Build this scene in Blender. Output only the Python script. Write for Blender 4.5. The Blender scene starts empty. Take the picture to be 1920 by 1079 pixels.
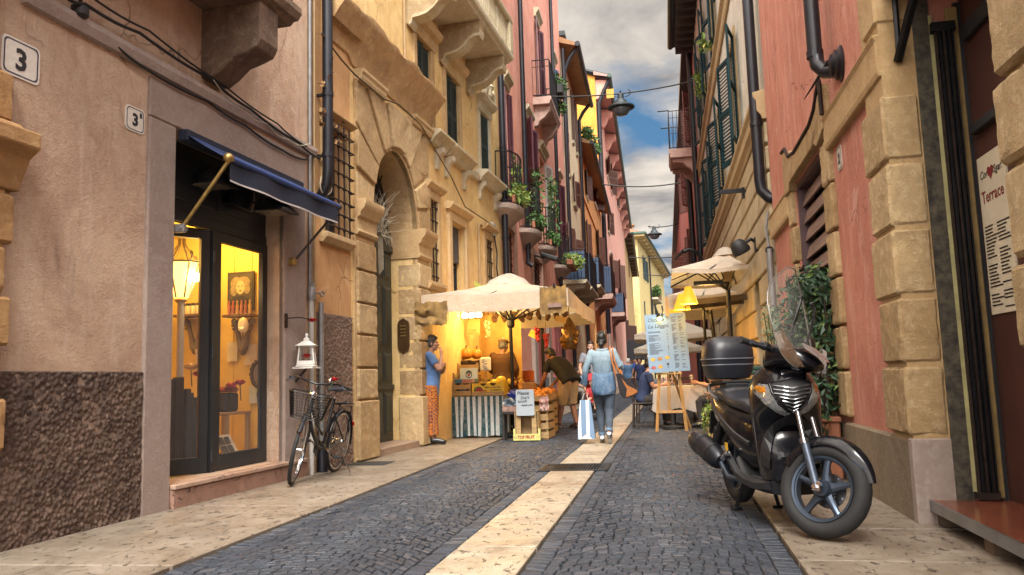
import bpy,bmesh,math,random
from mathutils import Vector,Matrix,noise
RAD=math.radians;PI=math.pi
random.seed(11)
sc=bpy.context.scene
col=sc.collection
V=Vector
FPX=1480.0;ROLL=.031;PITCH=RAD(6.63);YAW=RAD(10.85);EYE=.97
fw=V((-math.sin(YAW)*math.cos(PITCH),math.cos(YAW)*math.cos(PITCH),math.sin(PITCH)))
_r0=V((math.cos(YAW),math.sin(YAW),0));_u0=_r0.cross(fw)
cr=math.cos(ROLL)*_r0-math.sin(ROLL)*_u0
cu=math.sin(ROLL)*_r0+math.cos(ROLL)*_u0
EYEP=V((0,0,EYE))
cd=bpy.data.cameras.new('camera');cam=bpy.data.objects.new('camera',cd);col.objects.link(cam)
cd.sensor_width=36;cd.lens=FPX/1920*36;cd.clip_start=.05;cd.clip_end=3000
m3=Matrix((cr,cu,-fw)).transposed();cam.matrix_world=Matrix.Translation(EYEP)@m3.to_4x4()
sc.camera=cam
def ray(px,py):return fw*FPX+cr*(px-960)+cu*(539.5-py)
def gnd(px,py,z=0):
 d=ray(px,py);return EYEP+d*((z-EYE)/d.z)
def onX(px,py,X):
 d=ray(px,py);return EYEP+d*(X/d.x)
def onY(px,py,Y):
 d=ray(px,py);return EYEP+d*(Y/d.y)
class Fac:
 def __init__(s,A,B):
  s.A=V((A[0],A[1],0));B=V((B[0],B[1],0));s.u=(B-s.A).normalized()
  n=V((s.u.y,-s.u.x,0))
  if n.dot(V((-1,8,0))-s.A)<0:n=-n
  s.n=n
 def P(s,u,o,z):return s.A+s.u*u+s.n*o+V((0,0,z))
 def uz(s,px,py,o=0):
  d=ray(px,py);t=(s.A.dot(s.n)+o-EYEP.dot(s.n))/d.dot(s.n)
  p=EYEP+d*t;return(p-s.A).dot(s.u),p.z
 def rect(s,x0,y0,x1,y1,o=0):
  a=s.uz(x0,y0,o);b=s.uz(x1,y1,o)
  return min(a[0],b[0]),max(a[0],b[0]),min(a[1],b[1]),max(a[1],b[1])
MATS={}
def lin(c):
 if isinstance(c,str):
  c=c.lstrip('#');c=[int(c[i:i+2],16)/255 for i in(0,2,4)]
  return tuple((x/12.92 if x<=.04045 else((x+.055)/1.055)**2.4)for x in c)
 return tuple(c)
def nodes(name):
 m=bpy.data.materials.new(name);m.use_nodes=True
 nt=m.node_tree;b=nt.nodes['Principled BSDF'];return m,nt,b
def N(nt,t,**k):
 n=nt.nodes.new(t)
 for a,v in k.items():
  if a in n.inputs.keys()if isinstance(a,str)else False:n.inputs[a].default_value=v
  else:setattr(n,a,v)
 return n
def mixc(nt,fac,a,b,mode='MIX'):
 n=nt.nodes.new('ShaderNodeMix');n.data_type='RGBA';n.blend_type=mode
 for s,v in((n.inputs[0],fac),(n.inputs[6],a),(n.inputs[7],b)):
  if hasattr(v,'is_output'):nt.links.new(v,s)
  elif isinstance(v,(int,float)):s.default_value=v
  else:s.default_value=(*v[:3],1)
 return n.outputs[2]
def noise_tex(nt,scale,detail=4,rough=.6,vec=None,stretch=None,dist=0):
 tc=nt.nodes.new('ShaderNodeTexCoord');v=tc.outputs['Object']
 if stretch:
  mp=nt.nodes.new('ShaderNodeMapping');mp.inputs['Scale'].default_value=stretch
  nt.links.new(v,mp.inputs[0]);v=mp.outputs[0]
 n=nt.nodes.new('ShaderNodeTexNoise');n.inputs['Scale'].default_value=scale
 n.inputs['Detail'].default_value=detail;n.inputs['Roughness'].default_value=rough
 n.inputs['Distortion'].default_value=dist
 nt.links.new(v,n.inputs['Vector']);return n.outputs['Fac']
def ramp(nt,fac,a,b,ca=(0,0,0),cb=(1,1,1)):
 r=nt.nodes.new('ShaderNodeValToRGB');e=r.color_ramp.elements
 e[0].position=a;e[1].position=b;e[0].color=(*ca,1);e[1].color=(*cb,1)
 nt.links.new(fac,r.inputs[0]);return r.outputs[0]
def bump(nt,b,h,dist,strength=1.0,prev=None):
 n=nt.nodes.new('ShaderNodeBump');n.inputs['Distance'].default_value=dist;n.inputs['Strength'].default_value=strength
 nt.links.new(h,n.inputs['Height'])
 if prev is not None:nt.links.new(prev,n.inputs['Normal'])
 nt.links.new(n.outputs[0],b.inputs['Normal']);return n.outputs[0]
def mat(name,c,rough=.7,metal=0,var=.25,scale=6,bmp=0,bscale=60,c2=None,spec=.5,coat=0,stretch=None):
 """plain surface with uneven tone and an optional fine grain"""
 if name in MATS:return MATS[name]
 m,nt,b=nodes(name);c=lin(c)
 if c2 is None:c2=tuple(x*(1-var)for x in c)
 else:c2=lin(c2)
 f=ramp(nt,noise_tex(nt,scale,5,.65,stretch=stretch),.35,.68)
 nt.links.new(mixc(nt,f,c2,c),b.inputs['Base Color'])
 b.inputs['Roughness'].default_value=rough;b.inputs['Metallic'].default_value=metal
 b.inputs['Specular IOR Level'].default_value=spec;b.inputs['Coat Weight'].default_value=coat
 if bmp:bump(nt,b,noise_tex(nt,bscale,4,.7),bmp)
 MATS[name]=m;return m
def plaster(name,c,dark,light,streak=.5,grime=.5,bmp=.006,gz=None,patch=None):
 """old lime render: blotches, vertical weather streaks, pits, a grimy foot"""
 m,nt,b=nodes(name);c,dark,light=lin(c),lin(dark),lin(light)
 a=mixc(nt,ramp(nt,noise_tex(nt,1.1,9,.72,dist=.8),.40,.60),dark,c)
 s=ramp(nt,noise_tex(nt,2.2,8,.74,stretch=(2.6,2.6,.5),dist=.25),.50,.76)
 s2=mixc(nt,1.0,s,(streak,)*3,'MULTIPLY')
 a=mixc(nt,s2,a,light)
 d=ramp(nt,noise_tex(nt,2.6,10,.78,stretch=(1.8,1.8,.55),dist=1.4),.54,.74)
 d2=mixc(nt,1.0,d,(grime,)*3,'MULTIPLY')
 a=mixc(nt,d2,a,tuple(x*.38 for x in dark))
 a=mixc(nt,ramp(nt,noise_tex(nt,26,5,.8),.3,.75),tuple(x for x in a)if isinstance(a,tuple)else a,mixc(nt,.28,a,light))
 pm=ramp(nt,noise_tex(nt,.75,7,.62,dist=1.0),.635,.655);a=mixc(nt,pm,a,mixc(nt,.45,a,light))
 tc=nt.nodes.new('ShaderNodeTexCoord');vo=nt.nodes.new('ShaderNodeTexVoronoi');vo.feature='DISTANCE_TO_EDGE';vo.inputs['Scale'].default_value=.8
 nz_=nt.nodes.new('ShaderNodeTexNoise');nz_.inputs['Scale'].default_value=2.5;nz_.inputs['Detail'].default_value=6;nt.links.new(tc.outputs['Object'],nz_.inputs['Vector'])
 nt.links.new(mixc(nt,.35,tc.outputs['Object'],nz_.outputs['Color'],'ADD'),vo.inputs['Vector'])
 ck=mixc(nt,1.0,ramp(nt,vo.outputs['Distance'],.0,.006,(1,1,1),(0,0,0)),ramp(nt,noise_tex(nt,.9,4,.6),.52,.6),'MULTIPLY');a=mixc(nt,ck,a,tuple(x*.35 for x in dark))
 if patch:
  pm=ramp(nt,noise_tex(nt,.8,10,.7,dist=1.5),.6,.63)
  a=mixc(nt,pm,a,lin(patch))
 nt.links.new(a,b.inputs['Base Color']);b.inputs['Roughness'].default_value=.92
 b.inputs['Specular IOR Level'].default_value=.2
 p=bump(nt,b,noise_tex(nt,8,9,.72),bmp*3,.8);bump(nt,b,noise_tex(nt,60,4,.8),bmp*1.3,.8,p)
 MATS[name]=m;return m
def stone(name,c,dark,light,bmp=.02,bs=14,pit=.5):
 """rough cut limestone"""
 m,nt,b=nodes(name);c,dark,light=lin(c),lin(dark),lin(light)
 a=mixc(nt,ramp(nt,noise_tex(nt,2.3,9,.7,dist=.8),.38,.62),dark,c)
 a=mixc(nt,ramp(nt,noise_tex(nt,bs,6,.8),.5,.72),a,light)
 d=mixc(nt,1.0,ramp(nt,noise_tex(nt,bs*2.1,5,.7),.62,.74),(pit,)*3,'MULTIPLY')
 a=mixc(nt,d,a,tuple(x*.3 for x in dark))
 oi=nt.nodes.new('ShaderNodeObjectInfo');a=mixc(nt,oi.outputs['Random'],mixc(nt,.45,a,dark),mixc(nt,.32,a,light))
 nt.links.new(a,b.inputs['Base Color']);b.inputs['Roughness'].default_value=.9;b.inputs['Specular IOR Level'].default_value=.25
 p=bump(nt,b,noise_tex(nt,bs,7,.78),bmp,.9);bump(nt,b,noise_tex(nt,bs*4,5,.8),bmp*.4,.8,p)
 MATS[name]=m;return m
def glow(name,c,s):
 if name in MATS:return MATS[name]
 m,nt,b=nodes(name);c=lin(c)
 b.inputs['Base Color'].default_value=(*c,1);b.inputs['Emission Color'].default_value=(*c,1);b.inputs['Emission Strength'].default_value=s
 MATS[name]=m;return m
def glass(name,c=(1,1,1),rough=.02,alpha=.25):
 """a thin pane: partly see-through, with a sheen"""
 if name in MATS:return MATS[name]
 m,nt,b=nodes(name);b.inputs['Base Color'].default_value=(*lin(c),1);b.inputs['Roughness'].default_value=rough
 b.inputs['Alpha'].default_value=alpha;b.inputs['Specular IOR Level'].default_value=.8
 MATS[name]=m;return m
class MB:
 def __init__(s):s.v=[];s.f=[];s.m=[];s.k=0
 def add(s,vs,fs,k=None):
  n=len(s.v);s.v+=[V(p)for p in vs];s.f+=[tuple(n+i for i in f)for f in fs];s.m+=[s.k if k is None else k]*len(fs);return s
 def quad(s,a,b,c,d,k=None):return s.add([a,b,c,d],[(0,1,2,3)],k)
 def hexa(s,p,k=None):
  return s.add(p,[(0,3,2,1),(4,5,6,7),(0,1,5,4),(1,2,6,5),(2,3,7,6),(3,0,4,7)],k)
 def box(s,c,d,rot=None,k=None):
  c=V(c);x,y,z=d[0]/2,d[1]/2,d[2]/2
  P=[V(q)for q in((-x,-y,-z),(x,-y,-z),(x,y,-z),(-x,y,-z),(-x,-y,z),(x,-y,z),(x,y,z),(-x,y,z))]
  if rot is not None:
   if not isinstance(rot,Matrix):rot=Matrix.Rotation(rot,3,'Z')
   P=[rot@q for q in P]
  return s.hexa([c+q for q in P],k)
 def fbox(s,F,u0,u1,o0,o1,z0,z1,k=None):
  return s.hexa([F.P(u,o,z)for z in(z0,z1)for u,o in((u0,o0),(u1,o0),(u1,o1),(u0,o1))],k)
 def prism(s,poly,fn,d0,d1,k=None):
  n=len(poly);P=[fn(a,b,d0)for a,b in poly]+[fn(a,b,d1)for a,b in poly]
  return s.add(P,[tuple(range(n-1,-1,-1)),tuple(range(n,2*n))]+[(i,(i+1)%n,n+(i+1)%n,n+i)for i in range(n)],k)
 def rings(s,R,cap=True,closed=True,loop=False,k=None):
  n=len(R[0]);P=[p for r in R for p in r];fs=[];m=len(R)
  for j in range(m if loop else m-1):
   for i in range(n if closed else n-1):
    a,b=j*n+i,j*n+(i+1)%n;q=(j+1)%m
    fs.append((a,b,q*n+(i+1)%n,q*n+i))
  if cap and not loop and closed:fs+=[tuple(range(n-1,-1,-1)),tuple((m-1)*n+i for i in range(n))]
  return s.add(P,fs,k)
 def tube(s,pts,r,n=8,cap=True,loop=False,k=None,flat=1.0):
  pts=[V(p)for p in pts];m=len(pts);R=[];prev=None
  for i,p in enumerate(pts):
   if loop:t=pts[(i+1)%m]-pts[i-1]
   else:t=pts[min(i+1,m-1)]-pts[max(i-1,0)]
   t.normalize()
   if prev is None:
    a=V((0,0,1))if abs(t.z)<.9 else V((1,0,0));x=t.cross(a).normalized()
   else:
    x=prev-t*prev.dot(t)
    x=x.normalized()if x.length>1e-6 else t.orthogonal().normalized()
   prev=x;y=t.cross(x);rr=r[i]if isinstance(r,(list,tuple))else r
   R.append([p+x*math.cos(a)*rr+y*math.sin(a)*rr*flat for a in[2*PI*j/n for j in range(n)]])
  return s.rings(R,cap,True,loop,k)
 def lathe(s,prof,c=(0,0,0),n=16,axis=None,k=None,cap=True):
  c=V(c);M=Matrix.Identity(3)
  if axis is not None:M=V((0,0,1)).rotation_difference(V(axis)).to_matrix()
  R=[[c+M@V((math.cos(2*PI*i/n)*r,math.sin(2*PI*i/n)*r,h))for i in range(n)]for r,h in prof]
  return s.rings(R,cap,k=k)
 def ell(s,c,r,n=12,m=8,rot=None,k=None):
  if isinstance(r,(int,float)):r=(r,r,r)
  c=V(c);R=[]
  for j in range(m+1):
   t=PI*j/m;t=min(max(t,.04),PI-.04)
   R.append([V((r[0]*math.sin(t)*math.cos(2*PI*i/n),r[1]*math.sin(t)*math.sin(2*PI*i/n),-r[2]*math.cos(t)))for i in range(n)])
  if rot is not None:R=[[rot@p for p in q]for q in R]
  return s.rings([[c+p for p in q]for q in R],k=k)
 def jitter(s,a):
  for p in s.v:p+=V((random.uniform(-a,a),random.uniform(-a,a),random.uniform(-a,a)))
  return s
 def build(s,name,mats,parent=None,smooth=None,bev=0,seg=1):
  me=bpy.data.meshes.new(name);off=root_loc(parent)
  me.from_pydata([p-off for p in s.v],[],s.f)
  for q in(mats if isinstance(mats,(list,tuple))else[mats]):me.materials.append(q)
  me.polygons.foreach_set('material_index',s.m)
  bm=bmesh.new();bm.from_mesh(me)
  bmesh.ops.recalc_face_normals(bm,faces=bm.faces)
  if bev:
   es=[e for e in bm.edges if len(e.link_faces)==2 and e.calc_face_angle(0)>.6]
   bmesh.ops.bevel(bm,geom=es,offset=bev,segments=seg,affect='EDGES',clamp_overlap=True)
  bm.to_mesh(me);bm.free()
  if smooth:
   for p in me.polygons:p.use_smooth=True
   me.set_sharp_from_angle(angle=RAD(smooth))
  o=bpy.data.objects.new(name,me);col.objects.link(o)
  if parent:o.parent=parent
  return o
def rough(o,st=.028,amp=.0065,fr=22):
 """weather a stone block: subdivide its faces and wear them unevenly"""
 me=o.data;off=root_loc(o.parent)if o.parent else V((0,0,0));bm=bmesh.new();bm.from_mesh(me)
 for _ in range(6):
  es=[e for e in bm.edges if e.calc_length()>st*1.5]
  if not es or len(bm.verts)>7000:break
  bmesh.ops.subdivide_edges(bm,edges=es,cuts=1,use_grid_fill=True)
 bm.normal_update()
 for v in bm.verts:
  p=v.co+off;h=noise.noise(p*fr)*.6+noise.noise(p*fr*2.6)*.5-max(0,noise.noise(p*fr*.45+V((9,3,1)))-.22)*2.4
  v.co+=v.normal*amp*h
 bm.to_mesh(me);bm.free()
 for p in me.polygons:p.use_smooth=True
 me.set_sharp_from_angle(angle=RAD(38));return o
def root_loc(o):
 v=V((0,0,0))
 while o is not None:v=v+o.location;o=o.parent
 return v
def tag(o,label,cat,group=None,kind=None):
 if label:o['label']=label
 if cat:o['category']=cat
 if group:o['group']=group
 if kind:o['kind']=kind
 return o
def thing(name,label,cat,loc=(0,0,0),group=None):
 o=bpy.data.objects.new(name,None);o.empty_display_size=.2;col.objects.link(o);o.location=V(loc)
 return tag(o,label,cat,group)
def struct(o):o['kind']='structure';return o
def stuff(o):o['kind']='stuff';return o
def kids(o):return[c for c in bpy.data.objects if c.parent is o]
def dup(o,loc=None,rz=None,label=None,parent=None,scale=None):
 c=o.copy();col.objects.link(c)
 if parent:c.parent=parent
 for ch in kids(o):dup(ch,parent=c)
 if loc is not None:c.location=V(loc)
 if rz is not None:c.rotation_euler=(0,0,rz)
 if label:c['label']=label
 if scale:c.scale=(scale,)*3 if isinstance(scale,(int,float))else scale
 return c
def place(o,loc,rz=0,rx=0,ry=0,s=1):
 o.location=V(loc);o.rotation_euler=(rx,ry,rz);o.scale=(s,s,s);return o
def text(name,body,size,m,parent,org,xdir,zdir,align='LEFT',ext=.0015,shear=0,sx=1.0,bold=0,lines=1.0):
 """flat lettering; org = start of the base line, in world (or prototype) space"""
 cv=bpy.data.curves.new(name,'FONT');cv.body=body;cv.size=size;cv.align_x=align;cv.extrude=ext;cv.shear=shear;cv.offset=bold;cv.space_line=lines
 cv.resolution_u=2
 t=bpy.data.objects.new(name,cv);col.objects.link(t)
 dg=bpy.context.evaluated_depsgraph_get();me=bpy.data.meshes.new_from_object(t.evaluated_get(dg))
 bpy.data.objects.remove(t);bpy.data.curves.remove(cv)
 x=V(xdir).normalized();z=V(zdir).normalized();y=x.cross(z)
 off=V(org)-root_loc(parent)
 for v in me.vertices:v.co=off+x*v.co.x*sx+z*v.co.y-y*(-v.co.z)
 me.materials.clear();me.materials.append(m)
 o=bpy.data.objects.new(name,me);col.objects.link(o)
 if parent:o.parent=parent
 return o
def wall(mb,F,u0,u1,z0,z1,holes=(),dep=.25,o=0,back=4.0,reveal_k=None):
 us=sorted({u0,u1,*[h[0]for h in holes],*[h[1]for h in holes]});zs=sorted({z0,z1,*[h[2]for h in holes],*[h[3]for h in holes]})
 us=[u for u in us if u0<=u<=u1];zs=[z for z in zs if z0<=z<=z1]
 def sub(l,st):
  r=[]
  for a,b in zip(l,l[1:]):
   n=max(1,int((b-a)/st));r+=[a+(b-a)*i/n for i in range(n)]
  return r+[l[-1]]
 us,zs=sub(us,6.),sub(zs,6.)
 for a,b in zip(us,us[1:]):
  for c,d in zip(zs,zs[1:]):
   mu,mz=(a+b)/2,(c+d)/2
   if any(h[0]<mu<h[1]and h[2]<mz<h[3]for h in holes):continue
   mb.quad(F.P(a,o,c),F.P(b,o,c),F.P(b,o,d),F.P(a,o,d))
 for h in holes:
  a,b,c,d=h[:4];e=o-(h[4]if len(h)>4 else dep)
  for q in(((a,c),(b,c)),((b,c),(b,d)),((b,d),(a,d)),((a,d),(a,c))):
   (p0,q0),(p1,q1)=q
   mb.quad(F.P(p0,o,q0),F.P(p1,o,q1),F.P(p1,e,q1),F.P(p0,e,q0),reveal_k)
 if back:
  B=o-back
  mb.quad(F.P(u0,o,z0),F.P(u0,B,z0),F.P(u0,B,z1),F.P(u0,o,z1))
  mb.quad(F.P(u1,o,z0),F.P(u1,B,z0),F.P(u1,B,z1),F.P(u1,o,z1))
  mb.quad(F.P(u0,o,z1),F.P(u1,o,z1),F.P(u1,B,z1),F.P(u0,B,z1))
  mb.quad(F.P(u0,B,z0),F.P(u1,B,z0),F.P(u1,B,z1),F.P(u0,B,z1))
 return mb
def shutter_mb(F,hu,ang,w,z0,z1,side,o=.03,th=.035,pitch=.055):
 """louvred leaf hinged at u=hu; ang 0 = flat open against the wall, 90 = straight out; side +1 opens away along +u"""
 mb=MB();d=F.u*side*math.cos(ang)+F.n*math.sin(ang);nn=d.cross(V((0,0,1)))
 b=F.P(hu,o,0)
 def P(a,t,z):return b+d*a+nn*t+V((0,0,z))
 def bx(a0,a1,t0,t1,c0,c1):mb.hexa([P(a,t,z)for z in(c0,c1)for a,t in((a0,t0),(a1,t0),(a1,t1),(a0,t1))])
 s=.055;h=th/2
 bx(0,s,-h,h,z0,z1);bx(w-s,w,-h,h,z0,z1);zm=(z0+z1)/2
 for c0,c1 in((z0,z0+.07),(zm-.035,zm+.035),(z1-.07,z1)):bx(s,w-s,-h,h,c0,c1)
 for c0,c1 in((z0+.07,zm-.035),(zm+.035,z1-.07)):
  n=max(2,int((c1-c0)/pitch))
  for i in range(n):
   z=c0+(c1-c0)*(i+.5)/n;e=(c1-c0)/n
   mb.hexa([P(a,t,z+q)for(t0,q0,t1,q1)in((-h*.8,-e*.5,h*.8,e*.25),)for(a,t,q)in((s,t0,q0),(w-s,t0,q0),(w-s,t1,q1),(s,t1,q1),(s,t0,q0+.012),(w-s,t0,q0+.012),(w-s,t1,q1+.012),(s,t1,q1+.012))])
 return mb
def panel_shutter_mb(F,hu,ang,w,z0,z1,side,o=.03,th=.04):
 mb=MB();d=F.u*side*math.cos(ang)+F.n*math.sin(ang);nn=d.cross(V((0,0,1)));b=F.P(hu,o,0)
 def bx(a0,a1,t0,t1,c0,c1):mb.hexa([b+d*a+nn*t+V((0,0,z))for z in(c0,c1)for a,t in((a0,t0),(a1,t0),(a1,t1),(a0,t1))])
 bx(0,w,-th*.35,th*.35,z0,z1)
 n=4
 for i in range(n):bx(w*i/n+.004,w*(i+1)/n-.004,-th*.5,th*.5,z0,z1)
 for c in(.15,.5,.85):
  z=z0+(z1-z0)*c;bx(0,w,-th*.75,th*.75,z-.035,z+.035)
 return mb
w=bpy.data.worlds.new('World');sc.world=w;w.use_nodes=True;nt=w.node_tree
bg=nt.nodes['Background'];bg.inputs['Strength'].default_value=.09
SUN_EL,SUN_AZ=RAD(50),RAD(172)
sky=nt.nodes.new('ShaderNodeTexSky');sky.sky_type='NISHITA';sky.sun_disc=False
sky.sun_elevation=SUN_EL;sky.sun_rotation=SUN_AZ;sky.air_density=1.2;sky.dust_density=1.0
tc=nt.nodes.new('ShaderNodeTexCoord')
def vm(op,a,b=None):
 n=nt.nodes.new('ShaderNodeVectorMath');n.operation=op
 for i,q in enumerate((a,b)):
  if q is None:continue
  if hasattr(q,'is_output'):nt.links.new(q,n.inputs[i])
  else:n.inputs[i].default_value=q
 return n
def mt(op,a,b=None,clamp=False):
 n=nt.nodes.new('ShaderNodeMath');n.operation=op;n.use_clamp=clamp
 for i,q in enumerate((a,b)):
  if q is None:continue
  if hasattr(q,'is_output'):nt.links.new(q,n.inputs[i])
  else:n.inputs[i].default_value=q
 return n.outputs[0]
d=vm('NORMALIZE',tc.outputs['Generated']).outputs[0]
sp=nt.nodes.new('ShaderNodeSeparateXYZ');nt.links.new(d,sp.inputs[0])
den=mt('ADD',mt('MAXIMUM',sp.outputs[2],0.0),.16)
cx,cy=mt('DIVIDE',sp.outputs[0],den),mt('DIVIDE',sp.outputs[1],den)
cb=nt.nodes.new('ShaderNodeCombineXYZ');nt.links.new(cx,cb.inputs[0]);nt.links.new(cy,cb.inputs[1])
def nz(scale,det,dist,off=(0,0,0)):
 n=nt.nodes.new('ShaderNodeTexNoise');n.inputs['Scale'].default_value=scale;n.inputs['Detail'].default_value=det
 n.inputs['Roughness'].default_value=.55;n.inputs['Distortion'].default_value=dist
 nt.links.new(vm('ADD',cb.outputs[0],off).outputs[0],n.inputs['Vector']);return n.outputs['Fac']
cover=ramp(nt,nz(1.15,6,.35,(5.3,1.2,0)),.375,.50)
tone=ramp(nt,nz(2.6,7,.5,(2.2,4.1,0)),.33,.70)
cloud=mixc(nt,tone,(.62,.62,.66),(2.75,2.45,2.1))
blue=mixc(nt,.65,mixc(nt,1.0,sky.outputs[0],(.18,.25,.34),'MULTIPLY'),(.20,.54,.88))
vis=mixc(nt,cover,blue,cloud)
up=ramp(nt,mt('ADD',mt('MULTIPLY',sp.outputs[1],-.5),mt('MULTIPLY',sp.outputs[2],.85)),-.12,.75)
br=mixc(nt,up,(1,1,1),(7.4,7.3,7.2))  # unseen sky overhead and behind the camera brightened to light the walls
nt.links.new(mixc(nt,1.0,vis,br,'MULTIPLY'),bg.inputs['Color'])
sl=bpy.data.lights.new('sun','SUN');so=bpy.data.objects.new('sun',sl);col.objects.link(so)
sl.energy=1.5;sl.angle=RAD(24);sl.color=(1,.965,.90)
sd=V((math.sin(SUN_AZ)*math.cos(SUN_EL),math.cos(SUN_AZ)*math.cos(SUN_EL),math.sin(SUN_EL)))
so.rotation_euler=(-sd).to_track_quat('-Z','Y').to_euler()
sc.view_settings.view_transform='Standard';sc.view_settings.look='None';sc.view_settings.exposure=2.2
KL,KR,SL,SR=-2.70,.60,-1.26,-.78
LF=Fac((-4.02,5.54),(-3.68,11.61))
LF3=Fac((-3.40,16.70),(-3.75,36.0))
RX=1.51
RF=Fac((RX,0.0),(RX,10.0))
def wallx(y):
 if y<16.7:return-4.02+(y-5.54)*.056
 return-3.40-(y-16.7)*.0181
mb=MB();mb.quad((-900,-900,-.05),(900,-900,-.05),(900,1500,-.05),(-900,1500,-.05))
struct(mb.build('ground',mat('ground_earth',(.07,.065,.06),.95,scale=.2)))
def sett_mat(name,c,c2,c3):
 m,nt,b=nodes(name)
 g=nt.nodes.new('ShaderNodeNewGeometry');rnd=g.outputs['Random Per Island']
 a=mixc(nt,rnd,lin(c2),lin(c));w_=ramp(nt,rnd,.86,.93)
 a=mixc(nt,w_,a,lin(c3))
 a=mixc(nt,ramp(nt,noise_tex(nt,.9,6,.7),.42,.7),a,mixc(nt,.6,a,(.014,.016,.021)))
 a=mixc(nt,ramp(nt,noise_tex(nt,40,4,.8),.5,.8),a,mixc(nt,.35,a,(.16,.18,.21)))
 nt.links.new(a,b.inputs['Base Color'])
 rr=ramp(nt,noise_tex(nt,3,5,.7),.3,.7,(.45,)*3,(.8,)*3);nt.links.new(rr,b.inputs['Roughness'])
 p=bump(nt,b,noise_tex(nt,30,5,.7),.006,.8);bump(nt,b,noise_tex(nt,160,3,.8),.0015,.6,p)
 return m
SETT=sett_mat('basalt_sett',(.028,.037,.053),(.013,.018,.027),(.055,.056,.066))
def course(mb,x0,x1,y0,y1,bow,sx=.068,sy=.066,phase=0.0):
 w_=x1-x0;y=y0;row=0
 while y<y1:
  k=1.0 if y<9 else(1.35 if y<16 else(1.8 if y<24 else 2.6))
  n=max(1,int(w_/(sx*k)));x=x0;ws=[random.uniform(.78,1.22)for _ in range(n)];s=sum(ws);acc=0
  for i,q in enumerate(ws):
   a,b_=acc/s,(acc+q)/s;acc+=q
   def bo(t):return bow*(1-(2*t-1)**2)+.02*math.sin(t*9+y*2.1)
   xa,xb=x0+a*w_,x0+b_*w_;h=random.uniform(-.0025,.003);g=random.uniform(.0018,.0036);h0=sy*k*random.uniform(.86,1.0)
   tx,ty=random.uniform(-.0025,.0025),random.uniform(-.0025,.0025)
   ya,yb=y+bo(a),y+bo(b_);e=random.uniform(-.003,.003)
   bt=[(xa+g,ya+g+e),(xb-g,yb+g+e),(xb-g,yb+h0-g+e),(xa+g,ya+h0-g+e)]
   bt=[(p+random.uniform(-.0035,.0035),q_+random.uniform(-.0035,.0035))for p,q_ in bt]
   cxm,cym=sum(p for p,_ in bt)/4,sum(q_ for _,q_ in bt)/4
   c=.86
   top=[(cxm+(p-cxm)*c,cym+(q_-cym)*c)for p,q_ in bt]
   z=[h+tx*(1 if j in(1,2)else-1)+ty*(1 if j>1 else-1)for j in range(4)]
   mb.add([(p,q_,-.03)for p,q_ in bt]+[(p,q_,z[j]-.0055)for j,(p,q_)in enumerate(bt)]+[(p,q_,z[j])for j,(p,q_)in enumerate(top)],[(0,1,5,4),(1,2,6,5),(2,3,7,6),(3,0,4,7),(4,5,9,8),(5,6,10,9),(6,7,11,10),(7,4,8,11),(8,9,10,11)])
  y+=sy*k;row+=1
mb=MB()
Y0,Y1=2.2,46.0
course(mb,KL+.11,SL-.12,Y0,Y1,.34);course(mb,SR+.12,KR-.12,Y0,Y1,.30)
for a,b_ in((KL+.005,KL+.11),(SL-.12,SL-.005),(SR+.005,SR+.12),(KR-.12,KR-.005)):course(mb,a,b_,Y0-.1,Y1,0,sx=.08,sy=.075)
struct(mb.build('road',SETT,smooth=38))
mb=MB()
for a,b_ in((KL,SL),(SR,KR)):mb.quad((a,-6,-.02),(b_,-6,-.02),(b_,46.2,-.02),(a,46.2,-.02))
mb.quad((-3.4,46.2,-.012),(1.4,46.2,-.012),(1.4,160,-.012),(-3.4,160,-.012))
struct(mb.build('road_bed',mat('joint_sand',(.032,.031,.031),.95,scale=20)))
def pebble_wall(F,u0,u1,z0,z1,o,amp,st,m,name,parent,seed=0):
 nu,nz2=int((u1-u0)/st),int((z1-z0)/st);R=[]
 for j in range(nz2+1):
  r=[]
  for i in range(nu+1):
   u,z=u0+(u1-u0)*i/nu,z0+(z1-z0)*j/nz2;q=V((u*24,z*24,seed));e=min(1,i/2,j/2,(nu-i)/2,(nz2-j)/2)
   dv=noise.voronoi(q*1.25)[0];h=.75-1.5*dv[0]+.55*(dv[1]-dv[0])+noise.noise(q*.35)*.5;r.append(F.P(u,o+amp*h*e-(.03 if e==0 else 0),z))
  R.append(r)
 mb=MB();mb.rings(R,False,False);return mb.build(name,m,parent,smooth=70)
def slab_mat(name,c,d,l,pit=.7):
 m,nt,b=nodes(name);c,d,l=lin(c),lin(d),lin(l)
 g=nt.nodes.new('ShaderNodeNewGeometry');rnd=g.outputs['Random Per Island']
 a=mixc(nt,rnd,c,mixc(nt,.6,c,d))
 a=mixc(nt,ramp(nt,noise_tex(nt,2.0,8,.72,dist=.7),.4,.7),a,l)
 a=mixc(nt,ramp(nt,noise_tex(nt,1.3,8,.74,dist=1),.52,.76),a,tuple(x*.62 for x in d))
 h=ramp(nt,noise_tex(nt,13,6,.75,stretch=(1.6,.8,1),dist=.5),.585,.65)
 k=mixc(nt,1.0,h,(pit,)*3,'MULTIPLY');a=mixc(nt,k,a,tuple(x*.32 for x in d))
 nt.links.new(a,b.inputs['Base Color']);b.inputs['Specular IOR Level'].default_value=.45
 rr=ramp(nt,noise_tex(nt,3,5,.7),.3,.7,(.34,)*3,(.7,)*3);nt.links.new(rr,b.inputs['Roughness'])
 n=nt.nodes.new('ShaderNodeInvert');nt.links.new(h,n.inputs['Color'])
 p=bump(nt,b,n.outputs[0],.010,1.0);bump(nt,b,noise_tex(nt,60,5,.8),.002,.7,p)
 return m
PAVE=slab_mat('pitted_limestone',(.17,.133,.097),(.105,.08,.056),(.25,.21,.165),.75)
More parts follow.
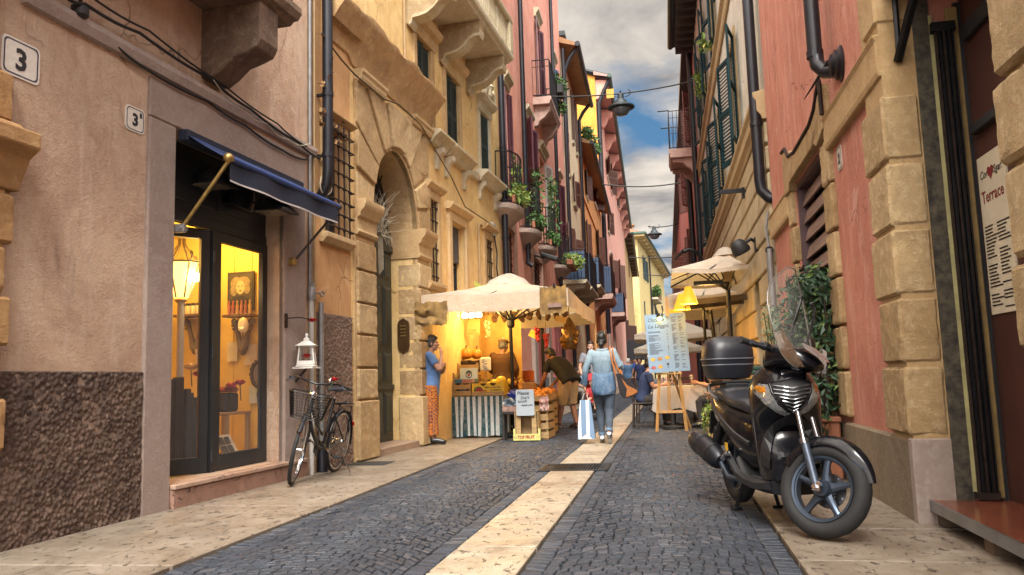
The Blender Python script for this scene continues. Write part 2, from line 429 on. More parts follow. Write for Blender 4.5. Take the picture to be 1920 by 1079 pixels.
STRIP=slab_mat('worn_marble_strip',(.27,.222,.155),(.20,.13,.082),(.36,.315,.245),.8)
def slabs(mb,xa,xb,cuts,top=.012,skew=0):
 for y0,y1 in zip(cuts,cuts[1:]):
  xl=(lambda y:xa(y)if callable(xa)else xa);xr=(lambda y:xb(y)if callable(xb)else xb);g=.010
  pts=[(xl(y0)+g,y0+g),(xr(y0)-g,y0+g+skew),(xr(y1)-g,y1-g+skew),(xl(y1)+g,y1-g)]
  h=[top+random.uniform(-.002,.003)for _ in range(4)]
  mb.hexa([(x,y,-.04)for x,y in pts]+[(x,y,z)for(x,y),z in zip(pts,h)])
mb=MB();ys=[-6,-2,1.9,3.95,6.0,7.9,9.9,12.0]
while ys[-1]<70:ys.append(ys[-1]+random.uniform(1.5,2.3))
slabs(mb,lambda y:wallx(y)-.3,KL,ys,.016,.06)
slabs(mb,KR,RX+.2,[-6,-2,1.2,2.9,4.35,5.2,7.0,9.0,10.6,12.5,14.4,16.6,18.8,21,23,25,27.5,30,33,36,40,44,48,53,58,63,70],.012,-.02)
struct(mb.build('pavement',PAVE,bev=.006))
mb=MB();ys=[gnd(870,y).y for y in(1079,1030,978,939,909,885)]
ys=[-2,0.6,2.0,3.0]+[3.95,4.62,5.42,6.25,7.2,8.32]
slabs(mb,SL,SR,ys,.006)
ys=[9.0]
while ys[-1]<45:ys.append(ys[-1]+random.uniform(.8,1.5))
slabs(mb,SL,SR,ys,.006)
struct(mb.build('path',STRIP,bev=.004))
g=thing('drain_grate','dark slotted drain grate crossing the pale stone strip in the road','drain grate',(-1.02,8.66,0))
IRON=mat('black_iron',(.018,.019,.022),.45,.6,var=.4,scale=12,bmp=.001)
mb=MB()
for a,b_ in((8.34,8.40),(8.94,8.99)):mb.box((-1.02,(a+b_)/2,0),(.72,b_-a,.024))
for x in(-1.37,-.67):mb.box((x,8.67,0),(.03,.60,.024))
mb.build('frame',IRON,g,bev=.003)
mb=MB()
for i in range(22):mb.box((-1.345+i*.031,8.67,-.002),(.016,.54,.022))
mb.build('bars',IRON,g)
mb=MB();mb.box((-3.62,9.15,.019),(.62,.42,.006))
k=thing('door_mat','flat dark mat lying on the pavement beside the portal','mat',(-3.62,9.15,.016))
mb.build('mat_top',mat('mat_rubber',(.02,.022,.02),.9,bmp=.004,bscale=220),k)
def at_u(F,px,py,u):
 d=ray(px,py);t=(F.A.dot(F.u)+u-EYEP.dot(F.u))/d.dot(F.u);p=EYEP+d*t;return(p-F.A).dot(F.n),p.z
Z=V((0,0,1))
PL_SHOP=plaster('render_rose_beige',(.54,.375,.25),(.39,.245,.16),(.64,.50,.39),.6,.65,.012)
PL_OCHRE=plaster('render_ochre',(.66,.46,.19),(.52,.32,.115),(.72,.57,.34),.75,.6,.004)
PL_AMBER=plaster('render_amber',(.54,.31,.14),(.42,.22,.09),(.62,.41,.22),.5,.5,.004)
PEB=stone('pebbledash',(.16,.10,.072),(.045,.03,.024),(.36,.25,.18),.006,24,.6)
STJ=stone('grey_stone',(.37,.29,.245),(.27,.20,.165),(.46,.38,.34),.012,22,.5)
TUF=stone('yellow_tufa',(.48,.32,.15),(.27,.165,.075),(.66,.52,.31),.014,16,.9)
TUFS=stone('dressed_tufa',(.50,.34,.165),(.35,.22,.10),(.60,.46,.27),.010,16,.35)
CORN=stone('weathered_cornice',(.46,.28,.115),(.28,.155,.07),(.60,.44,.24),.016,9,.6)
PALEST=stone('pale_limestone',(.50,.43,.30),(.36,.29,.17),(.62,.57,.45),.012,10,.45)
REDM=slab_mat('red_marble',(.26,.14,.10),(.19,.10,.07),(.33,.20,.15),.5)
CHAR=mat('charcoal_paint',(.022,.024,.026),.42,var=.25,scale=3,bmp=.0008)
PIPE=mat('black_downpipe',(.016,.016,.022),.38,.3,var=.4,scale=5)
ZINC=mat('grey_conduit',(.26,.25,.24),.5,.4,var=.3,scale=8)
WIRE=mat('cable_black',(.015,.014,.014),.6)
CREAMW=mat('cable_cream',(.42,.36,.26),.6)
GSHUT=mat('green_black_paint',(.012,.028,.028),.5,var=.4,scale=4)
GLASSD=glass('dark_glass',(.05,.06,.07),.05,.9)
GLASS=glass('clear_glass',(.9,.9,.9),.02,.06)
BRASS=mat('aged_brass',(.45,.30,.10),.38,.8,var=.35,scale=20)
IRONR=mat('rusty_iron',(.045,.026,.02),.7,.5,var=.6,scale=18,bmp=.001)
def molding(mb,F,u0,u1,prof,ends=True,k=None):
 """a straight moulding: profile of (o, z) swept along u"""
 R=[[F.P(u,o,z)for o,z in prof]for u in(u0,u1)];mb.rings(R,ends,True,k=k)
def frame_mb(F,r,w,o0,o1,mid=True,nv=1):
 mb=MB();a,b,c,d=r
 mb.fbox(F,a,a+w,o0,o1,c,d);mb.fbox(F,b-w,b,o0,o1,c,d);mb.fbox(F,a+w,b-w,o0,o1,c,c+w);mb.fbox(F,a+w,b-w,o0,o1,d-w,d)
 if mid:mb.fbox(F,(a+b)/2-w/2,(a+b)/2+w/2,o0,o1-.004,c+w,d-w)
 for i in range(nv):z=c+(d-c)*(i+1)/(nv+1);mb.fbox(F,a+w,b-w,o0+.004,o1-.008,z-w*.35,z+w*.35)
 return mb
def window(F,r,parent,fm,dep=.2,gm=None,w=.05,mid=True,nv=1):
 f=frame_mb(F,r,w,-dep,-dep+.05,mid,nv).build('window',fm,parent)
 mb=MB();a,b,c,d=r;mb.quad(F.P(a+.01,-dep+.02,c+.01),F.P(b-.01,-dep+.02,c+.01),F.P(b-.01,-dep+.02,d-.01),F.P(a+.01,-dep+.02,d-.01))
 mb.build('pane',gm or GLASSD,f);return f
def surround(F,r,w,o,m,parent,sill=True,head=True):
 mb=MB();a,b,c,d=r
 mb.fbox(F,a-w,a,-.02,o,c,d);mb.fbox(F,b,b+w,-.02,o,c,d);mb.fbox(F,a-w,b+w,-.02,o,d,d+w*1.1)
 if head:molding(mb,F,a-w*1.5,b+w*1.5,[(0,d+w*1.1),(o+.03,d+w*1.1),(o+.10,d+w*1.6),(o+.10,d+w*1.9),(0,d+w*2.0)])
 s=mb.build('window_surround',m,parent,bev=.006)
 if sill:
  mb=MB();molding(mb,F,a-w*1.4,b+w*1.4,[(-.05,c-.12),(o+.02,c-.12),(o+.07,c-.06),(o+.07,c),(-.05,c+.002)])
  mb.build('sill',m,parent,bev=.005)
 return s
sh=thing('shop_house','rose beige house with a shop front, pebbled plinth and old stone balcony','house',LF.P(0,0,0))
SO=(.31,2.07,.21,3.18)
mb=MB();wall(mb,LF,-6.5,2.72,-.05,7.2,[SO],dep=.28);mb.build('wall',PL_SHOP,sh)
mb=MB();mb.fbox(LF,-6.4,-.03,-.05,.02,-.05,1.11);mb.build('plinth',PEB,sh,bev=.015);pebble_wall(LF,-1.5,-.022,-.03,1.12,.026,.013,.008,PEB,'plinth',sh)
mb=MB();mb.fbox(LF,-.02,.31,-.05,.03,-.05,3.18);mb.fbox(LF,2.07,2.50,-.05,.03,-.05,3.18);mb.fbox(LF,-.02,2.50,-.05,.028,3.184,3.52)
mb.build('stone_surround',STJ,sh,bev=.012)
mb=MB();molding(mb,LF,-1.25,2.70,[(-.02,3.55),(.045,3.56),(.075,3.62),(.075,3.66),(-.02,3.69)]);mb.build('string_course',STJ,sh)
mb=MB();mb.fbox(LF,.312,2.48,-.9,.06,-.05,.165);mb.build('door_step',REDM,sh,bev=.008)
mb=MB();mb.fbox(LF,.312,2.46,-.9,.075,.168,.205);mb.build('threshold',slab_mat('step_tread',(.36,.23,.17),(.27,.16,.11),(.45,.32,.24),.4),sh,bev=.006)
mb=MB();a,b=-.6,2.705;o0,o1=-.285,-3.4
for q in(((a,o1,.2),(b,o1,.2),(b,o1,3.1),(a,o1,3.1)),((a,o0,.2),(a,o1,.2),(a,o1,3.1),(a,o0,3.1)),((b,o0,.2),(b,o1,.2),(b,o1,3.1),(b,o0,3.1)),((a,o0,2.75),(b,o0,2.75),(b,o1,2.75),(a,o1,2.75)),((a,o0,.207),(b,o0,.207),(b,o1,.207),(a,o1,.207)),((2.1,o0,.2),(b,o0,.2),(b,o0,3.1),(2.1,o0,3.1))):mb.quad(*[LF.P(*p)for p in q])
for i in range(14):mb.fbox(LF,2.697,2.703,-3.3+i*.23,-3.292+i*.23,.21,2.74)
mb.quad(*[LF.P(*p)for p in((a,o0,.2),(.305,o0,.2),(.305,o0,3.1),(a,o0,3.1))])
mb.build('shop_interior',mat('warm_boards',(.62,.46,.13),.6,var=.2,scale=2,bmp=.001),sh)
mb=MB();mb.fbox(LF,.31,2.07,-.27,-.20,2.52,3.176);mb.fbox(LF,.31,2.07,-.27,-.19,2.46,2.55)
mb.fbox(LF,.40,1.15,-.20,-.185,2.66,3.08);mb.fbox(LF,1.23,1.98,-.20,-.185,2.66,3.08)
mb.build('transom_panel',CHAR,sh,bev=.004)
def leaf(F,pts,name,parent):
 (ua,oa),(ub,ob)=pts;p,q=F.P(ua,oa,0),F.P(ub,ob,0);d=(q-p);L=d.length;d.normalize();n=d.cross(Z)
 def bx(mb,x0,x1,z0,z1,t=.028):mb.hexa([p+d*x+n*s+V((0,0,z))for z in(z0,z1)for x,s in((x0,-t),(x1,-t),(x1,t),(x0,t))])
 mb=MB();bx(mb,0,.085,.215,2.455);bx(mb,L-.085,L,.215,2.455);bx(mb,.085,L-.085,.215,.36);bx(mb,.085,L-.085,2.36,2.455)
 o=mb.build(name,CHAR,parent,bev=.004)
 mb=MB();mb.quad(*[p+d*x+V((0,0,z))for x,z in((.08,.35),(L-.08,.35),(L-.08,2.37),(.08,2.37))]);mb.build('pane',GLASS,o)
 return o
l1=leaf(LF,((1.10,-.20),(.48,-.58)),'door',sh)
mb=MB();
l2=leaf(LF,((1.17,-.20),(2.06,-.20)),'shop_window',sh)
mb=MB();mb.fbox(LF,1.105,1.165,-.24,-.16,.21,2.455)
for z in(.35,1.3,2.2):mb.lathe([(.014,-.05),(.014,.05)],LF.P(1.105,-.15,z),8)
mb.build('door_post',CHAR,sh)
BALC=stone('brown_balcony_stone',(.22,.145,.095),(.10,.062,.042),(.34,.25,.175),.014,12,.6)
bl=MB();molding(bl,LF,-2.2,1.22,[(-.02,4.40),(.58,4.40),(.62,4.44),(.66,4.44),(.70,4.50),(.70,4.56),(-.02,4.57)])
bal=bl.build('balcony',BALC,sh,bev=.006)
prof=[(-.02,3.76),(.10,3.74),(.20,3.80),(.32,3.90),(.44,3.93),(.56,3.97),(.60,4.05),(.60,4.40),(-.02,4.40)]
for u in(.66,-1.7):
 mb=MB();mb.prism(prof,lambda o,z,d:LF.P(d,o,z),u,u+.30);q=mb.build('bracket',BALC,bal,bev=.012)
mb=MB()
for o in[.62-.105*i for i in range(6)]:mb.tube([LF.P(1.16,o,4.55),LF.P(1.16,o,5.5)],.009,6)
for u in[1.16-.105*i for i in range(32)]:mb.tube([LF.P(u,.62,4.55),LF.P(u,.62,5.5)],.009,6)
for z in(4.63,5.5):mb.tube([LF.P(1.16,-.0,z),LF.P(1.16,.62,z),LF.P(-2.1,.62,z)],.014,6)
mb.build('railing',IRON,bal)
ENAM=mat('white_enamel',(.62,.58,.50),.25,var=.15,scale=30);INK=mat('black_ink',(.012,.012,.016),.5);NAVY=mat('navy_ink',(.02,.025,.06),.5)
def plaque(F,px,py,w,h,body,size,label,o=.0,m=ENAM,mi=INK):
 u,z=F.uz(px,py);t=thing('house_number',label,'house number',F.P(u,o,z))
 r=.035;pts=[]
 for cx_,cz_,a0 in((w/2-r,h/2-r,0),(-w/2+r,h/2-r,90),(-w/2+r,-h/2+r,180),(w/2-r,-h/2+r,270)):
  for k in range(4):a=RAD(a0+k*30);pts.append((cx_+r*math.cos(a),cz_+r*math.sin(a)))
 mb=MB();mb.prism(pts,lambda a,b,d:F.P(u+a,o+d,z+b),0,.008);mb.build('tile',m,t)
 mb=MB();n=len(pts)
 for k in range(n):
  (a,b),(c,d)=pts[k],pts[(k+1)%n];s=.90;s2=.83
  mb.quad(*[F.P(u+x,o+.0095,z+y)for x,y in((a*s,b*s),(c*s,d*s),(c*s2,d*s2),(a*s2,b*s2))])
 mb.build('border',NAVY,t)
 xd=F.u if F.n.x>0 else-F.u
 text('numeral',body,size,mi,t,F.P(u,o+.0105,z-size*.36),xd,Z,'CENTER',ext=.0006,bold=.006)
 return t
plaque(LF,38,113,.30,.26,'3',.20,'white enamel house number tile reading 3 on the rose beige wall')
p3=plaque(LF,252,225,.21,.20,'3',.135,'smaller number tile reading 3 with a raised B, left of the shop')
text('letter','B',.055,INK,p3,LF.P(LF.uz(252,225)[0]+.062,.0105,3.13),LF.u,Z,'CENTER',ext=.0006,bold=.002)
gp=thing('stone_gateway','ochre rusticated gateway pilaster with a moulded capital at the left edge','gateway',LF.P(-1.6,0,0))
GAT=stone('ochre_gate_stone',(.36,.20,.075),(.24,.125,.05),(.47,.30,.14),.012,9,.4)
z=.62;hs=[.34,.30,.33,.31,.34]
mb=MB();mb.fbox(LF,-2.4,-1.33,-.05,.05,-.05,.60);mb.build('base',PEB,gp,bev=.015)
for i,h in enumerate(hs):
 mb=MB();mb.fbox(LF,-2.4,-1.30-(.05 if i%2 else 0),-.05,.09,z+.012,z+h-.012);rough(mb.build('block',GAT,gp,bev=0.019,seg=1));z+=h
mb=MB();mb.fbox(LF,-2.4,-1.36,-.05,.06,.60,2.3);mb.build('pilaster',GAT,gp);mb=MB();mb.fbox(LF,-2.4,-1.33,-.05,.07,2.70,3.02);mb.fbox(LF,-2.4,-1.43,-.05,.05,3.02,5);rough(mb.build('block',GAT,gp,bev=0.017,seg=1))
mb=MB();molding(mb,LF,-2.4,-1.27,[(-.02,2.26),(.08,2.26),(.10,2.32),(.16,2.46),(.24,2.52),(.24,2.62),(.10,2.66),(.08,2.70),(-.02,2.72)])
mb.build('capital',GAT,gp,bev=.008)
aw=thing('shop_awning','narrow blue roll-out awning with two folding arms over the shop front','awning',LF.P(1.3,0,3.1))
BLUE=mat('blue_awning_cloth',(.012,.035,.135),.75,var=.4,scale=5);NAVYC=mat('dark_navy_cloth',(.008,.013,.03),.8)
mb=MB();mb.fbox(LF,.36,2.34,.0,.10,3.08,3.18);mb.build('cassette',NAVYC,aw,bev=.01)
mb=MB();R=[]
for i in range(7):
 t=i/6;R.append([LF.P(u,.05+.44*t,3.165-.28*t-.02*math.sin(PI*t)+.004*math.sin(u*13+i))for u in[.36+1.96*k/16 for k in range(17)]])
mb.rings(R,False,False);mb.build('cloth',BLUE,aw,smooth=60)
mb=MB();mb.rings([[LF.P(.34,.50+.028*math.cos(a),2.88+.028*math.sin(a))for a in[PI*k/5 for k in range(10)]],[LF.P(2.36,.50+.028*math.cos(a),2.88+.028*math.sin(a))for a in[PI*k/5 for k in range(10)]]]);mb.build('front_bar',mat('blue_bar',(.015,.05,.19),.45,var=.3),aw,smooth=50)
mb=MB();mb.rings([[LF.P(u,.505+.012*math.sin(u*9),2.87-.17*t)for u in[.37+1.94*k/24 for k in range(25)]]for t in(0,.5,1)],False,False);mb.build('valance',NAVYC,aw,smooth=60)
mb=MB();mb.rings([[LF.P(u,.507+.012*math.sin(u*9),2.70-.015*t)for u in[.37+1.94*k/24 for k in range(25)]]for t in(0,1)],False,False);mb.build('hem',mat('pale_hem',(.5,.45,.42),.8),aw)
o1_,z1_=.04,LF.uz(330,430)[1]
mb=MB();mb.tube([LF.P(.36,.05,z1_),LF.P(.36,.50,2.86)],.016,8);mb.ell(LF.P(.35,.50,2.88),.042);mb.box(LF.P(.36,.50,2.88),(.06,.06,.05));mb.build('arm',BRASS,aw,smooth=40)
mb=MB();mb.box(LF.P(.345,.05,z1_),(.10,.05,.07));mb.lathe([(.02,-.05),(.02,.05)],LF.P(.36,.07,z1_),8,LF.u);mb.build('wall_hinge',ZINC,aw,bev=.006)
zr=LF.uz(530,490)[1]
mb=MB();mb.tube([LF.P(2.20,.05,zr),LF.P(2.36,.50,2.86)],.014,8);mb.ell(LF.P(2.37,.50,2.88),.036);mb.build('arm',mat('dull_steel',(.09,.085,.08),.5,.7),aw,smooth=40)
mb=MB();mb.box(LF.P(2.17,.05,zr),(.09,.07,.08));mb.build('wall_hinge',BRASS,aw,bev=.01)
def flood(px,py,o,label,sc_=1.0,tilt=.25):
 u,z=LF.uz(px,py,o);t=thing('flood_lamp',label,'lamp',LF.P(u,o,z),'flood lamps over the shop door')
 mb=MB();R=[]
 for x,hw,h in((-.16,.05,.07),(-.10,.10,.13),(0,.12,.15),(.10,.13,.12),(.19,.14,.03)):
  R.append([LF.P(u+a*hw*sc_*1.15,o+x*sc_,z+tilt*-x*.4+b*h*sc_)for a,b in((-1,0),(-.95,.5),(-.6,.9),(0,1),(.6,.9),(.95,.5),(1,0))])
 mb.rings(R,True,True);mb.build('shade',mat('black_lamp_paint',(.01,.01,.011),.35,.2),t,smooth=50)
 mb=MB();mb.fbox(LF,u-.13*sc_,u+.13*sc_,o-.12*sc_,o+.17*sc_,z-.012,z-.004);mb.build('lens',mat('lamp_lens',(.10,.09,.07),.25),t)
 mb=MB();mb.tube([LF.P(u,o-.12,z+.04),LF.P(u,o-.2,z+.11),LF.P(u,-.18,z+.10)],.010,6);mb.build('bracket',IRON,t)
 return t
flood(512,398,.30,'black flood lamp with a square hood hanging at the right end of the shop transom')
flood(398,348,.0,'black flood lamp behind the left awning arm, half hidden',1.0)
def hang(u,o,z):
 t=thing('spot_lamp','black drum lamp in the middle of the shop transom','lamp',LF.P(u,o,z));mb=MB()
 mb.lathe([(.02,.12),(.10,.10),(.13,.02),(.15,-.10),(.14,-.11)],LF.P(u,o,z),14,V((.35,.1,1)));mb.build('shade',mat('black_lamp_paint',(.01,.01,.011),.35,.2),t,smooth=50)
 mb=MB();mb.tube([LF.P(u,o,z+.1),LF.P(u-.04,-.19,z+.16)],.012,6);mb.build('bracket',IRON,t)
hang(LF.uz(452,372,-.05)[0],-.05,LF.uz(452,372,-.05)[1])
u,z=LF.uz(334,344,-.1);t=thing('junction_box','cream junction box with a looped cord beside the shop door','junction box',LF.P(u,-.1,z))
mb=MB();mb.fbox(LF,.312,.37,-.16,-.07,z-.06,z+.06);mb.build('case',mat('cream_plastic',(.42,.38,.30),.5),t,bev=.006)
mb=MB();mb.tube([LF.P(.35,-.12,z-.06),LF.P(.34,-.10,z-.16),LF.P(.37,-.09,z-.2),LF.P(.39,-.10,z-.14),LF.P(.37,-.12,z-.06)],.006,6);mb.tube([LF.P(.37,-.12,z+.02),LF.P(.48,-.15,z+.02)],.006,6);mb.build('cord',mat('cream_plastic',(.42,.38,.30),.5),t)
def on(px,py,o):u,z=LF.uz(px,py,o);return u,z
WHT=mat('white_paint',(.62,.60,.55),.5,var=.12);DARKW=mat('black_brown_wood',(.022,.018,.016),.6,var=.5,scale=6,bmp=.002);WOODS=mat('pale_wood',(.42,.28,.13),.55,var=.3,scale=9,stretch=(1,1,.2))
u,z=on(340,522,-.75);t=thing('post_lantern','lit wrought iron lantern on a white post inside the shop door','lantern',LF.P(u,-.75,.2))
IV=mat('ivory_iron',(.5,.42,.28),.5)
mb=MB();mb.tube([LF.P(u,-.75,.21),LF.P(u,-.75,z-.2)],.035,10);mb.build('post',WHT,t,smooth=50)
mb=MB();mb.lathe([(.07,-.2),(.17,.14),(.16,.15),(.0,.15)],LF.P(u,-.75,z),6,cap=False);mb.build('shade',glow('lantern_glow',(1,.58,.12),.9),t)
mb=MB();mb.ell(LF.P(u,-.58,z+.0),.045);mb.build('bulb',glow('bulb_glow',(1,.8,.4),14),t,smooth=60)
mb=MB()
for k in range(6):
 a=PI*k/3;c,s=math.cos(a),math.sin(a);X=lambda r,h:LF.P(u+c*r,-.75+s*r,z+h)
 mb.tube([X(.075,-.2),X(.178,.15)],.009,5);mb.tube([X(.18,.15),X(.22,.17),X(.25,.22),X(.22,.25),X(.20,.22)],.008,5)
 mb.tube([X(.15,.16),X(.08,.26),X(.03,.34),X(.03,.40)],.008,5)
mb.tube([LF.P(u+.19*math.cos(q),-.75+.19*math.sin(q),z+.15)for q in[PI*k/6 for k in range(12)]],.011,5,loop=True)
mb.ell(LF.P(u,-.75,z-.22),(.06,.06,.03));mb.build('frame',IV,t,smooth=50)
t=thing('picket_screen','dark rough picket screen with an uneven top behind the open shop door','screen',LF.P(.7,-.66,.2))
random.seed(5);mb=MB();u=on(312,780,-.68)[0];ue=on(394,780,-.68)[0];us_=u
while u<ue:
 w_=random.uniform(.06,.10);o=-.68+random.uniform(-.02,.02)+.0;h=random.uniform(.86,1.0)+.10*(us_+.3>u);mb.fbox(LF,u,u+w_-.012,o-.02,o+.02,.21,h);u+=w_
mb.build('pickets',DARKW,t,bev=.008)
class SideWall:
 u=LF.n;n=-LF.u
 def P(s,u,o,z):return LF.P(2.695-o,u,z)
 def uz(s,px,py,o=0):return at_u(LF,px,py,2.695-o)
SW=SideWall()
def shelf(px0,px1,py,label):
 u0,z=SW.uz(px0,py,.1);u1,_=SW.uz(px1,py,.1);t=thing('wall_shelf',label,'shelf',SW.P((u0+u1)/2,.1,z))
 mb=MB();mb.fbox(SW,u0,u1,.01,.22,z-.03,z);mb.build('board',mat('brown_shelf',(.13,.07,.03),.5,var=.3),t,bev=.004)
 um=(u0+u1)/2;mb=MB()
 for s in(-1,1):
  mb.tube([SW.P(um+s*(.02+.11*q),.08,z-.05-.34*(1-q)**1.5)for q in(0,.2,.4,.6,.8,1)],[.04,.035,.028,.03,.04,.025],7)
  mb.tube([SW.P(um+s*(.10+.035*math.cos(a)),.09,z-.13+.035*math.sin(a))for a in[k*.7 for k in range(9)]],.012,6)
 mb.ell(SW.P(um,.08,z-.4),(.04,.04,.06));mb.build('scroll_bracket',mat('carved_grey',(.16,.12,.08),.7,var=.4,scale=30),t,smooth=60);return u0,u1,z
u0,u1,z=shelf(337,392,592,'small shelf on a scrolled carved bracket behind the lantern in the shop')
for i in range(5):
 c=SW.P(u0+(u1-u0)*(.14+.18*i),.12,z+.002);q=thing('soap_jar','small white jar with a dark cap in the row on the shelf behind the lantern','jar',c,'jars on the lantern shelf')
 mb=MB();mb.lathe([(.03,0),(.032,.02),(.032,.09),(.026,.1)],c,10);mb.build('body',WHT,q,smooth=40)
 mb=MB();mb.lathe([(.027,.1),(.027,.13)],c,10);mb.build('cap',DARKW,q)
u0,u1,z=shelf(428,480,592,'small shelf on a carved bracket under the portrait picture in the shop')
for i,cc in enumerate(((.35,.10,.06),(.30,.08,.05),(.38,.2,.08),(.32,.12,.07),(.25,.09,.06),(.4,.25,.1))):
 c=SW.P(u0+(u1-u0)*(.1+.15*i),.14,z+.002);q=thing('lipstick_bottle','slim reddish bottle in the row on the shelf under the portrait','bottle',c,'bottles on the portrait shelf')
 mb=MB();mb.lathe([(.018,0),(.018,.10),(.010,.12),(.010,.16)],c,8);mb.build('body',mat('bottle_%d'%i,cc,.3),q,smooth=40)
u,z=SW.uz(456,614,.26);q=thing('cameo_pendant','pale oval plaque with a tassel hanging in front of the portrait shelf','pendant',SW.P(u,.26,z))
mb=MB();mb.ell(SW.P(u,.26,z+.02),(.06,.05,.09));mb.build('plaque',WHT,q,smooth=60);mb=MB();mb.tube([SW.P(u,.26,z-.06),SW.P(u,.26,z-.2)],[.010,.022],7);mb.build('tassel',mat('carved_grey',(.16,.12,.08),.7),q)
u,z=SW.uz(452,546,.02);q=thing('portrait_picture','framed black and white portrait of a fair-haired head above the shop shelf','picture',SW.P(u,.02,z))
mb=MB();mb.fbox(SW,u-.17,u+.17,.008,.03,z-.22,z+.22);mb.build('frame',DARKW,q)
mb=MB();mb.fbox(SW,u-.15,u+.15,.03,.034,z-.20,z+.20);mb.build('print',mat('print_grey',(.05,.04,.03),.6,var=.5,scale=4),q)
def disc(mb,cu_,cz_,ru,rz,o,n=18):mb.add([SW.P(cu_+ru*math.cos(a),o,cz_+rz*math.sin(a))for a in[2*PI*k/n for k in range(n)]],[tuple(range(n))])
mb=MB()
for k,(a,b,c,d)in enumerate(((-.05,.08,.08,.085),(.04,.10,.085,.065),(-.085,.01,.045,.065),(.085,.02,.04,.06))):disc(mb,u+a,z+b,c,d,.0352+.0003*k)
mb.build('hair',mat('print_fair',(.26,.22,.15),.6,var=.5,scale=25),q)
mb=MB();disc(mb,u,z+.04,.055,.08,.0370);mb.build('face',mat('print_face',(.42,.37,.27),.6,var=.15),q)
mb=MB();disc(mb,u-.023,z+.055,.012,.006,.0380);disc(mb,u+.026,z+.055,.012,.006,.0380);disc(mb,u+.002,z+.0,.018,.007,.0380);disc(mb,u,z-.13,.13,.07,.0384);stuff(mb.build('features',INK,q))
u,z=SW.uz(486,702,.12);q=thing('hand_mirror','dark oval hand mirror with a carved frame hanging right in the shop window','mirror',SW.P(u,.12,z))
mb=MB();mb.tube([SW.P(u+.095*math.cos(a),.12,z+.14*math.sin(a))for a in[PI*k/10 for k in range(20)]],.022,7,loop=True);mb.tube([SW.P(u,.12,z-.14),SW.P(u,.12,z-.22),SW.P(u,.12,z-.36)],[.016,.028,.014],7)
for k in range(9):a=PI*k/8;mb.ell(SW.P(u+.11*math.cos(a),.12,z+.155*math.sin(a)),.02,6,4)
mb.build('frame',mat('carved_dark',(.06,.035,.02),.5,var=.5,scale=40),q,smooth=60)
mb=MB();disc(mb,u,z,.09,.135,.122);mb.build('glass',mat('mirror_glass',(.45,.5,.6),.08,1),q)
for i,(px,py,w_,h,c,l)in enumerate(((478,740,.14,.2,(.45,.52,.6),'pale blue card hanging behind the oval mirror'),(436,660,.13,.22,(.6,.58,.55),'white paper poster on the shop wall under the shelf'),(470,665,.16,.24,(.62,.55,.4),'pale sheet on the shop wall above the mirror'))):
 u,z=SW.uz(px,py,.01);q=thing('wall_card',l,'card',SW.P(u,.01,z));mb=MB();mb.fbox(SW,u-w_/2,u+w_/2,.008+.002*i,.014+.002*i,z-h/2,z+h/2);mb.build('sheet',mat('card%d'%i,c,.6,var=.2),q)
u,z=on(440,772,-.62);q=thing('side_table','small pale side table under the red roses in the shop window','table',LF.P(u,-1.1,.2))
mb=MB();mb.fbox(LF,u-.22,u+.2,-.9,-.55,z-.03,z);mb.build('table_top',WOODS,q,bev=.004)
for a in(-.2,.18):
 for o in(-.87,-.58):mb=MB();mb.fbox(LF,u+a-.02,u+a+.02,o-.02,o+.02,.21,z-.03);mb.build('leg',WOODS,q)
q=thing('dark_casket','dark lacquered casket standing on the side table in the shop','box',LF.P(u,-1.1,z));mb=MB();mb.fbox(LF,u-.16,u+.08,-.85,-.62,z+.002,z+.20);mb.build('case',DARKW,q,bev=.02);mb=MB();mb.fbox(LF,u-.17,u+.09,-.86,-.61,z+.204,z+.26);mb.build('lid',mat('red_lacquer',(.30,.03,.03),.3),q,bev=.03)
ROSE=mat('red_petals',(.55,.018,.02),.5,var=.35,scale=40);PINKR=mat('pink_petals',(.55,.08,.12),.5,var=.35,scale=40);CREAMR=mat('cream_petals',(.68,.55,.32),.5,var=.2,scale=40);STEM=mat('stem_green',(.03,.07,.02),.6)
def rose(p,r,m,parent=None,name='flower_head'):
 mb=MB();p=V(p);rnd=random.Random(int(p.x*1000+p.z*777))
 for ring,(n,rr,tl)in enumerate(((3,.35,.15),(5,.65,.5),(6,1.0,.95))):
  for k in range(n):
   a=2*PI*k/n+ring;d=V((math.cos(a),math.sin(a),0));t=V((-d.y,d.x,0))
   c0=p+d*r*rr*.3;c1=p+d*r*rr*.75+Z*r*.35;c2=p+d*r*rr*(1+tl*.2)+Z*r*(.75-tl*.45)
   w1=r*.5;mb.add([c0-t*w1*.5,c0+t*w1*.5,c1+t*w1,c1-t*w1,c2+t*w1*.6,c2-t*w1*.6],[(0,1,2,3),(3,2,4,5)])
 mb.ell(p+Z*r*.3,r*.4,8,6);return mb.build(name,m,parent,smooth=80)
for i,(px,py,o,m,l)in enumerate(((433,722,-.58,PINKR,'pink rose left of the casket in the shop window'),(450,716,-.56,PINKR,'pink rose right of the casket in the shop window'),(358,688,-.85,CREAMR,'large cream rose above the dark picket screen'),(372,700,-.8,ROSE,'red rose beside the cream rose above the pickets'))):
 u,z=on(px,py,o);q=thing('silk_rose',l,'flower',LF.P(u,o,z));rose(LF.P(u,o,z-.03),.075 if i!=2 else .10,m,q);mb=MB();mb.tube([LF.P(u,o,z-.02),LF.P(u+.02,o,z-.2)],.006,5);mb.build('stem',STEM,q)
u,z=on(378,680,-.95);q=thing('greeting_card','tilted cream card propped above the picket screen','card',LF.P(u,-.95,z));mb=MB();mb.hexa([LF.P(u+a,-.95+d,z+b)for d in(0,.006)for a,b in((-.05,-.2),(.13,-.2),(.08,.14),(-.12,.14))]);mb.build('sheet',mat('cream_paper',(.66,.58,.42),.7),q)
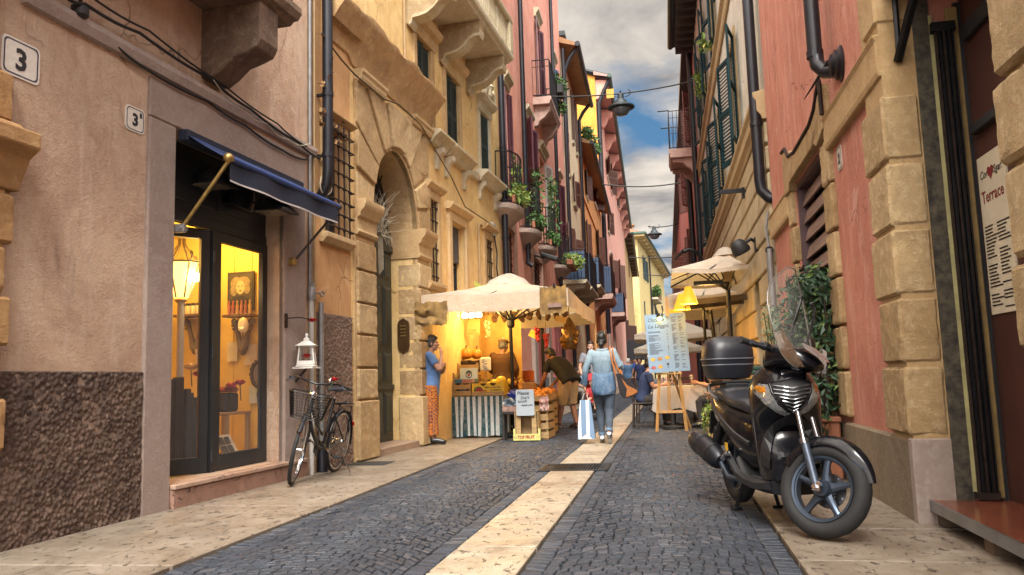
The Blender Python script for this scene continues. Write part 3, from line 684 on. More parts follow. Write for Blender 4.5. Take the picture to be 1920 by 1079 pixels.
u,z=on(442,838,-.4);q=thing('leaflet_stand','leaflets with pictures propped on the shop floor behind the pane','leaflets',LF.P(u,-.45,.21))
mb=MB();mb.hexa([LF.P(a,-.42-d-.12*(b>.25),b)for d in(0,.01)for a,b in((u-.1,.212),(u+.17,.212),(u+.1,.5),(u-.15,.5))]);mb.build('board',mat('cream_paper',(.66,.58,.42),.7),q)
mb=MB()
for a in range(2):
 for b in range(3):t=(.24+b*.085);mb.quad(*[LF.P(u-.09+a*.10-.2*(zz-.21)+x,-.405-.12*(zz-.212)/.288,zz)for x,zz in((0,t),(.085,t),(.085,t+.07),(0,t+.07))])
mb.build('pictures',mat('leaflet_print',(.12,.10,.08),.6,var=.7,scale=30),q)
for i,px in enumerate((444,467)):
 u,z=on(px,442,-.9);q=thing('track_spot',('left' if i==0 else 'right')+' one of the two spot lamps below the shop ceiling','lamp',LF.P(u,-.9,z));mb=MB();mb.lathe([(.03,.07),(.032,0),(.045,-.06)],LF.P(u,-.9,z),10,V((.2,.3,1)));mb.build('can',ZINC,q,smooth=40);mb=MB();mb.tube([LF.P(u,-.9,z+.06),LF.P(u,-.9,2.74)],.008,5);mb.build('stem',ZINC,q)
def plight(p,e,c,r=.08,name='lamp_and_fill_light'):
 l=bpy.data.lights.new(name,'POINT');l.energy=e;l.color=c;l.shadow_soft_size=r;o=bpy.data.objects.new(name,l);col.objects.link(o);o.location=p;return o
plight(LF.P(2.15,-.95,2.6),13,(1,.56,.12),.12)
plight(LF.P(1.6,-2.2,2.5),11,(1,.56,.12),.12)
def cable_run(name,label,pts,r,m,grp=None,cat='cable'):
 return tag(MB_tube(pts,r,name,m),label,cat,grp)
def MB_tube(pts,r,name,m,n=6):
 root=V(pts[0]);mb=MB();mb.tube(pts,r,n);o=mb.build(name,m,None,smooth=60)
 for v in o.data.vertices:v.co-=root
 o.location=root;return o
def sag(F,pix,o,n=6,amp=.02):
 P=[F.P(*[F.uz(x,y,o)[0],o,F.uz(x,y,o)[1]])for x,y in pix];R=[]
 for a,b in zip(P,P[1:]):
  for k in range(n):t=k/n;R.append(a+(b-a)*t-Z*amp*math.sin(PI*t))
 return R+[P[-1]]
cable_run('cable','upper black cable sagging along the ledge of the rose beige house',sag(LF,[(120,-8),(160,8),(262,62),(395,148),(470,205),(560,268),(600,298)],.10),.013,WIRE)
cable_run('cable','thin black cable just under the upper one on the shop house ledge',sag(LF,[(165,-10),(280,58),(420,160),(520,232),(575,275)],.12),.009,WIRE)
cable_run('cable','lower looped cable on the shop house wall below the ledge',sag(LF,[(150,20),(165,45),(205,72),(275,130),(390,190),(460,235),(530,282),(575,300)],.05),.011,WIRE)
cable_run('cable','frayed thin wire along the end of the shop house ledge',sag(LF,[(400,150),(450,200),(500,232),(540,262),(580,270)],.15,amp=.04),.005,CREAMW)
u,z=LF.uz(150,22,.06);q=thing('cable_insulator','black round insulator holding the cables at the top left','insulator',LF.P(u,.06,z));mb=MB();mb.lathe([(.035,-.05),(.06,-.03),(.06,.03),(.035,.05)],LF.P(u,.06,z),12);mb.build('knob',WIRE,q,smooth=40);mb=MB();mb.tube([LF.P(u,-.01,z),LF.P(u,.06,z),LF.P(u,.06,z+.4)],.014,6);mb.build('hook',IRONR,q)
q=thing('downpipe','black iron downpipe between the shop house and the portal house','drainpipe',LF.P(2.86,.12,3.2));mb=MB()
mb.tube([LF.P(2.84,.13,8.0),LF.P(2.84,.13,3.45),LF.P(2.84,.12,3.28),LF.P(2.86,.04,3.16),LF.P(2.86,-.03,3.12)],.062,12);mb.build('pipe',PIPE,q,smooth=50)
mb=MB()
for z in(3.62,4.35,6.0):mb.lathe([(.070,-.025),(.070,.025)],LF.P(2.84,.13,z),12);mb.fbox(LF,2.82,2.86,-.01,.08,z-.015,z+.015)
mb.build('clamp',PIPE,q)
for u,r,l,m in((2.60,.022,'pale grey conduit pipe left of the black downpipe',ZINC),(2.70,.016,'thin ochre pipe close to the black downpipe',mat('ochre_pipe',(.34,.22,.10),.6))):
 MBp=MB_tube([LF.P(u,.03,8.0),LF.P(u,.03,2.02 if r>.02 else .0)],r,'conduit',m);tag(MBp,l,'pipe')
q=thing('gas_pipe','white gas pipe with a valve and elbow by the shop jamb','pipe',LF.P(2.60,.05,0));mb=MB();mb.tube([LF.P(2.60,.045,2.05),LF.P(2.60,.05,.0)],.028,10);mb.build('pipe',mat('white_pipe',(.45,.42,.38),.5,var=.2),q,smooth=50);mb=MB();mb.lathe([(.04,-.07),(.045,-.03),(.045,.05),(.03,.08)],LF.P(2.60,.05,1.98),10);mb.box(LF.P(2.60,.05,2.08),(.05,.05,.06));mb.build('valve',ZINC,q,smooth=40)
mb=MB();mb.tube([LF.P(2.62,.06,2.0),LF.P(2.75,.07,2.0)],.010,6);mb.tube([LF.P(2.80+.05*math.cos(a),.07,2.0+.025*math.sin(a))for a in[PI*k/6 for k in range(12)]],.009,6,loop=True);mb.build('handle',ZINC,q,smooth=50)
q=thing('pipe_boot','slim grey pipe with a dark cast boot by the wall behind the bicycle','pipe',LF.P(2.86,.08,0));mb=MB();mb.lathe([(.030,.3),(.030,1.9)],LF.P(2.80,.06,0),12);mb.build('upper_pipe',ZINC,q,smooth=45);mb=MB();mb.lathe([(.06,0),(.06,.3),(.05,.33)],LF.P(2.80,.07,0),12);mb.build('pipe',PIPE,q,smooth=45)
mb=MB();mb.lathe([(.066,.29),(.066,.33)],LF.P(2.80,.07,0),12);mb.build('collar',IRON,q)
random.seed(3);mb=MB();lv=MB()
for k in range(14):
 p=LF.P(2.72+random.uniform(-.1,.2),.14,random.uniform(3.35,4.6));d=V((random.uniform(-.1,.2),random.uniform(-.2,.2),random.uniform(-.05,.2)));mb.tube([p,p+d*.5+Z*.02,p+d],.003,4)
 for j in range(3):c=p+d*random.random();a,b=V((random.uniform(-1,1),random.uniform(-1,1),random.uniform(-1,1))).normalized()*.035,V((random.uniform(-1,1),random.uniform(-1,1),random.uniform(-1,1))).normalized()*.03;lv.quad(c-a,c+b,c+a,c-b)
q=thing('dry_creeper','dry brown creeper clinging beside the black downpipe','plant',LF.P(2.75,.1,3.4));mb.build('twigs',IRONR,q);lv.build('leaves',mat('dry_leaf',(.28,.14,.04),.8,var=.5,scale=30),q)
ph=thing('portal_house','yellow ochre house with an arched stone portal, green shutters and a big stone balcony','house',LF.P(5.1,0,0))
GW=(2.97,3.56,2.74,4.08);PT=(4.34,5.95,0.0,4.3)
W1=(6.07,6.74,5.05,6.50);W2=(7.50,8.24,5.05,6.45);W3=(9.62,10.22,5.12,6.42);W0=(3.02,3.62,5.72,7.0)
LW0=(6.50,6.90,2.55,3.93);LW1=(7.62,8.42,2.30,3.77);LW2=(9.78,10.22,2.3,3.80)
mb=MB();wall(mb,LF,3.70,11.16,-.05,8.3,[PT+(.9,),W1,W2,W3,LW0+(.28,),LW1,LW2],dep=.22);mb.build('wall',PL_OCHRE,ph)
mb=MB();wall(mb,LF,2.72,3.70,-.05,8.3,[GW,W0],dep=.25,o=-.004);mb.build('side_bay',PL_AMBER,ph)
mb=MB();mb.fbox(LF,2.73,3.66,-.05,.015,-.05,1.79);mb.build('plinth',PEB,ph,bev=.015);pebble_wall(LF,2.74,3.68,-.03,1.80,.024,.013,.010,PEB,'plinth',ph,9)
surround(LF,GW,.07,.03,TUFS,ph)
window(LF,GW,ph,CHAR,.2)
def grate(F,r,o,nu,nz_,parent,rad=.010,knots=True):
 a,b,c,d=r;mb=MB()
 for i in range(nu):u=a+(b-a)*(i+.5)/nu;mb.tube([F.P(u,o,c-.03),F.P(u,o,d+.03)],rad,6)
 for j in range(nz_):
  z=c+(d-c)*(j+.5)/nz_;mb.tube([F.P(a-.03,-.02,z),F.P(a-.03,o+.012,z),F.P(b+.03,o+.012,z),F.P(b+.03,-.02,z)],rad,6)
  if knots:
   for i in range(nu):mb.box(F.P(a+(b-a)*(i+.5)/nu,o,z),(.03,.03,.03))
 return mb.build('window_grate',IRONR,parent)
grate(LF,GW,.09,4,8,ph)
SPR=3.30;UC=(PT[0]+PT[1])/2;RAD_=(PT[1]-PT[0])/2;AH=4.30-SPR
po=MB()
for a,b in((3.74,4.34),(5.95,6.52)):po.fbox(LF,a,b,-.05,.03,-.05,2.86)
def arc(t):return UC+RAD_*math.cos(t),SPR+AH*math.sin(t)
U0,U1,ZT=3.80,6.50,4.92
n=24
outer=lambda t:(lambda c,s:(UC+c*k,SPR+s*k)if(k:=min((U1-UC)/abs(c)if abs(c)>1e-6 else 1e9,(ZT-SPR)/s if s>1e-6 else 1e9))else None)(math.cos(t),math.sin(t))
for i in range(n):
 t0,t1=PI*i/n,PI*(i+1)/n;q=[arc(t0),outer(t0),outer(t1),arc(t1)]
 for e in(0,):po.hexa([LF.P(u,o,z)for o in(-.05,.03)for u,z in q])
 (a,b),(c,d)=arc(t0),arc(t1);po.quad(LF.P(a,.03,b),LF.P(c,.03,d),LF.P(c,-.45,d),LF.P(a,-.45,b))
for u in(PT[0]-.002,PT[1]+.002):po.quad(LF.P(u,.03,0),LF.P(u,-.45,0),LF.P(u,-.45,SPR),LF.P(u,.03,SPR))
for i in range(n):
 t0,t1=PI*i/n,PI*(i+1)/n;(a,b),(c,d)=arc(t0),arc(t1)
 po.quad(LF.P(a,-.445,b),LF.P(c,-.445,d),LF.P(c,-.445,4.35),LF.P(a,-.445,4.35))
portal=po.build('portal',TUFS,ph)
angs=[0,17,36,56,75,105,124,144,163,180]
for i,(a0,a1)in enumerate(zip(angs,angs[1:])):
 g=1.3;t0,t1=RAD(a0+(g if i else 0)),RAD(a1-(g if i<8 else 0));ts=[t0+(t1-t0)*k/5 for k in range(6)]
 inner=[arc(t)for t in ts];inner=[(UC+(u-UC)*1.05,SPR+(z-SPR)*1.05)for u,z in inner];ou=[outer(t)for t in reversed(ts)]
 if a0<50:ou=[(u-.02,z)for u,z in ou]
 out2=[]
 for k,t in enumerate(reversed(ts)):
  out2.append(ou[k])
  if k<5:
   tn=list(reversed(ts))[k+1];tc_=math.atan2(ZT-SPR,U1-UC)
   for tq,cq in((tc_,(U1,ZT)),(PI-tc_,(2*UC-U1,ZT))):
    if min(t,tn)<tq<max(t,tn):out2.append(cq)
 mb=MB();mb.prism(inner+out2,lambda a,b,d:LF.P(a,d,b),.0,.10 if i==4 else(.075 if i%2 else .055));rough(mb.build('voussoir',TUF,portal,bev=0.012,seg=1))
for side in(0,1):
 z=.02;k=0
 for h in(.75,.40,.42,.40,.42,.38):
  a,b=((3.78,4.345)if side==0 else(5.945,6.48));e=.0 if k else .03
  mb=MB();mb.fbox(LF,a-e,b+e*(side==1),-.3,.065+.02*(k==0),z+.012,min(z+h-.012,2.83));rough(mb.build('block',TUF,portal,bev=0.014,seg=1));z+=h;k+=1
 a,b=((3.70,4.42)if side==0 else(5.87,6.56))
 prof=[(-.45,2.86),(.06,2.86),(.09,2.90),(.06,2.94),(.06,3.08),(.10,3.10),(.11,3.15),(.16,3.20),(.18,3.26),(.18,3.31),(-.45,3.32)]
 mb=MB();molding(mb,LF,a+.06,b-.06,prof);rough(mb.build('capital',TUFS,portal,bev=0.003),.05,.004)
mb=MB();mb.fbox(LF,4.345,6.30,-.9,.02,-.05,.115);mb.build('sill_step',stone('portal_step',(.36,.26,.18),(.24,.16,.11),(.46,.36,.27),.015,14),portal,bev=.012)
for a,b in((3.80,4.62),(5.68,6.52)):
 mb=MB();molding(mb,LF,a,b,[(-.02,4.90),(.10,4.90),(.12,4.94),(.12,4.98),(.15,5.01),(.15,5.05),(-.02,5.06)]);mb.build('entablature',TUFS,portal,bev=.004)
random.seed(9);mb=MB();R=[]
for i in range(34):
 u=2.94+(6.62-2.94)*i/33;e=noise.noise(V((u*2.4,0,3)))*.05;tp=5.62+(.10*max(0,noise.noise(V((u*1.7,5,1))))if u<4.2 else 0)+e*.5
 b=5.06 if u>3.72 else 5.16
 R.append([LF.P(u,o+e*(o>.05),z)for o,z in((-.02,b),(.03,b+.02),(.05,b+.12),(.10,b+.22),(.17,5.36),(.24,5.46),(.30,5.53),(.33,5.57),(.33+e*.4,tp-.015),(-.02,tp+.04))])
mb.rings(R);mb.build('cornice',CORN,ph,smooth=40)
def sill_block(u0,u1,z,cons):
 mb=MB();molding(mb,LF,u0,u1,[(-.02,z-.20),(.10,z-.20),(.14,z-.14),(.16,z-.12),(.24,z-.06),(.26,z-.05),(.26,z),(-.02,z+.03)]);s=mb.build('sill',PALEST,ph,bev=.006)
 for u in cons:
  mb=MB();mb.prism([(-.02,z-.55),(.04,z-.56),(.06,z-.5),(.06,z-.40),(.10,z-.33),(.17,z-.28),(.17,z-.20),(-.02,z-.20)],lambda o,q,d:LF.P(d,o,q),u-.07,u+.07);mb.build('console',PALEST,s,bev=.008)
sill_block(6.50,7.28,5.06,(6.95,));sill_block(7.32,8.62,5.05,(7.45,8.45));sill_block(9.30,10.8,5.10,(9.5,10.6))
mb=MB();molding(mb,LF,8.62,9.30,[(-.02,4.86),(.08,4.88),(.10,4.98),(-.02,5.03)]);mb.build('string_course',PALEST,ph,bev=.004)
for r,k in((W1,0),(W2,0),(W3,1)):
 a,b,c,d=r;mb=MB()
 mb.fbox(LF,a-.13,a,-.02,.04,c+.03,d);mb.fbox(LF,b,b+.15,-.02,.04,c+.03,d);mb.fbox(LF,b+.05,b+.10,.04,.055,c+.03,d)
 molding(mb,LF,a-.15,b+.17,[(-.02,d),(.06,d),(.08,d+.06),(.08,d+.16),(.16,d+.20),(.20,d+.27),(.20,d+.31),(-.02,d+.33)])
 mb.build('window_surround',TUFS if not k else PALEST,ph,bev=.006)
 window(LF,r,ph,CHAR,.2)
for(hu,ang,w_,z0,z1,side,r)in((W1[0]+.01,8,.33,5.08,6.49,1,0),(W1[0]+.345,4,.32,5.08,6.49,1,0),(W2[0]+.01,8,.36,5.08,6.44,1,0),(W2[0]+.375,4,.35,5.08,6.44,1,0),(W3[0]+.01,6,.58,5.14,6.41,1,0),(W0[0]+.01,10,.29,5.74,6.98,1,0),(W0[0]+.31,10,.29,5.74,6.98,1,0)):
 shutter_mb(LF,hu,RAD(ang),w_,z0,z1,side,o=-.06).build('shutter',mat('teal_shutter',(.02,.055,.06),.5,var=.4,scale=5)if hu>9 or hu<4 else GSHUT,ph)
window(LF,W0,ph,CHAR,.2)
mb=MB()
for s in(-1,1):
 um=(W3[0]+W3[1])/2+.08;mb.tube([LF.P(um+s*(.34-.11*k*.3)+.06*math.cos(k*1.1),.1,6.80+.10*math.sin(k*1.1)+.05*k)for k in range(8)],[.07,.08,.08,.07,.06,.06,.05,.04],7)
mb.lathe([(.08,0),(.13,.06),(.09,.16),(.14,.24),(.05,.36)],LF.P(um,.1,6.78),10);mb.build('scroll_pediment',PALEST,ph,smooth=60)
for r,o in((LW0,.05),(LW1,.05),(LW2,.05)):surround(LF,r,.15 if r is not LW0 else .13,o,TUFS,ph);window(LF,r,ph,CHAR,.2,nv=1)
grate(LF,LW0,.02,3,6,ph,.011);grate(LF,LW2,.03,3,5,ph,.011)
mb=MB();a,b,c,d=LW1;mb.fbox(LF,a+.02,b-.02,-.14,-.10,3.10,d-.02);mb.build('roller_blind',mat('slate_blind',(.05,.055,.075),.5),ph)
mb=MB();mb.quad(LF.P(a+.05,-.185,c+.05),LF.P(b-.3,-.185,c+.05),LF.P(b-.3,-.185,3.1),LF.P(a+.05,-.185,3.1));mb.build('lit_pane',glow('lit_window',(1,.55,.12),.35),ph)
BZ=7.16;BO=.86
mb=MB();molding(mb,LF,5.55,9.25,[(-.02,BZ),(BO-.10,BZ),(BO-.08,BZ+.03),(BO-.02,BZ+.05),(BO,BZ+.10),(BO,BZ+.16),(-.02,BZ+.17)]);gb=mb.build('balcony',PALEST,ph,bev=.005)
prof=[(-.02,6.52),(.05,6.50),(.09,6.54),(.11,6.62),(.22,6.63),(.34,6.66),(.46,6.74),(.56,6.85),(.66,6.90),(.74,6.90),(.76,6.98),(.78,BZ),(-.02,BZ)]
for u in(5.70,7.22,8.78):
 mb=MB();mb.prism(prof,lambda o,z,d:LF.P(d,o,z),u,u+.22);mb.build('bracket',stone('bracket_stone',(.36,.26,.14),(.22,.14,.07),(.5,.41,.26),.01,10),gb,bev=.012)
 mb=MB();R=[[LF.P(x,o+.004,z-.025)for x in(u-.025,u+.245)]+[LF.P(x,o+.004,z+.02)for x in(u+.245,u-.025)]for o,z in prof[1:-2]];mb.rings(R);mb.build('bracket_edge',PALEST,gb)
for i in range(28):
 u=5.7+i*.125;mb=MB();mb.lathe([(.035,0),(.05,.04),(.028,.10),(.052,.28),(.03,.5),(.045,.56),(.035,.6)],LF.P(u,BO-.10,BZ+.17),8);mb.build('baluster',PALEST,gb,smooth=50)
mb=MB();molding(mb,LF,5.55,9.25,[(BO-.19,BZ+.77),(BO-.01,BZ+.77),(BO+.01,BZ+.82),(BO+.01,BZ+.88),(BO-.21,BZ+.88)]);mb.build('handrail',PALEST,gb,bev=.005)
mb=MB();mb.fbox(LF,9.02,9.24,BO-.2,BO,BZ+.17,BZ+.77);mb.build('rail_post',PALEST,gb,bev=.01)
door=MB();DO=-.40
GRD=mat('green_black_door',(.026,.030,.024),.45,var=.35,scale=3,bmp=.001)
dr=None
for s,(a,b)in enumerate(((4.36,5.14),(5.15,5.93))):
 mb=MB();mb.fbox(LF,a,b,DO-.06,DO,.12,3.28)
 cols_=[(a+.07,(a+b)/2-.03),((a+b)/2+.03,b-.07)]
 for z0,z1 in((.22,.84),(1.0,1.42),(1.52,2.42),(2.52,2.92)):
  for c,d in cols_:
   t=.05
   mb.add([LF.P(c,DO+.002,z0),LF.P(d,DO+.002,z0),LF.P(d,DO+.002,z1),LF.P(c,DO+.002,z1),LF.P(c+t,DO+.035,z0+t),LF.P(d-t,DO+.035,z0+t),LF.P(d-t,DO+.035,z1-t),LF.P(c+t,DO+.035,z1-t)],[(4,5,6,7),(0,1,5,4),(1,2,6,5),(2,3,7,6),(3,0,4,7)])
 mb.fbox(LF,a,b,DO,DO+.03,.88,.95);mb.fbox(LF,a,b,DO,DO+.03,2.95,3.06)
 d_=mb.build('door',GRD,ph,bev=.004)
 mb=MB();mb.lathe([(.012,0),(.03,.015),(.035,.04),(.0,.06)],LF.P((b-.06)if s==0 else(a+.06),DO,1.2),10,LF.n);mb.build('handle',BRASS,d_,smooth=50)
mb=MB();mb.fbox(LF,4.36,5.93,DO-.06,DO-.02,3.28,3.32);mb.quad(*[LF.P(u,DO-.05,z)for u,z in((4.3,3.3),(5.98,3.3),(5.98,4.32),(4.3,4.32))]);f=mb.build('fanlight',mat('fanlight_dark',(.012,.013,.014),.25),ph)
mb=MB()
for k in range(1,10):t=PI*k/10;a,b=arc(t);mb.tube([LF.P(UC,DO,3.32),LF.P(a,DO,b)],.012,5)
for s in(.4,.72):mb.tube([LF.P(UC+RAD_*s*math.cos(t),DO,SPR+AH*s*math.sin(t))for t in[PI*k/16 for k in range(17)]],.012,5)
mb.build('fan_grille',IRON,f)
random.seed(21);mb=MB()
c=LF.P(4.98,-.18,3.25)
for k in range(70):
 d=V((random.uniform(-.5,.5),random.uniform(-.35,.75),random.uniform(-.9,1.25)));d=d*random.uniform(.3,.62);e=V((random.uniform(-.1,.1),random.uniform(-.1,.1),random.uniform(-.08,.08)))
 mb.tube([c+V((random.uniform(-.04,.04),random.uniform(-.04,.04),-.15)),c+d*.5+e,c+d],[.005,.004,.002],4)
 if k%2:mb.tube([c+d*.6+e*.5,c+d*.8+e+V((.03,.06,.03))],.002,4)
for k in range(5):mb.tube([c+V((k*.012-.02,k*.015,-.1)),c+V((k*.01,k*.014,-.75+k*.02))],.006,5)
q=thing('twig_bunch','bunch of dried pale twigs hanging in the arch of the portal','dried plant',c);mb.build('twigs',mat('dry_twig',(.40,.34,.24),.8,var=.4,scale=20),q)
u,z=LF.uz(757,630,.0);u,z=6.21-.02,at_u(LF,757,630,5.95)[1]
oo=at_u(LF,757,630,5.945)
q=thing('intercom_panel','bronze intercom plate with rows of buttons on the portal jamb','intercom',LF.P(5.94,oo[0],oo[1]));mb=MB()
poly=[(-.10,-.22),(.0,-.27),(.10,-.22),(.12,-.16),(.12,.16),(.10,.22),(.0,.27),(-.10,.22),(-.12,.16),(-.12,-.16)]
mb.prism(poly,lambda a,b,d:LF.P(5.943-d,oo[0]-a*.8,oo[1]+b),-.01,.02);mb.build('plate',mat('bronze',(.14,.075,.03),.4,.7,var=.4),q,bev=.004)
mb=MB()
for a in(-.04,.0,.04):
 for b in(.0,.05,.10,.15):mb.box(LF.P(5.918,oo[0]+a*.8,oo[1]+b),(.02,.02,.022))
mb.build('buttons',BRASS,q)
cable_run('cable','brown cable dipping across the front of the portal house',sag(LF,[(602,62),(640,112),(665,140),(720,186),(748,196),(790,236),(815,280),(845,330),(872,388),(908,412),(935,432)],.12,amp=.0),.012,mat('brown_cable',(.12,.08,.04),.7))
for i,(x,l)in enumerate(((611,'cream looped cable beside the downpipe above the grated window'),(615,'second thin cream cable beside the downpipe'))):
 cable_run('cable',l,sag(LF,[(604,130),(x-2,165),(x+2,180),(x-1,250),(x-4,310)],.06,amp=0)+([LF.P(LF.uz(612+12*math.cos(a),345+22*math.sin(a),.08)[0],.08,LF.uz(612+12*math.cos(a),345+22*math.sin(a),.08)[1])for a in[k*.6-1.6 for k in range(10)]]if i==0 else[]),.008,CREAMW)
tag(MB_tube([LF.P(5.55,.03,8.3),LF.P(5.55,.03,5.65)],.018,'conduit',mat('ochre_pipe',(.34,.22,.10),.6)),'ochre pipe on the yellow wall left of the shuttered windows','pipe')
tag(MB_tube([LF.P(9.30,.03,2.0),LF.P(9.30,.03,3.95),LF.P(9.36,.03,4.02),LF.P(9.8,.03,4.02)],.02,'conduit',mat('ochre_pipe',(.34,.22,.10),.6)),'bent ochre pipe beside the barred far window of the yellow house','pipe')
u,z=LF.uz(925,431,.06);q=thing('junction_box','cream junction box with hanging wires at the end of the yellow house','junction box',LF.P(u,.06,z));mb=MB();mb.fbox(LF,u-.12,u+.12,0,.1,z-.14,z+.14);mb.build('case',mat('cream_plastic',(.42,.38,.30),.5),q,bev=.01);mb=MB();mb.tube([LF.P(u,.08,z-.14),LF.P(u+.1,.1,z-.5),LF.P(u+.03,.1,z-.8),LF.P(u+.15,.1,z-1.1)],.015,6);mb.build('wire',WIRE,q)
u,z=LF.uz(801,333);plaque(LF,801,333,.16,.14,'5',.1,'small pale number tile on the yellow wall above the barred window')
q=thing('downpipe','tall black downpipe at the corner of the yellow and the pink house','drainpipe',LF.P(10.98,.12,0));mb=MB();mb.tube([LF.P(10.95,.14,10),LF.P(10.95,.14,0)],.07,10);mb.build('pipe',PIPE,q,smooth=50);mb=MB()
for z in(2,4,6,8):mb.lathe([(.082,-.03),(.082,.03)],LF.P(10.95,.14,z),10)
mb.build('clamp',PIPE,q)
def plaster2(n,c,d,l):return plaster(n,c,d,l,.55,.45,.008)
PINK3=plaster2('render_coral',(.72,.33,.24),(.62,.25,.175),(.76,.46,.37));CREAM4=plaster2('render_cream',(.68,.56,.36),(.58,.45,.26),(.74,.66,.50))
ORNG5=plaster2('render_orange',(.72,.36,.13),(.62,.27,.09),(.74,.46,.24));ROSE6=plaster2('render_rose',(.64,.34,.26),(.54,.25,.19),(.70,.44,.36))
YEL6=plaster2('render_saffron',(.60,.29,.045),(.50,.21,.03),(.66,.40,.13));YEL8=plaster2('render_pale_yellow',(.60,.47,.20),(.50,.36,.13),(.68,.58,.34));TAN7=plaster2('render_tan',(.44,.29,.11),(.35,.21,.08),(.52,.38,.20))
PURP=mat('aubergine_shutter',(.10,.032,.048),.5,var=.3,scale=3);BRSH=mat('brown_shutter',(.125,.058,.040),.55,var=.3,scale=3);BLSH=mat('blue_shutter',(.05,.09,.17),.5,var=.3,scale=3);TEALS=mat('teal_shutter',(.02,.055,.06),.5)
GUT=mat('dark_gutter',(.018,.022,.024),.4,.4,var=.3);GREENG=mat('green_gutter',(.035,.075,.05),.5,.2,var=.3);SOFF=mat('timber_soffit',(.30,.15,.06),.7,var=.35,scale=3);TILE=mat('roof_tile',(.30,.13,.07),.85,var=.5,scale=8,bmp=.01,bscale=30)
LEAFM=[]
def leaf_mat(name,c,c2,c3=None):
 m,nt,b=nodes(name);g=nt.nodes.new('ShaderNodeNewGeometry');r=g.outputs['Random Per Island']
 a=mixc(nt,r,lin(c),lin(c2))
 if c3:a=mixc(nt,ramp(nt,r,.86,.92),a,lin(c3))
 nt.links.new(a,b.inputs['Base Color']);b.inputs['Roughness'].default_value=.5;b.inputs['Specular IOR Level'].default_value=.4
 b.inputs['Transmission Weight'].default_value=0;return m
LEAF=leaf_mat('leaf_green',(.030,.085,.018),(.075,.15,.03));LEAFY=leaf_mat('leaf_yellow_green',(.07,.16,.03),(.22,.26,.05),(.45,.40,.06));TERRA=mat('terracotta',(.30,.11,.055),.8,var=.3,scale=10)
def leaves(mb,pts,n,r,s,rnd,k=0,asp=.5):
 """n leaves scattered in blobs: pts = [(centre, (rx, ry, rz))]"""
 for _ in range(n):
  c,rr=rnd.choice(pts);c=V(c)
  while True:
   q=V((rnd.uniform(-1,1),rnd.uniform(-1,1),rnd.uniform(-1,1)))
   if .15<q.length<1:break
  p=c+V((q.x*rr[0],q.y*rr[1],q.z*rr[2]));d=(q+V((rnd.uniform(-.8,.8),rnd.uniform(-.8,.8),rnd.uniform(-.5,.8)))).normalized()
  t=d.orthogonal().normalized();t=(Matrix.Rotation(rnd.uniform(0,6.28),3,d)@t);l=s*rnd.uniform(.45,1.5)
  nrm=d.cross(t)*l*asp;mid=p+t*l*.5+d*l*.12
  mb.add([p,mid-nrm*.5,p+t*l,mid+nrm*.5],[(0,1,2,3)],k)
def potplant(name,label,blobs,n,s,loc,pot=None,m=None,cat='potted plant',grp=None,seed=1):
 t=thing(name,label,cat,loc,grp);rnd=random.Random(seed);L=V(loc)
 mb=MB();leaves(mb,[(L+V(c),r)for c,r in blobs],n,0,s,rnd);mb.build('foliage',m or LEAF,t)
 mb=MB()
 for c,r in blobs:
  for k in range(3):q=L+V(c)+V((rnd.uniform(-.5,.5)*r[0],rnd.uniform(-.5,.5)*r[1],r[2]*rnd.uniform(-.2,.6)));mb.tube([L,(L+q)/2+V((rnd.uniform(-.03,.03),0,.02)),q],.006,4)
 mb.build('stems',STEM,t)
 if pot:pot(t,L)
 return t
def trough(F,u0,u1,o0,o1,z0,z1,m=TERRA):
 def f(t,L):mb=MB();mb.fbox(F,u0,u1,o0,o1,z0,z1);mb.build('trough',m,t,bev=.015)
 return f
def hood(F,a,b,z,parent,m,o=.16):
 mb=MB();molding(mb,F,a,b,[(-.02,z),(.05,z),(.07,z+.10),(o,z+.20),(o,z+.27),(-.02,z+.30)]);return mb.build('window_hood',m,parent)
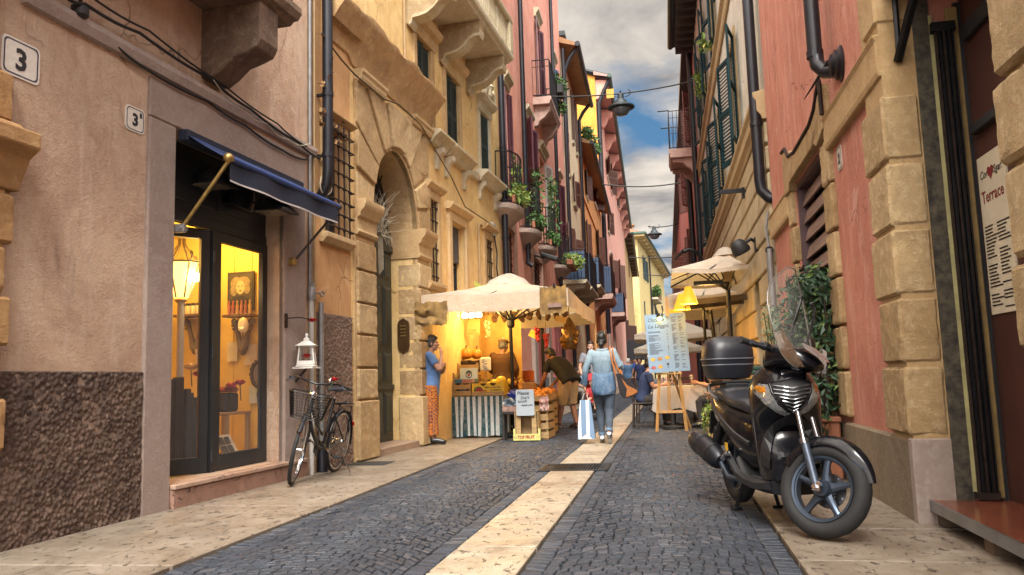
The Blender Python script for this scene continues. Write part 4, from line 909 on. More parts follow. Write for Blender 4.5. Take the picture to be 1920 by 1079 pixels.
def balc(F,u0,u1,o,z,parent,rail=1.0,rnd=False,panel=None,slab_m=None,brk=2,th=.14,step=.13):
 """slab with brackets and an iron rail"""
 m=slab_m or PALEST;mb=MB()
 if rnd:
  um,hw=(u0+u1)/2,(u1-u0)/2;R=[]
  for zz,s in((z-.46,.10),(z-.40,.36),(z-.28,.62),(z-.17,.84),(z-.13,.97),(z-.10,1),(z-.0,1)):
   R.append([F.P(um+hw*s*math.cos(t),max(-.02,o*s*(abs(math.sin(t))**.6)),zz)for t in[PI*k/14 for k in range(15)]]+[F.P(um-hw*s,-.03,zz),F.P(um+hw*s,-.03,zz)])
  mb.rings(R);s_=mb.build('balcony',m,parent,smooth=35)
 else:
  molding(mb,F,u0,u1,[(-.02,z-th),(o-.06,z-th),(o-.03,z-th*.6),(o,z-th*.4),(o,z),(-.02,z)]);s_=mb.build('balcony',m,parent)
  for k in range(brk):
   u=u0+(u1-u0)*(.12+.76*k/max(1,brk-1));mb=MB()
   mb.prism([(-.02,z-th-.62),(.10,z-th-.60),(.16,z-th-.46),(.32,z-th-.36),(.44,z-th-.20),(o*.85,z-th-.16),(o*.88,z-th),(-.02,z-th)],lambda a,b,d:F.P(d,a,b),u-.12,u+.12);mb.build('bracket',m,s_,bev=.015)
 if rail:
  mb=MB()
  if rnd:
   um,hw=(u0+u1)/2,(u1-u0)/2*.93;P=[F.P(um+hw*math.cos(t),max(0,o*.93*(abs(math.sin(t))**.6)),0)for t in[PI*k/16 for k in range(17)]]
  else:
   P=[F.P(u0+.04,0,0)];n=max(1,int(o/step));P+=[F.P(u0+.04,o*.94*(i+1)/n,0)for i in range(n)];n2=max(1,int((u1-u0)/step));P+=[F.P(u0+.04+(u1-u0-.08)*(i+1)/n2,o*.94,0)for i in range(n2)];P+=[F.P(u1-.04,o*.94*(1-(i+1)/n),0)for i in range(n)]
  for p in P:mb.tube([p+Z*z,p+Z*(z+rail)],.012,5)
  for zz in(z+.06,z+rail):mb.tube([p+Z*zz for p in P],.018,5)
  if not rnd:mb.tube([p+Z*(z+rail*.82)for p in P],.010,4)
  mb.build('railing',IRON,s_)
 if panel:
  mb=MB();mb.fbox(F,u0+.03,u1-.03,o*.90,o*.92,z+.08,z+rail*.94);mb.fbox(F,u0+.05,u0+.07,.05,o*.9,z+.08,z+rail*.94);mb.build('rail_panel',panel,s_)
 return s_
def fwin(F,px,parent,shut=None,hd=None,dep=.22,leafs=((-1,12),(1,22)),sill=None,dark=GLASSD,kind='louvre',fm=None,lw=None,ext=0):
 """window from the corners of its opening; leafs = (side, angle): -1 near jamb, +1 far jamb"""
 a,b,c,d=F.rect(*px);c-=ext
 w_=window(F,(a,b,c,d),parent,fm or PALEST,dep,dark,w=.06)
 for s,ang in(leafs if shut else()):
  mk=shutter_mb if kind=='louvre' else panel_shutter_mb;lw_=lw or(b-a)*.52
  mk(F,a-.01 if s<0 else b+.01,RAD(ang),lw_,c+.02,d,s).build('shutter',shut,parent)
 if hd is not None:hood(F,a-.2,b+.25,d+.12,parent,hd)
 if sill is not None:
  mb=MB();molding(mb,F,a-.15,b+.15,[(-.02,c-.16),(.08,c-.14),(.12,c-.04),(.12,c),(-.02,c+.01)]);mb.build('sill',sill,parent)
 return a,b,c,d
def holes(F,L):return[F.rect(*p)for p in L]
def pipe(F,u,z0,z1,r,label,o=.14,m=None,foot=False):
 t=thing('downpipe',label,'drainpipe',F.P(u,o,z0));pts=[F.P(u,o,z1),F.P(u,o,z0+.2)]+([F.P(u,o-.02,z0+.08),F.P(u,o+.10,z0)]if foot else[F.P(u,o,z0)])
 mb=MB();mb.tube(pts,r,8);mb.build('pipe',m or PIPE,t,smooth=50);return t
F3=LF3
ch=thing('coral_house','coral red house with aubergine louvred shutters and rounded plant balconies','house',F3.P(6,0,0))
A1=(1003,42,1013,200);A2=(1034,118,1041,215);B1=(944,168,955,378);B2=(984,226,998,426);B3=(1011,290,1026,462);B4=(1044,338,1054,494);TP=(1032,0,1038,70)
G1=(949,425,966,560);G2=(997,480,1016,560)
EU=F3.uz(1057,300)[0]
mb=MB();wall(mb,F3,.0,EU,-.05,17.5,holes(F3,(A1,A2,B1,B2,B3,B4,G1,G2)));mb.build('wall',PINK3,ch)
for r,lf in((A1,((-1,10),(1,22))),(A2,((-1,10),(1,22)))):fwin(F3,r,ch,PURP if r is A1 else BLSH,PALEST,leafs=lf)
for r,lf in((B1,((-1,8),(1,24))),(B2,((-1,34),(1,24))),(B3,((1,14),)),(B4,((1,20),))):fwin(F3,r,ch,PURP if r is not B3 else mat('white_shutter',(.55,.53,.50),.5),PALEST,leafs=lf)
for r in(G1,G2):
 a,b,c,d=F3.rect(*r);surround(F3,(a,b,c,d),.22,.06,mat('pink_stone',(.42,.24,.17),.8,var=.3,bmp=.004),ch,True,False);window(F3,(a,b,c,d),ch,CHAR,.2);grate(F3,(a,b,c,d),-.05,5,9,ch,.014,False)
mb=MB();mb.fbox(F3,-.2,EU-.02,-.05,.05,-.05,1.0);mb.build('plinth',mat('grey_plinth',(.20,.22,.25),.85,var=.3,bmp=.004),ch)
for a,b,m,nm in((4.6,5.9,mat('rose_door_paint',(.42,.13,.12),.6,var=.2),'door'),(8.5,10.3,mat('rose_door_paint',(.42,.13,.12),.6),'door')):
 mb=MB();mb.fbox(F3,a,b,.0,.055,.05,2.7);mb.fbox(F3,a+.12,(a+b)/2-.05,.055,.07,.3,2.5);mb.fbox(F3,(a+b)/2+.05,b-.12,.055,.07,.3,2.5);mb.build(nm,m,ch)
for a in(3.9,6.9):mb=MB();mb.fbox(F3,a,a+.55,-.02,.10,-.05,3.2);mb.build('stone_pier',STJ,ch,bev=.01)
slabs_=[]
for i,(px,z)in enumerate(((963,396),(1000,440),(1031,470))):
 u,zz=F3.uz(px,z,.25);b_=balc(F3,u-.72,u+.75,.46,zz+.05,ch,1.15,True,slab_m=STJ);slabs_.append((u,zz+.05))
u,zz=F3.uz(1028,208,.3);balc(F3,u-1.3,u+1.2,.55,zz,ch,1.15,False,slab_m=mat('pink_balcony',(.50,.34,.28),.8,var=.3,bmp=.01),brk=2,th=.22);uA,zA=u,zz
for i,(u,zz)in enumerate(slabs_):
 P=lambda du,do,dz:tuple((F3.P(u+du,do,zz+dz)-F3.P(u,.28,zz)))
 bl_=[(P(-.42+.28*k,.36,.28),(.2,.16,.2))for k in range(4)]
 if i==1:bl_+=[(P(.5,.32,.5+.35*k),(.16,.16,.25))for k in range(4)]
 if i==2:bl_+=[(P(.55,.34,.5+.4*k),(.17,.17,.3))for k in range(5)]
 if i==0:bl_+=[(P(.1,.3,.8),(.1,.1,.4))]
 potplant('balcony_plants',('trailing plants in a terracotta trough on the first rounded balcony of the coral house','tall climbing plants on the second rounded balcony of the coral house','dense ivy column on the third rounded balcony of the coral house')[i],bl_,420+120*i,.12,F3.P(u,.28,zz),trough(F3,u-.55,u+.5,.24,.38,zz+.02,zz+.2),LEAF if i else LEAFY,seed=i+4)
potplant('hanging_basket','green plants in dark baskets on the rail of the upper coral balcony',[((0,0,.2),(.22,.4,.22)),((.05,.5,.25),(.2,.3,.25)),((.06,.3,-.55),(.14,.2,.22))],420,.12,F3.P(uA+.8,.55,zA+1.0),trough(F3,uA+.5,uA+1.2,.54,.72,zA+.75,zA+1.05,WIRE),LEAF,seed=12)
pipe(F3,F3.uz(973,250)[0],F3.uz(978,497)[1],17.4,.065,'black downpipe between the first two balconies of the coral house',foot=True)
pipe(F3,F3.uz(1032,200)[0],.0,17.4,.065,'black downpipe in the middle of the coral house front')
pipe(F3,EU-.12,.0,14.4,.075,'thick black downpipe where the coral house meets the cream house')
u,z=F3.uz(1018,484,.3);t=thing('wall_floodlight','dark wall floodlight under the rounded balconies of the coral house','lamp',F3.P(u,.3,z));mb=MB();mb.box(F3.P(u,.5,z),(.5,.5,.10),Matrix.Rotation(.35,3,'Y'));mb.build('head',CHAR,t,bev=.02);mb=MB();mb.tube([F3.P(u,.35,z),F3.P(u,0,z+.1)],.03,6);mb.build('arm',IRON,t)
def gutter(F,u0,u1,o,z,r,m,parent,ret=True):
 mb=MB();mb.tube([F.P(u0,o,z),F.P(u1,o,z)],r,8);return mb.build('gutter',m,parent,smooth=50)
cr_=thing('cream_house','narrow cream house with a broad ochre boarded soffit and dark gutter','house',F3.P(15,0,0))
OU=F3.uz(1088,400)[0];ZC=F3.uz(1056,116)[1]
C=[(1069,170,1074,268),(1076,190,1081,290),(1062,246,1066,330),(1073,330,1079,390),(1062,420,1069,500),(1074,440,1082,520)]
mb=MB();wall(mb,F3,EU,OU,-.05,ZC+.3,holes(F3,C));mb.build('wall',CREAM4,cr_)
for i,r in enumerate(C):fwin(F3,r,cr_,BRSH,None,leafs=((-1,12),(1,24)),kind='panel' if i>3 else 'louvre',sill=PALEST)
ov=at_u(F3,1060,80,EU)[0];ov=min(max(ov,.7),1.5)
mb=MB();mb.hexa([F3.P(u,o,z)for z in(0,.12)for u,o in()])if False else None
def eave(F,u0,u1,z,o,parent,soff,tile,gut,rise=.9,gr=.11,depth=4.0):
 mb=MB();mb.quad(F.P(u0,-.05,z+.18),F.P(u1,-.05,z+.18),F.P(u1,o,z-.05),F.P(u0,o,z-.05));mb.quad(F.P(u0,o,z-.05),F.P(u1,o,z-.05),F.P(u1,o,z+.08),F.P(u0,o,z+.08))
 for e in(u0,u1):mb.add([F.P(e,-.05,z+.18),F.P(e,o,z-.05),F.P(e,o,z+.08),F.P(e,-.05,z+.45)],[(0,1,2,3)])
 mb.build('soffit',soff,parent)
 mb=MB();mb.hexa([F.P(u,oo,z+q)for q in(.085,.16)for u,oo in()])if False else None
 n=max(6,int((u1-u0)/.25));R=[]
 for i in range(n*2+1):
  u=u0+(u1-u0)*i/(n*2);b=.05 if i%2 else 0;R.append([F.P(u,o+.05,z+.09+b),F.P(u,-depth,z+.09+b+rise*(depth+o)/3)])
 mb.rings(R,False,False);mb.build('roof',tile,parent,smooth=60)
 gutter(F,u0-.05,u1+.05,o+gr*.6,z+.02,gr,gut,parent)
eave(F3,EU-.2,OU+.2,ZC,ov,cr_,SOFF,TILE,GUT,rise=.5)
mb=MB();mb.tube([F3.P(EU+.1,ov,ZC),F3.P(EU+.1,ov*.5,ZC-.5),F3.P(EU+.1,.14,ZC-1.0),F3.P(EU+.1,.14,ZC-4)],.09,8);mb.build('gutter_pipe',PIPE,cr_,smooth=50)
mb=MB();mb.tube([F3.P(OU-.1,ov,ZC),F3.P(OU-.1,ov*.5,ZC-.4),F3.P(OU-.1,.14,ZC-.8),F3.P(OU-.1,.14,0)],.09,8);mb.build('gutter_pipe',PIPE,cr_,smooth=50)
u,zz=F3.uz(1066,502,.4);balc(F3,u-.9,u+1.1,.45,zz,cr_,1.1,True,slab_m=STJ)
potplant('balcony_plants','red and green flower box on the first balcony of the cream house',[((0,0,.25),(.4,.9,.25)),((0,.7,.3),(.35,.6,.28))],420,.14,F3.P(u+.2,.5,zz),trough(F3,u-.6,u+1.4,.4,.6,zz+.02,zz+.2),LEAFY,seed=31)
u,zz=F3.uz(1081,532,.4);balc(F3,u-1.2,u+1.6,.9,zz,cr_,1.15,False,panel=BLSH,slab_m=PALEST)
oh=thing('orange_house','orange house with brown boarded shutters and blue panelled balconies','house',F3.P(24,0,0))
RU=F3.uz(1126,400)[0];ZO=F3.uz(1090,292)[1]
O=[(1096,320,1101,375),(1112,340,1118,392),(1098,415,1104,510),(1117,435,1124,525),(1098,590,1108,700),(1114,600,1121,690)]
mb=MB();wall(mb,F3,OU,RU,-.05,ZO+.2,holes(F3,O));mb.build('wall',ORNG5,oh)
for i,r in enumerate(O):fwin(F3,r,oh,BRSH if i<4 else None,None,leafs=((-1,14),(1,26)),kind='panel',sill=PALEST if i<2 else None,dark=GLASSD if i else glass('pale_glass',(.4,.42,.45),.1,1))
ov2=min(max(at_u(F3,1103,262,OU)[0],.8),2.0);eave(F3,OU+.1,RU-.3,ZO,ov2*.8,oh,SOFF,TILE,GUT,rise=.4)
potplant('roof_weeds','green weeds sprouting from the roof edge of the orange house',[((0,0,.3),(.4,1.0,.3)),((.2,1.4,.2),(.3,.8,.25)),((0,-.6,.5),(.3,.5,.3))],500,.22,F3.P(OU+1.2,ov2*.6,ZO+.2),None,LEAF,'plant',seed=33)
mb=MB();mb.fbox(F3,OU+.05,RU-.1,-.02,.08,F3.uz(1105,400)[1]-.1,F3.uz(1105,400)[1]+.15);mb.build('string_course',ORNG5,oh)
for px,py in((1095,546),(1113,541)):
 u,zz=F3.uz(px,py,.5);balc(F3,u-1.6,u+2.2,.95,zz,oh,1.35,False,panel=BLSH,slab_m=PALEST)
rh=thing('rose_house','tall rose house with a saffron end wall and a corbelled eave','house',F3.P(32,0,0))
QU=F3.uz(1168,400)[0];ZR=F3.uz(1122,190)[1]
RW=[(1136,300,1141,345),(1143,310,1147,365),(1138,390,1142,440),(1155,335,1158,390),(1143,480,1148,540),(1157,490,1162,560),(1135,610,1142,700),(1150,620,1156,700),(1131,225,1135,275),(1145,300,1148,330)]
mb=MB();wall(mb,F3,RU,QU,-.05,ZR+.2,holes(F3,RW[:8]),back=9);mb.build('wall',ROSE6,rh)
mb=MB();mb.fbox(F3,RU-.03,RU-.006,-9,.02,ZO-1.0,ZR-.1)
mb.add([F3.P(RU-.03,.02,ZR-.1),F3.P(RU-.03,-9,ZR-.1),F3.P(RU-.03,-9,ZR+4.2),F3.P(RU-.03,-6,ZR+3.2),F3.P(RU-.03,.02,ZR+.6)],[(0,1,2,3,4)]);mb.build('end_wall',YEL6,rh)
for i,r in enumerate(RW[:8]):fwin(F3,r,rh,BRSH if i<6 else None,PALEST if i in(0,2,4)else None,leafs=((-1,14),(1,28)),kind='panel' if i>3 else 'louvre',sill=PALEST if i<4 else None)
ov3=min(max(at_u(F3,1135,152,RU)[0],1.0),2.2)
eave(F3,RU-.3,QU+.2,ZR+.3,ov3,rh,mat('rose_soffit',(.42,.24,.20),.8,var=.25),TILE,GREENG,rise=.8,gr=.16,depth=8)
for i in range(10):
 u=RU+.4+(QU-RU-.6)*i/9;mb=MB();mb.prism([(-.02,ZR-1.3),(.2,ZR-1.25),(.45,ZR-.85),(ov3*.55,ZR-.55),(ov3*.92,ZR-.35),(ov3*.92,ZR+.15),(-.02,ZR+.25)],lambda a,b,d:F3.P(d,a,b),u-.3,u+.3);mb.build('corbel',ROSE6,rh,bev=.05)
mb=MB();mb.fbox(F3,RU+.6,RU+9,-7,-2.6,ZR+1.0,ZR+4.0);mb.build('attic',ROSE6,rh)
mb=MB();mb.fbox(F3,RU+.2,RU+9.4,-7.4,-2.1,ZR+4.0,ZR+4.35);mb.build('attic_roof',GUT,rh)
mb=MB();mb.tube([F3.P(RU+.2,ov3,ZR+.1),F3.P(RU+.2,.6,ZR-.7),F3.P(RU+.2,.2,ZR-1.6),F3.P(RU+.2,.2,4)],.16,8);mb.build('gutter_pipe',PIPE,rh,smooth=50)
mb=MB();mb.tube([F3.P(RU-.1,ov3+.05,ZR+.28),F3.P(RU-.1,-9,ZR+3.8)],.2,6);mb.build('verge',GUT,rh)
for px,py,ug in((1137,558,3.0),(1162,590,3.6)):
 u,zz=F3.uz(px,py,.6);balc(F3,u-2.2,u+ug,1.1,zz,rh,1.7,False,panel=BLSH,slab_m=mat('pink_balcony',(.50,.34,.28),.8),th=.3)
mb=MB();
for k in range(2):mb=MB();mb.fbox(F3,RU+3+k*9,RU+3.8+k*9,-.02,.15,0,6.5);mb.build('pilaster',STJ,rh,bev=.05)
th_=thing('tan_house','low tan house with a deep dark timber eave beyond the rose house','house',F3.P(66,0,0))
TU=F3.uz(1181,420)[0];ZT7=F3.uz(1170,440)[1]
TW=[(1176,455,1179,520),(1172,600,1175,680),(1178,610,1180,690)]
mb=MB();wall(mb,F3,QU,TU,-.05,ZT7,holes(F3,TW));mb.build('wall',TAN7,th_)
for r in TW:fwin(F3,r,th_,BRSH,None,leafs=((1,25),),sill=PALEST)
eave(F3,QU,TU+.3,ZT7,1.1,th_,mat('dark_soffit',(.16,.10,.06),.8,var=.4,scale=1),TILE,GUT,rise=.6,gr=.2)
for i in range(12):u=QU+(TU-QU)*(i+.5)/12;mb=MB();mb.fbox(F3,u-.25,u+.25,0,.95,ZT7-.35,ZT7-.02);mb.build('rafter',mat('dark_soffit',(.10,.065,.04),.8),th_)
YY=F3.P(TU,0,0).y+5;PC=onY(1200,560,YY);PE=onY(1246,560,YY+75);PB=V((PC.x-14,YY+.5,0))
FA=Fac((PC.x,PC.y),(PB.x,PB.y));FB=Fac((PC.x,PC.y),(PE.x,PE.y))
yh=thing('yellow_house','pale yellow house with a green gutter closing the view where the street bends','house',(PC.x,PC.y,0))
ZY=onY(1200,448,YY).z
mb=MB();
for F,L in((FA,14),(FB,(PE-PC).length)):
 mb.quad(F.P(0,0,0),F.P(L,0,0),F.P(L,0,ZY),F.P(0,0,ZY))
mb.build('wall',YEL8,yh)
YW=[(1205,480,1209,525),(1211,490,1214,530),(1207,565,1211,640),(1220,545,1223,590),(1228,575,1231,615),(1214,600,1219,660)]
for r in YW:
 a,b,c,d=FB.rect(*r);mb=MB();mb.fbox(FB,a,b,.05,.12,c,d);w_=mb.build('window',CHAR,yh);mb=MB();mb.fbox(FB,b+.1,b+(b-a)*.9,.1,.25,c,d);mb.fbox(FB,a-(b-a)*.5,a-.1,.1,.25,c,d);mb.build('shutter',TEALS,yh)
a,b,c,d=FA.rect(1184,590,1193,660);mb=MB();mb.fbox(FA,a,b,.05,.15,c,d);mb.build('shutter',TEALS,yh)
mb=MB();LB=(PE-PC).length
ovY=1.9
pts=lambda z,o:[FA.P(13.8,o,z),V((PC.x,PC.y,z))+(FA.n+FB.n)*o*.9,FB.P(LB,o,z)]
a,b=pts(ZY-.15,0.0),pts(ZY+.35,ovY);c=pts(ZY+1.1,ovY)
for i in(0,1):mb.quad(a[i],a[i+1],b[i+1],b[i]);mb.quad(b[i],b[i+1],c[i+1],c[i])
mb.build('cornice',mat('buff_cornice',(.50,.36,.16),.8,var=.3),yh)
mb=MB();mb.tube([p+Z*.6 for p in pts(ZY+.4,ovY+.15)],.35,6);mb.build('gutter',GREENG,yh)
mb=MB();q=pts(ZY+1.1,ovY);r_=[p+V((-5.5,5,2.6))for p in q]
for i in(0,1):mb.quad(q[i],q[i+1],r_[i+1],r_[i])
mb.build('roof',TILE,yh)
mb=MB();mb.box((PC.x-2.2,PC.y+3,ZY+2.9),(2.6,1.8,1.0));mb.box((PC.x-2.2,PC.y+3,ZY+3.6),(3.3,2.4,.3));mb.build('chimney',SOFF,yh)
for i in range(14):u=LB*(i+.4)/14;mb=MB();mb.fbox(FB,u-.5,u+.5,0,ovY*.8,ZY-.3,ZY+.25);mb.build('rafter',mat('buff_cornice',(.50,.36,.16),.8),yh)
mb=MB();u0_,z0_=FB.uz(1216,500);mb.tube([FB.P(u0_,.3,0),FB.P(u0_,.3,ZY)],.22,6);mb.build('downpipe',PIPE,yh)
u,z=FB.uz(1222,560);bq=balc(FB,u-3,u+12,1.8,z,yh,2.0,False,slab_m=PALEST,th=.5,step=.6)
potplant('balcony_garden','lush green plants on the balcony of the pale yellow house',[((0,k*2.2,1.6+.5*(k%2)),(1.0,1.6,1.5))for k in range(5)],900,.55,FB.P(u-1,1.4,z),trough(FB,u+2,u+5,1.4,2.0,z,z+1.2),LEAF,seed=44)
for px,py,lab in((1198,600,0),(1190,575,1)):
 pass
eh=thing('end_house','distant buff house closing the end of the street','house',(2,YY+90,0));mb=MB();mb.box((6,YY+93,6),(40,6,12.5));mb.build('wall',TAN7,eh)
for i in range(5):mb=MB();mb.box((-4+i*4,YY+89.95,6.5),(1.2,.1,2.2));mb.build('window',CHAR,eh)
mb=MB();mb.box((6,YY+93,12.6),(41,8,.6));mb.build('roof',TILE,eh)
F=RF
PINKR_=plaster('render_worn_pink',(.52,.20,.135),(.42,.145,.095),(.66,.42,.34),.75,.5,.008)
CREAMR2=plaster('render_grey_cream',(.56,.53,.44),(.46,.42,.33),(.64,.62,.55),.5,.35,.006)
RUST=plaster('rusticated_buff',(.50,.41,.26),(.39,.30,.17),(.58,.51,.37),.5,.5,.012)
SALM=plaster('render_salmon',(.50,.17,.15),(.40,.12,.11),(.60,.30,.26),.5,.4,.006)
GREENS=mat('dark_teal_shutter',(.006,.034,.042),.6,var=.4,scale=4,spec=.15)
wp=thing('worn_pink_house','worn pink house with tufa quoins, a slatted tall window and rough stone plinth','house',(RX,8,0))
WO=(7.38,9.10,.55,3.02)
mb=MB();wall(mb,F,5.345,10.92,-.05,6.6,[WO],dep=.22);mb.build('wall',PINKR_,wp)
mb=MB();mb.fbox(F,5.38,7.22,-.3,.045,-.05,.52);mb.fbox(F,7.22,10.9,-.2,.03,-.05,.50);mb.build('plinth',stone('rough_grey_plinth',(.30,.235,.155),(.19,.135,.085),(.42,.36,.28),.014,22,.7),wp,bev=.015)
mb=MB();mb.fbox(F,5.33,5.42,-.19,.05,-.05,.53);mb.build('corner_stone',STJ,wp,bev=.01)
z=.535;hs=(.45,.43,.44,.43,.45)
for i,h in enumerate(hs):
 mb=MB();mb.fbox(F,5.325,5.86-(.06 if i%2 else 0),-.17,.06,z+.014,z+h-.014);rough(mb.build('quoin',TUF,wp,bev=0.017,seg=1));z+=h
mb=MB();mb.fbox(F,5.339,5.78,-.175,.035,.5,6.5);mb.build('quoin_core',TUFS,wp)
for i in range(4):
 mb=MB();mb.fbox(F,5.325,5.66,-.17,.055,3.2+i*.8+.012,4.0+i*.8-.012);mb.build('quoin',TUFS,wp,bev=.02)
mb=MB();molding(mb,F,5.34,7.12,[(-.02,2.86),(.05,2.86),(.06,2.90),(.06,3.10),(.08,3.14),(-.02,3.16)]);mb.build('string_course',TUFS,wp,bev=.008)
mb=MB();molding(mb,F,9.35,10.9,[(-.02,2.72),(.05,2.72),(.06,2.76),(.06,2.98),(.08,3.01),(-.02,3.03)]);mb.build('string_course',TUFS,wp,bev=.008)
z=.56;k=0
for h in(.40,.38,.42,.40,.42,.40):
 for a,b in((7.06,7.39),(9.09,9.36)):
  mb=MB();mb.fbox(F,a+(.02 if k%2 else 0),b,-.20,.05,z+.012,z+h-.012);rough(mb.build('jamb_block',TUF,wp,bev=0.013,seg=1))
 z+=h;k+=1
top=[(7.06,3.05),(7.06,3.46),(7.14,3.42),(7.35,3.30),(7.62,3.24),(8.6,3.24),(8.95,3.30),(9.14,3.44),(9.38,3.46),(9.38,2.96),(9.08,2.96),(9.0,3.04),(7.5,3.04),(7.38,2.98)]
mb=MB();mb.prism(top,lambda a,b,d:F.P(a,d,b),-.2,.075);rough(mb.build('lintel',TUF,wp,bev=0.007))
mb=MB();tp=[(7.05,3.47),(7.14,3.43),(7.35,3.31),(7.62,3.25),(8.6,3.25),(8.95,3.31),(9.14,3.45),(9.39,3.47)]
mb.tube([F.P(a,.075,b+.015)for a,b in tp],.02,6);mb.tube([F.P(7.05,.075,3.47),F.P(7.045,.075,3.17)],.02,6);mb.build('lead_flashing',IRONR,wp)
SLAT=mat('weathered_slat',(.26,.165,.13),.6,var=.45,scale=6,stretch=(1,.3,3),bmp=.002);SLATO=mat('orange_slat',(.33,.135,.055),.6,var=.4,scale=5)
mb=MB();mb2=MB()
for i in range(12):
 z=.62+i*.195;q=mb2 if 3<=i<=4 else mb
 q.hexa([F.P(u,o,zz)for(o0,o1,zz)in((-.085,-.060,z),(-.125,-.10,z+.15))for u,o in((7.43,o0),(9.05,o0),(9.05,o1),(7.43,o1))])
s=mb.build('slatted_blind',SLAT,wp);stuff_=mb2.build('slatted_blind',SLATO,wp)
mb=MB();mb.fbox(F,7.39,7.43,-.14,-.02,.56,3.02);mb.fbox(F,9.05,9.09,-.14,-.02,.56,3.02);mb.fbox(F,7.43,9.05,-.14,-.02,2.97,3.02);mb.build('blind_frame',mat('plum_frame',(.11,.06,.065),.5,var=.3),wp)
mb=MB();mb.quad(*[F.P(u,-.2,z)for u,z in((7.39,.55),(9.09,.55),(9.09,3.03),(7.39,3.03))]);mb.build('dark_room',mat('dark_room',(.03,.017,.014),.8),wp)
plaque(F,1575,297,.17,.20,'2',.12,'small white number tile under the string course of the pink house')
DX=1.97
dh=thing('corner_doorway','deep shop doorway with a tufa pier, red door leaf and polished red step','doorway',(RX,4.4,0))
NEAR=3.60
mb=MB();wall(mb,F,-3.0,NEAR,-.05,6.6,dep=.2);mb.build('wall',PINKR_,dh)
mb=MB();mb.fbox(F,NEAR,5.345,-3.5,.0,3.40,6.6);mb.build('wall_over',PL_OCHRE,dh)
z=.15;k=0
for h in(.46,.40,.38,.40,.38,.42,.46,.5):
 mb=MB();mb.fbox(F,3.0,NEAR+(.0 if k%2 else .035),-.34,.075,z+.014,z+h-.014);rough(mb.build('pier_block',TUF,dh,bev=0.022,seg=1));z+=h;k+=1
mb=MB();mb.fbox(F,3.0,NEAR-.02,-.36,.03,-.05,3.6);mb.build('pier_core',TUFS,dh)
mb=MB();mb.box((DX+.03,4.5,1.7),(.05,1.7,3.3));mb.build('door',mat('oxblood_door',(.065,.022,.016),.5,var=.3,scale=2),dh)
mb=MB();mb.box((DX-.01,5.345,1.7),(.05,.04,3.2));mb.box((DX-.015,4.6,2.42),(.05,1.3,.06));mb.box((DX-.01,4.0,1.7),(.05,.06,3.2));mb.box((DX-.01,4.6,3.05),(.04,1.3,.10));mb.build('door_frame',CHAR,dh,bev=.005)
mb=MB();mb.box((1.92,5.345,1.72),(.07,.05,3.1));mb.build('door_jamb',mat('ochre_jamb',(.40,.27,.10),.7,var=.35),dh,bev=.005)
mb=MB();mb.box((1.735,5.35,1.72),(.10,.05,3.3));mb.build('rotten_board',mat('rotten_board',(.10,.085,.055),.9,var=.8,scale=14,c2=(.02,.017,.014),bmp=.006),dh)
mb=MB();mb.box((1.79,5.345,1.72),(.022,.05,3.02));mb.build('edge_strip',mat('pale_strip',(.42,.38,.17),.7,var=.4),dh)
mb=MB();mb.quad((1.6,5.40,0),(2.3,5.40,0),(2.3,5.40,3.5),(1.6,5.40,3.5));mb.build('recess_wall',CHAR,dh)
q=thing('concertina_gate','folded black concertina security gate standing in the doorway','gate',(1.85,5.29,.17))
for i in range(8):
 x=1.805+i*.0135;mb=MB();mb.box((x,5.30-.012*(i%2),1.66),(.009,.035,2.90));mb.build('bar',IRON if i%3 else IRONR,q)
mb=MB();mb.box((1.85,5.30,3.13),(.14,.06,.06));mb.build('track',IRON,q)
mb=MB();mb.box((1.85,5.30,.19),(.13,.05,.04));mb.build('foot_rail',IRONR,q)
mb=MB();mb.box((1.87,4.45,.145),(.66,1.86,.025));mb.build('step',mat('polished_red_stone',(.20,.058,.030),.22,var=.45,scale=5,c2=(.10,.03,.018),spec=.6),dh,bev=.004)
mb=MB();mb.box((1.535,4.45,.130),(.012,1.87,.065));mb.build('step_edge',mat('metal_edge',(.30,.31,.33),.32,.8,var=.3),dh)
mb=MB()
for y in(5.32,4.55):mb.box((1.62,y,.05),(.10,.12,.165))
mb.build('step_support',mat('step_timber',(.12,.075,.045),.8,var=.5),dh)
q=thing('menu_poster','cream menu poster with a red heart on the oxblood door at the right edge','poster',(DX,5.0,1.8))
yc,zt,zb=5.08,2.24,1.27;hw=.20
mb=MB();mb.box((DX+.001,yc,(zt+zb)/2),(.012,hw*2,zt-zb));mb.build('sheet',mat('cream_poster',(.58,.50,.36),.6,var=.15),q)
TX=DX-.007;REDI=mat('dark_red_ink',(.20,.02,.018),.6);xd=(0,-1,0)
text('title','Corte',.068,INK,q,(TX,yc+hw-.03,zt-.14),xd,Z,ext=.0005,shear=.25);text('title','Sgar.',.068,INK,q,(TX,yc-.03,zt-.14),xd,Z,ext=.0005,shear=.25)
mb=MB();hp=[]
for i in range(24):t=2*PI*i/24;hp.append((16*math.sin(t)**3/340,(13*math.cos(t)-5*math.cos(2*t)-2*math.cos(3*t)-math.cos(4*t))/340))
mb.prism(hp,lambda a,b,d:V((TX-d,yc+.01-a,zt-.12+b)),0,.001);mb.build('heart',REDI,q)
text('heading','Terrace',.105,REDI,q,(TX,yc+hw-.03,zt-.29),xd,Z,ext=.0005,sx=.95,bold=.001)
rnd=random.Random(8);mb=MB()
for c,x0 in((0,hw-.03),(1,-.01)):
 z=zt-.42
 while z>zb+.05:
  w_=rnd.uniform(.10,.19);z-=.021
  if rnd.random()<.18:z-=.03
  mb.add([(TX-.0005,yc+x0,z),(TX-.0005,yc+x0-w_,z),(TX-.0005,yc+x0-w_,z+.008),(TX-.0005,yc+x0,z+.008)],[(0,1,2,3)])
stuff(mb.build('menu_lines',INK,q))
q=thing('iron_door_bracket','black wrought iron scroll bracket over the doorway at the top right','bracket',(1.6,5.2,3.4));mb=MB()
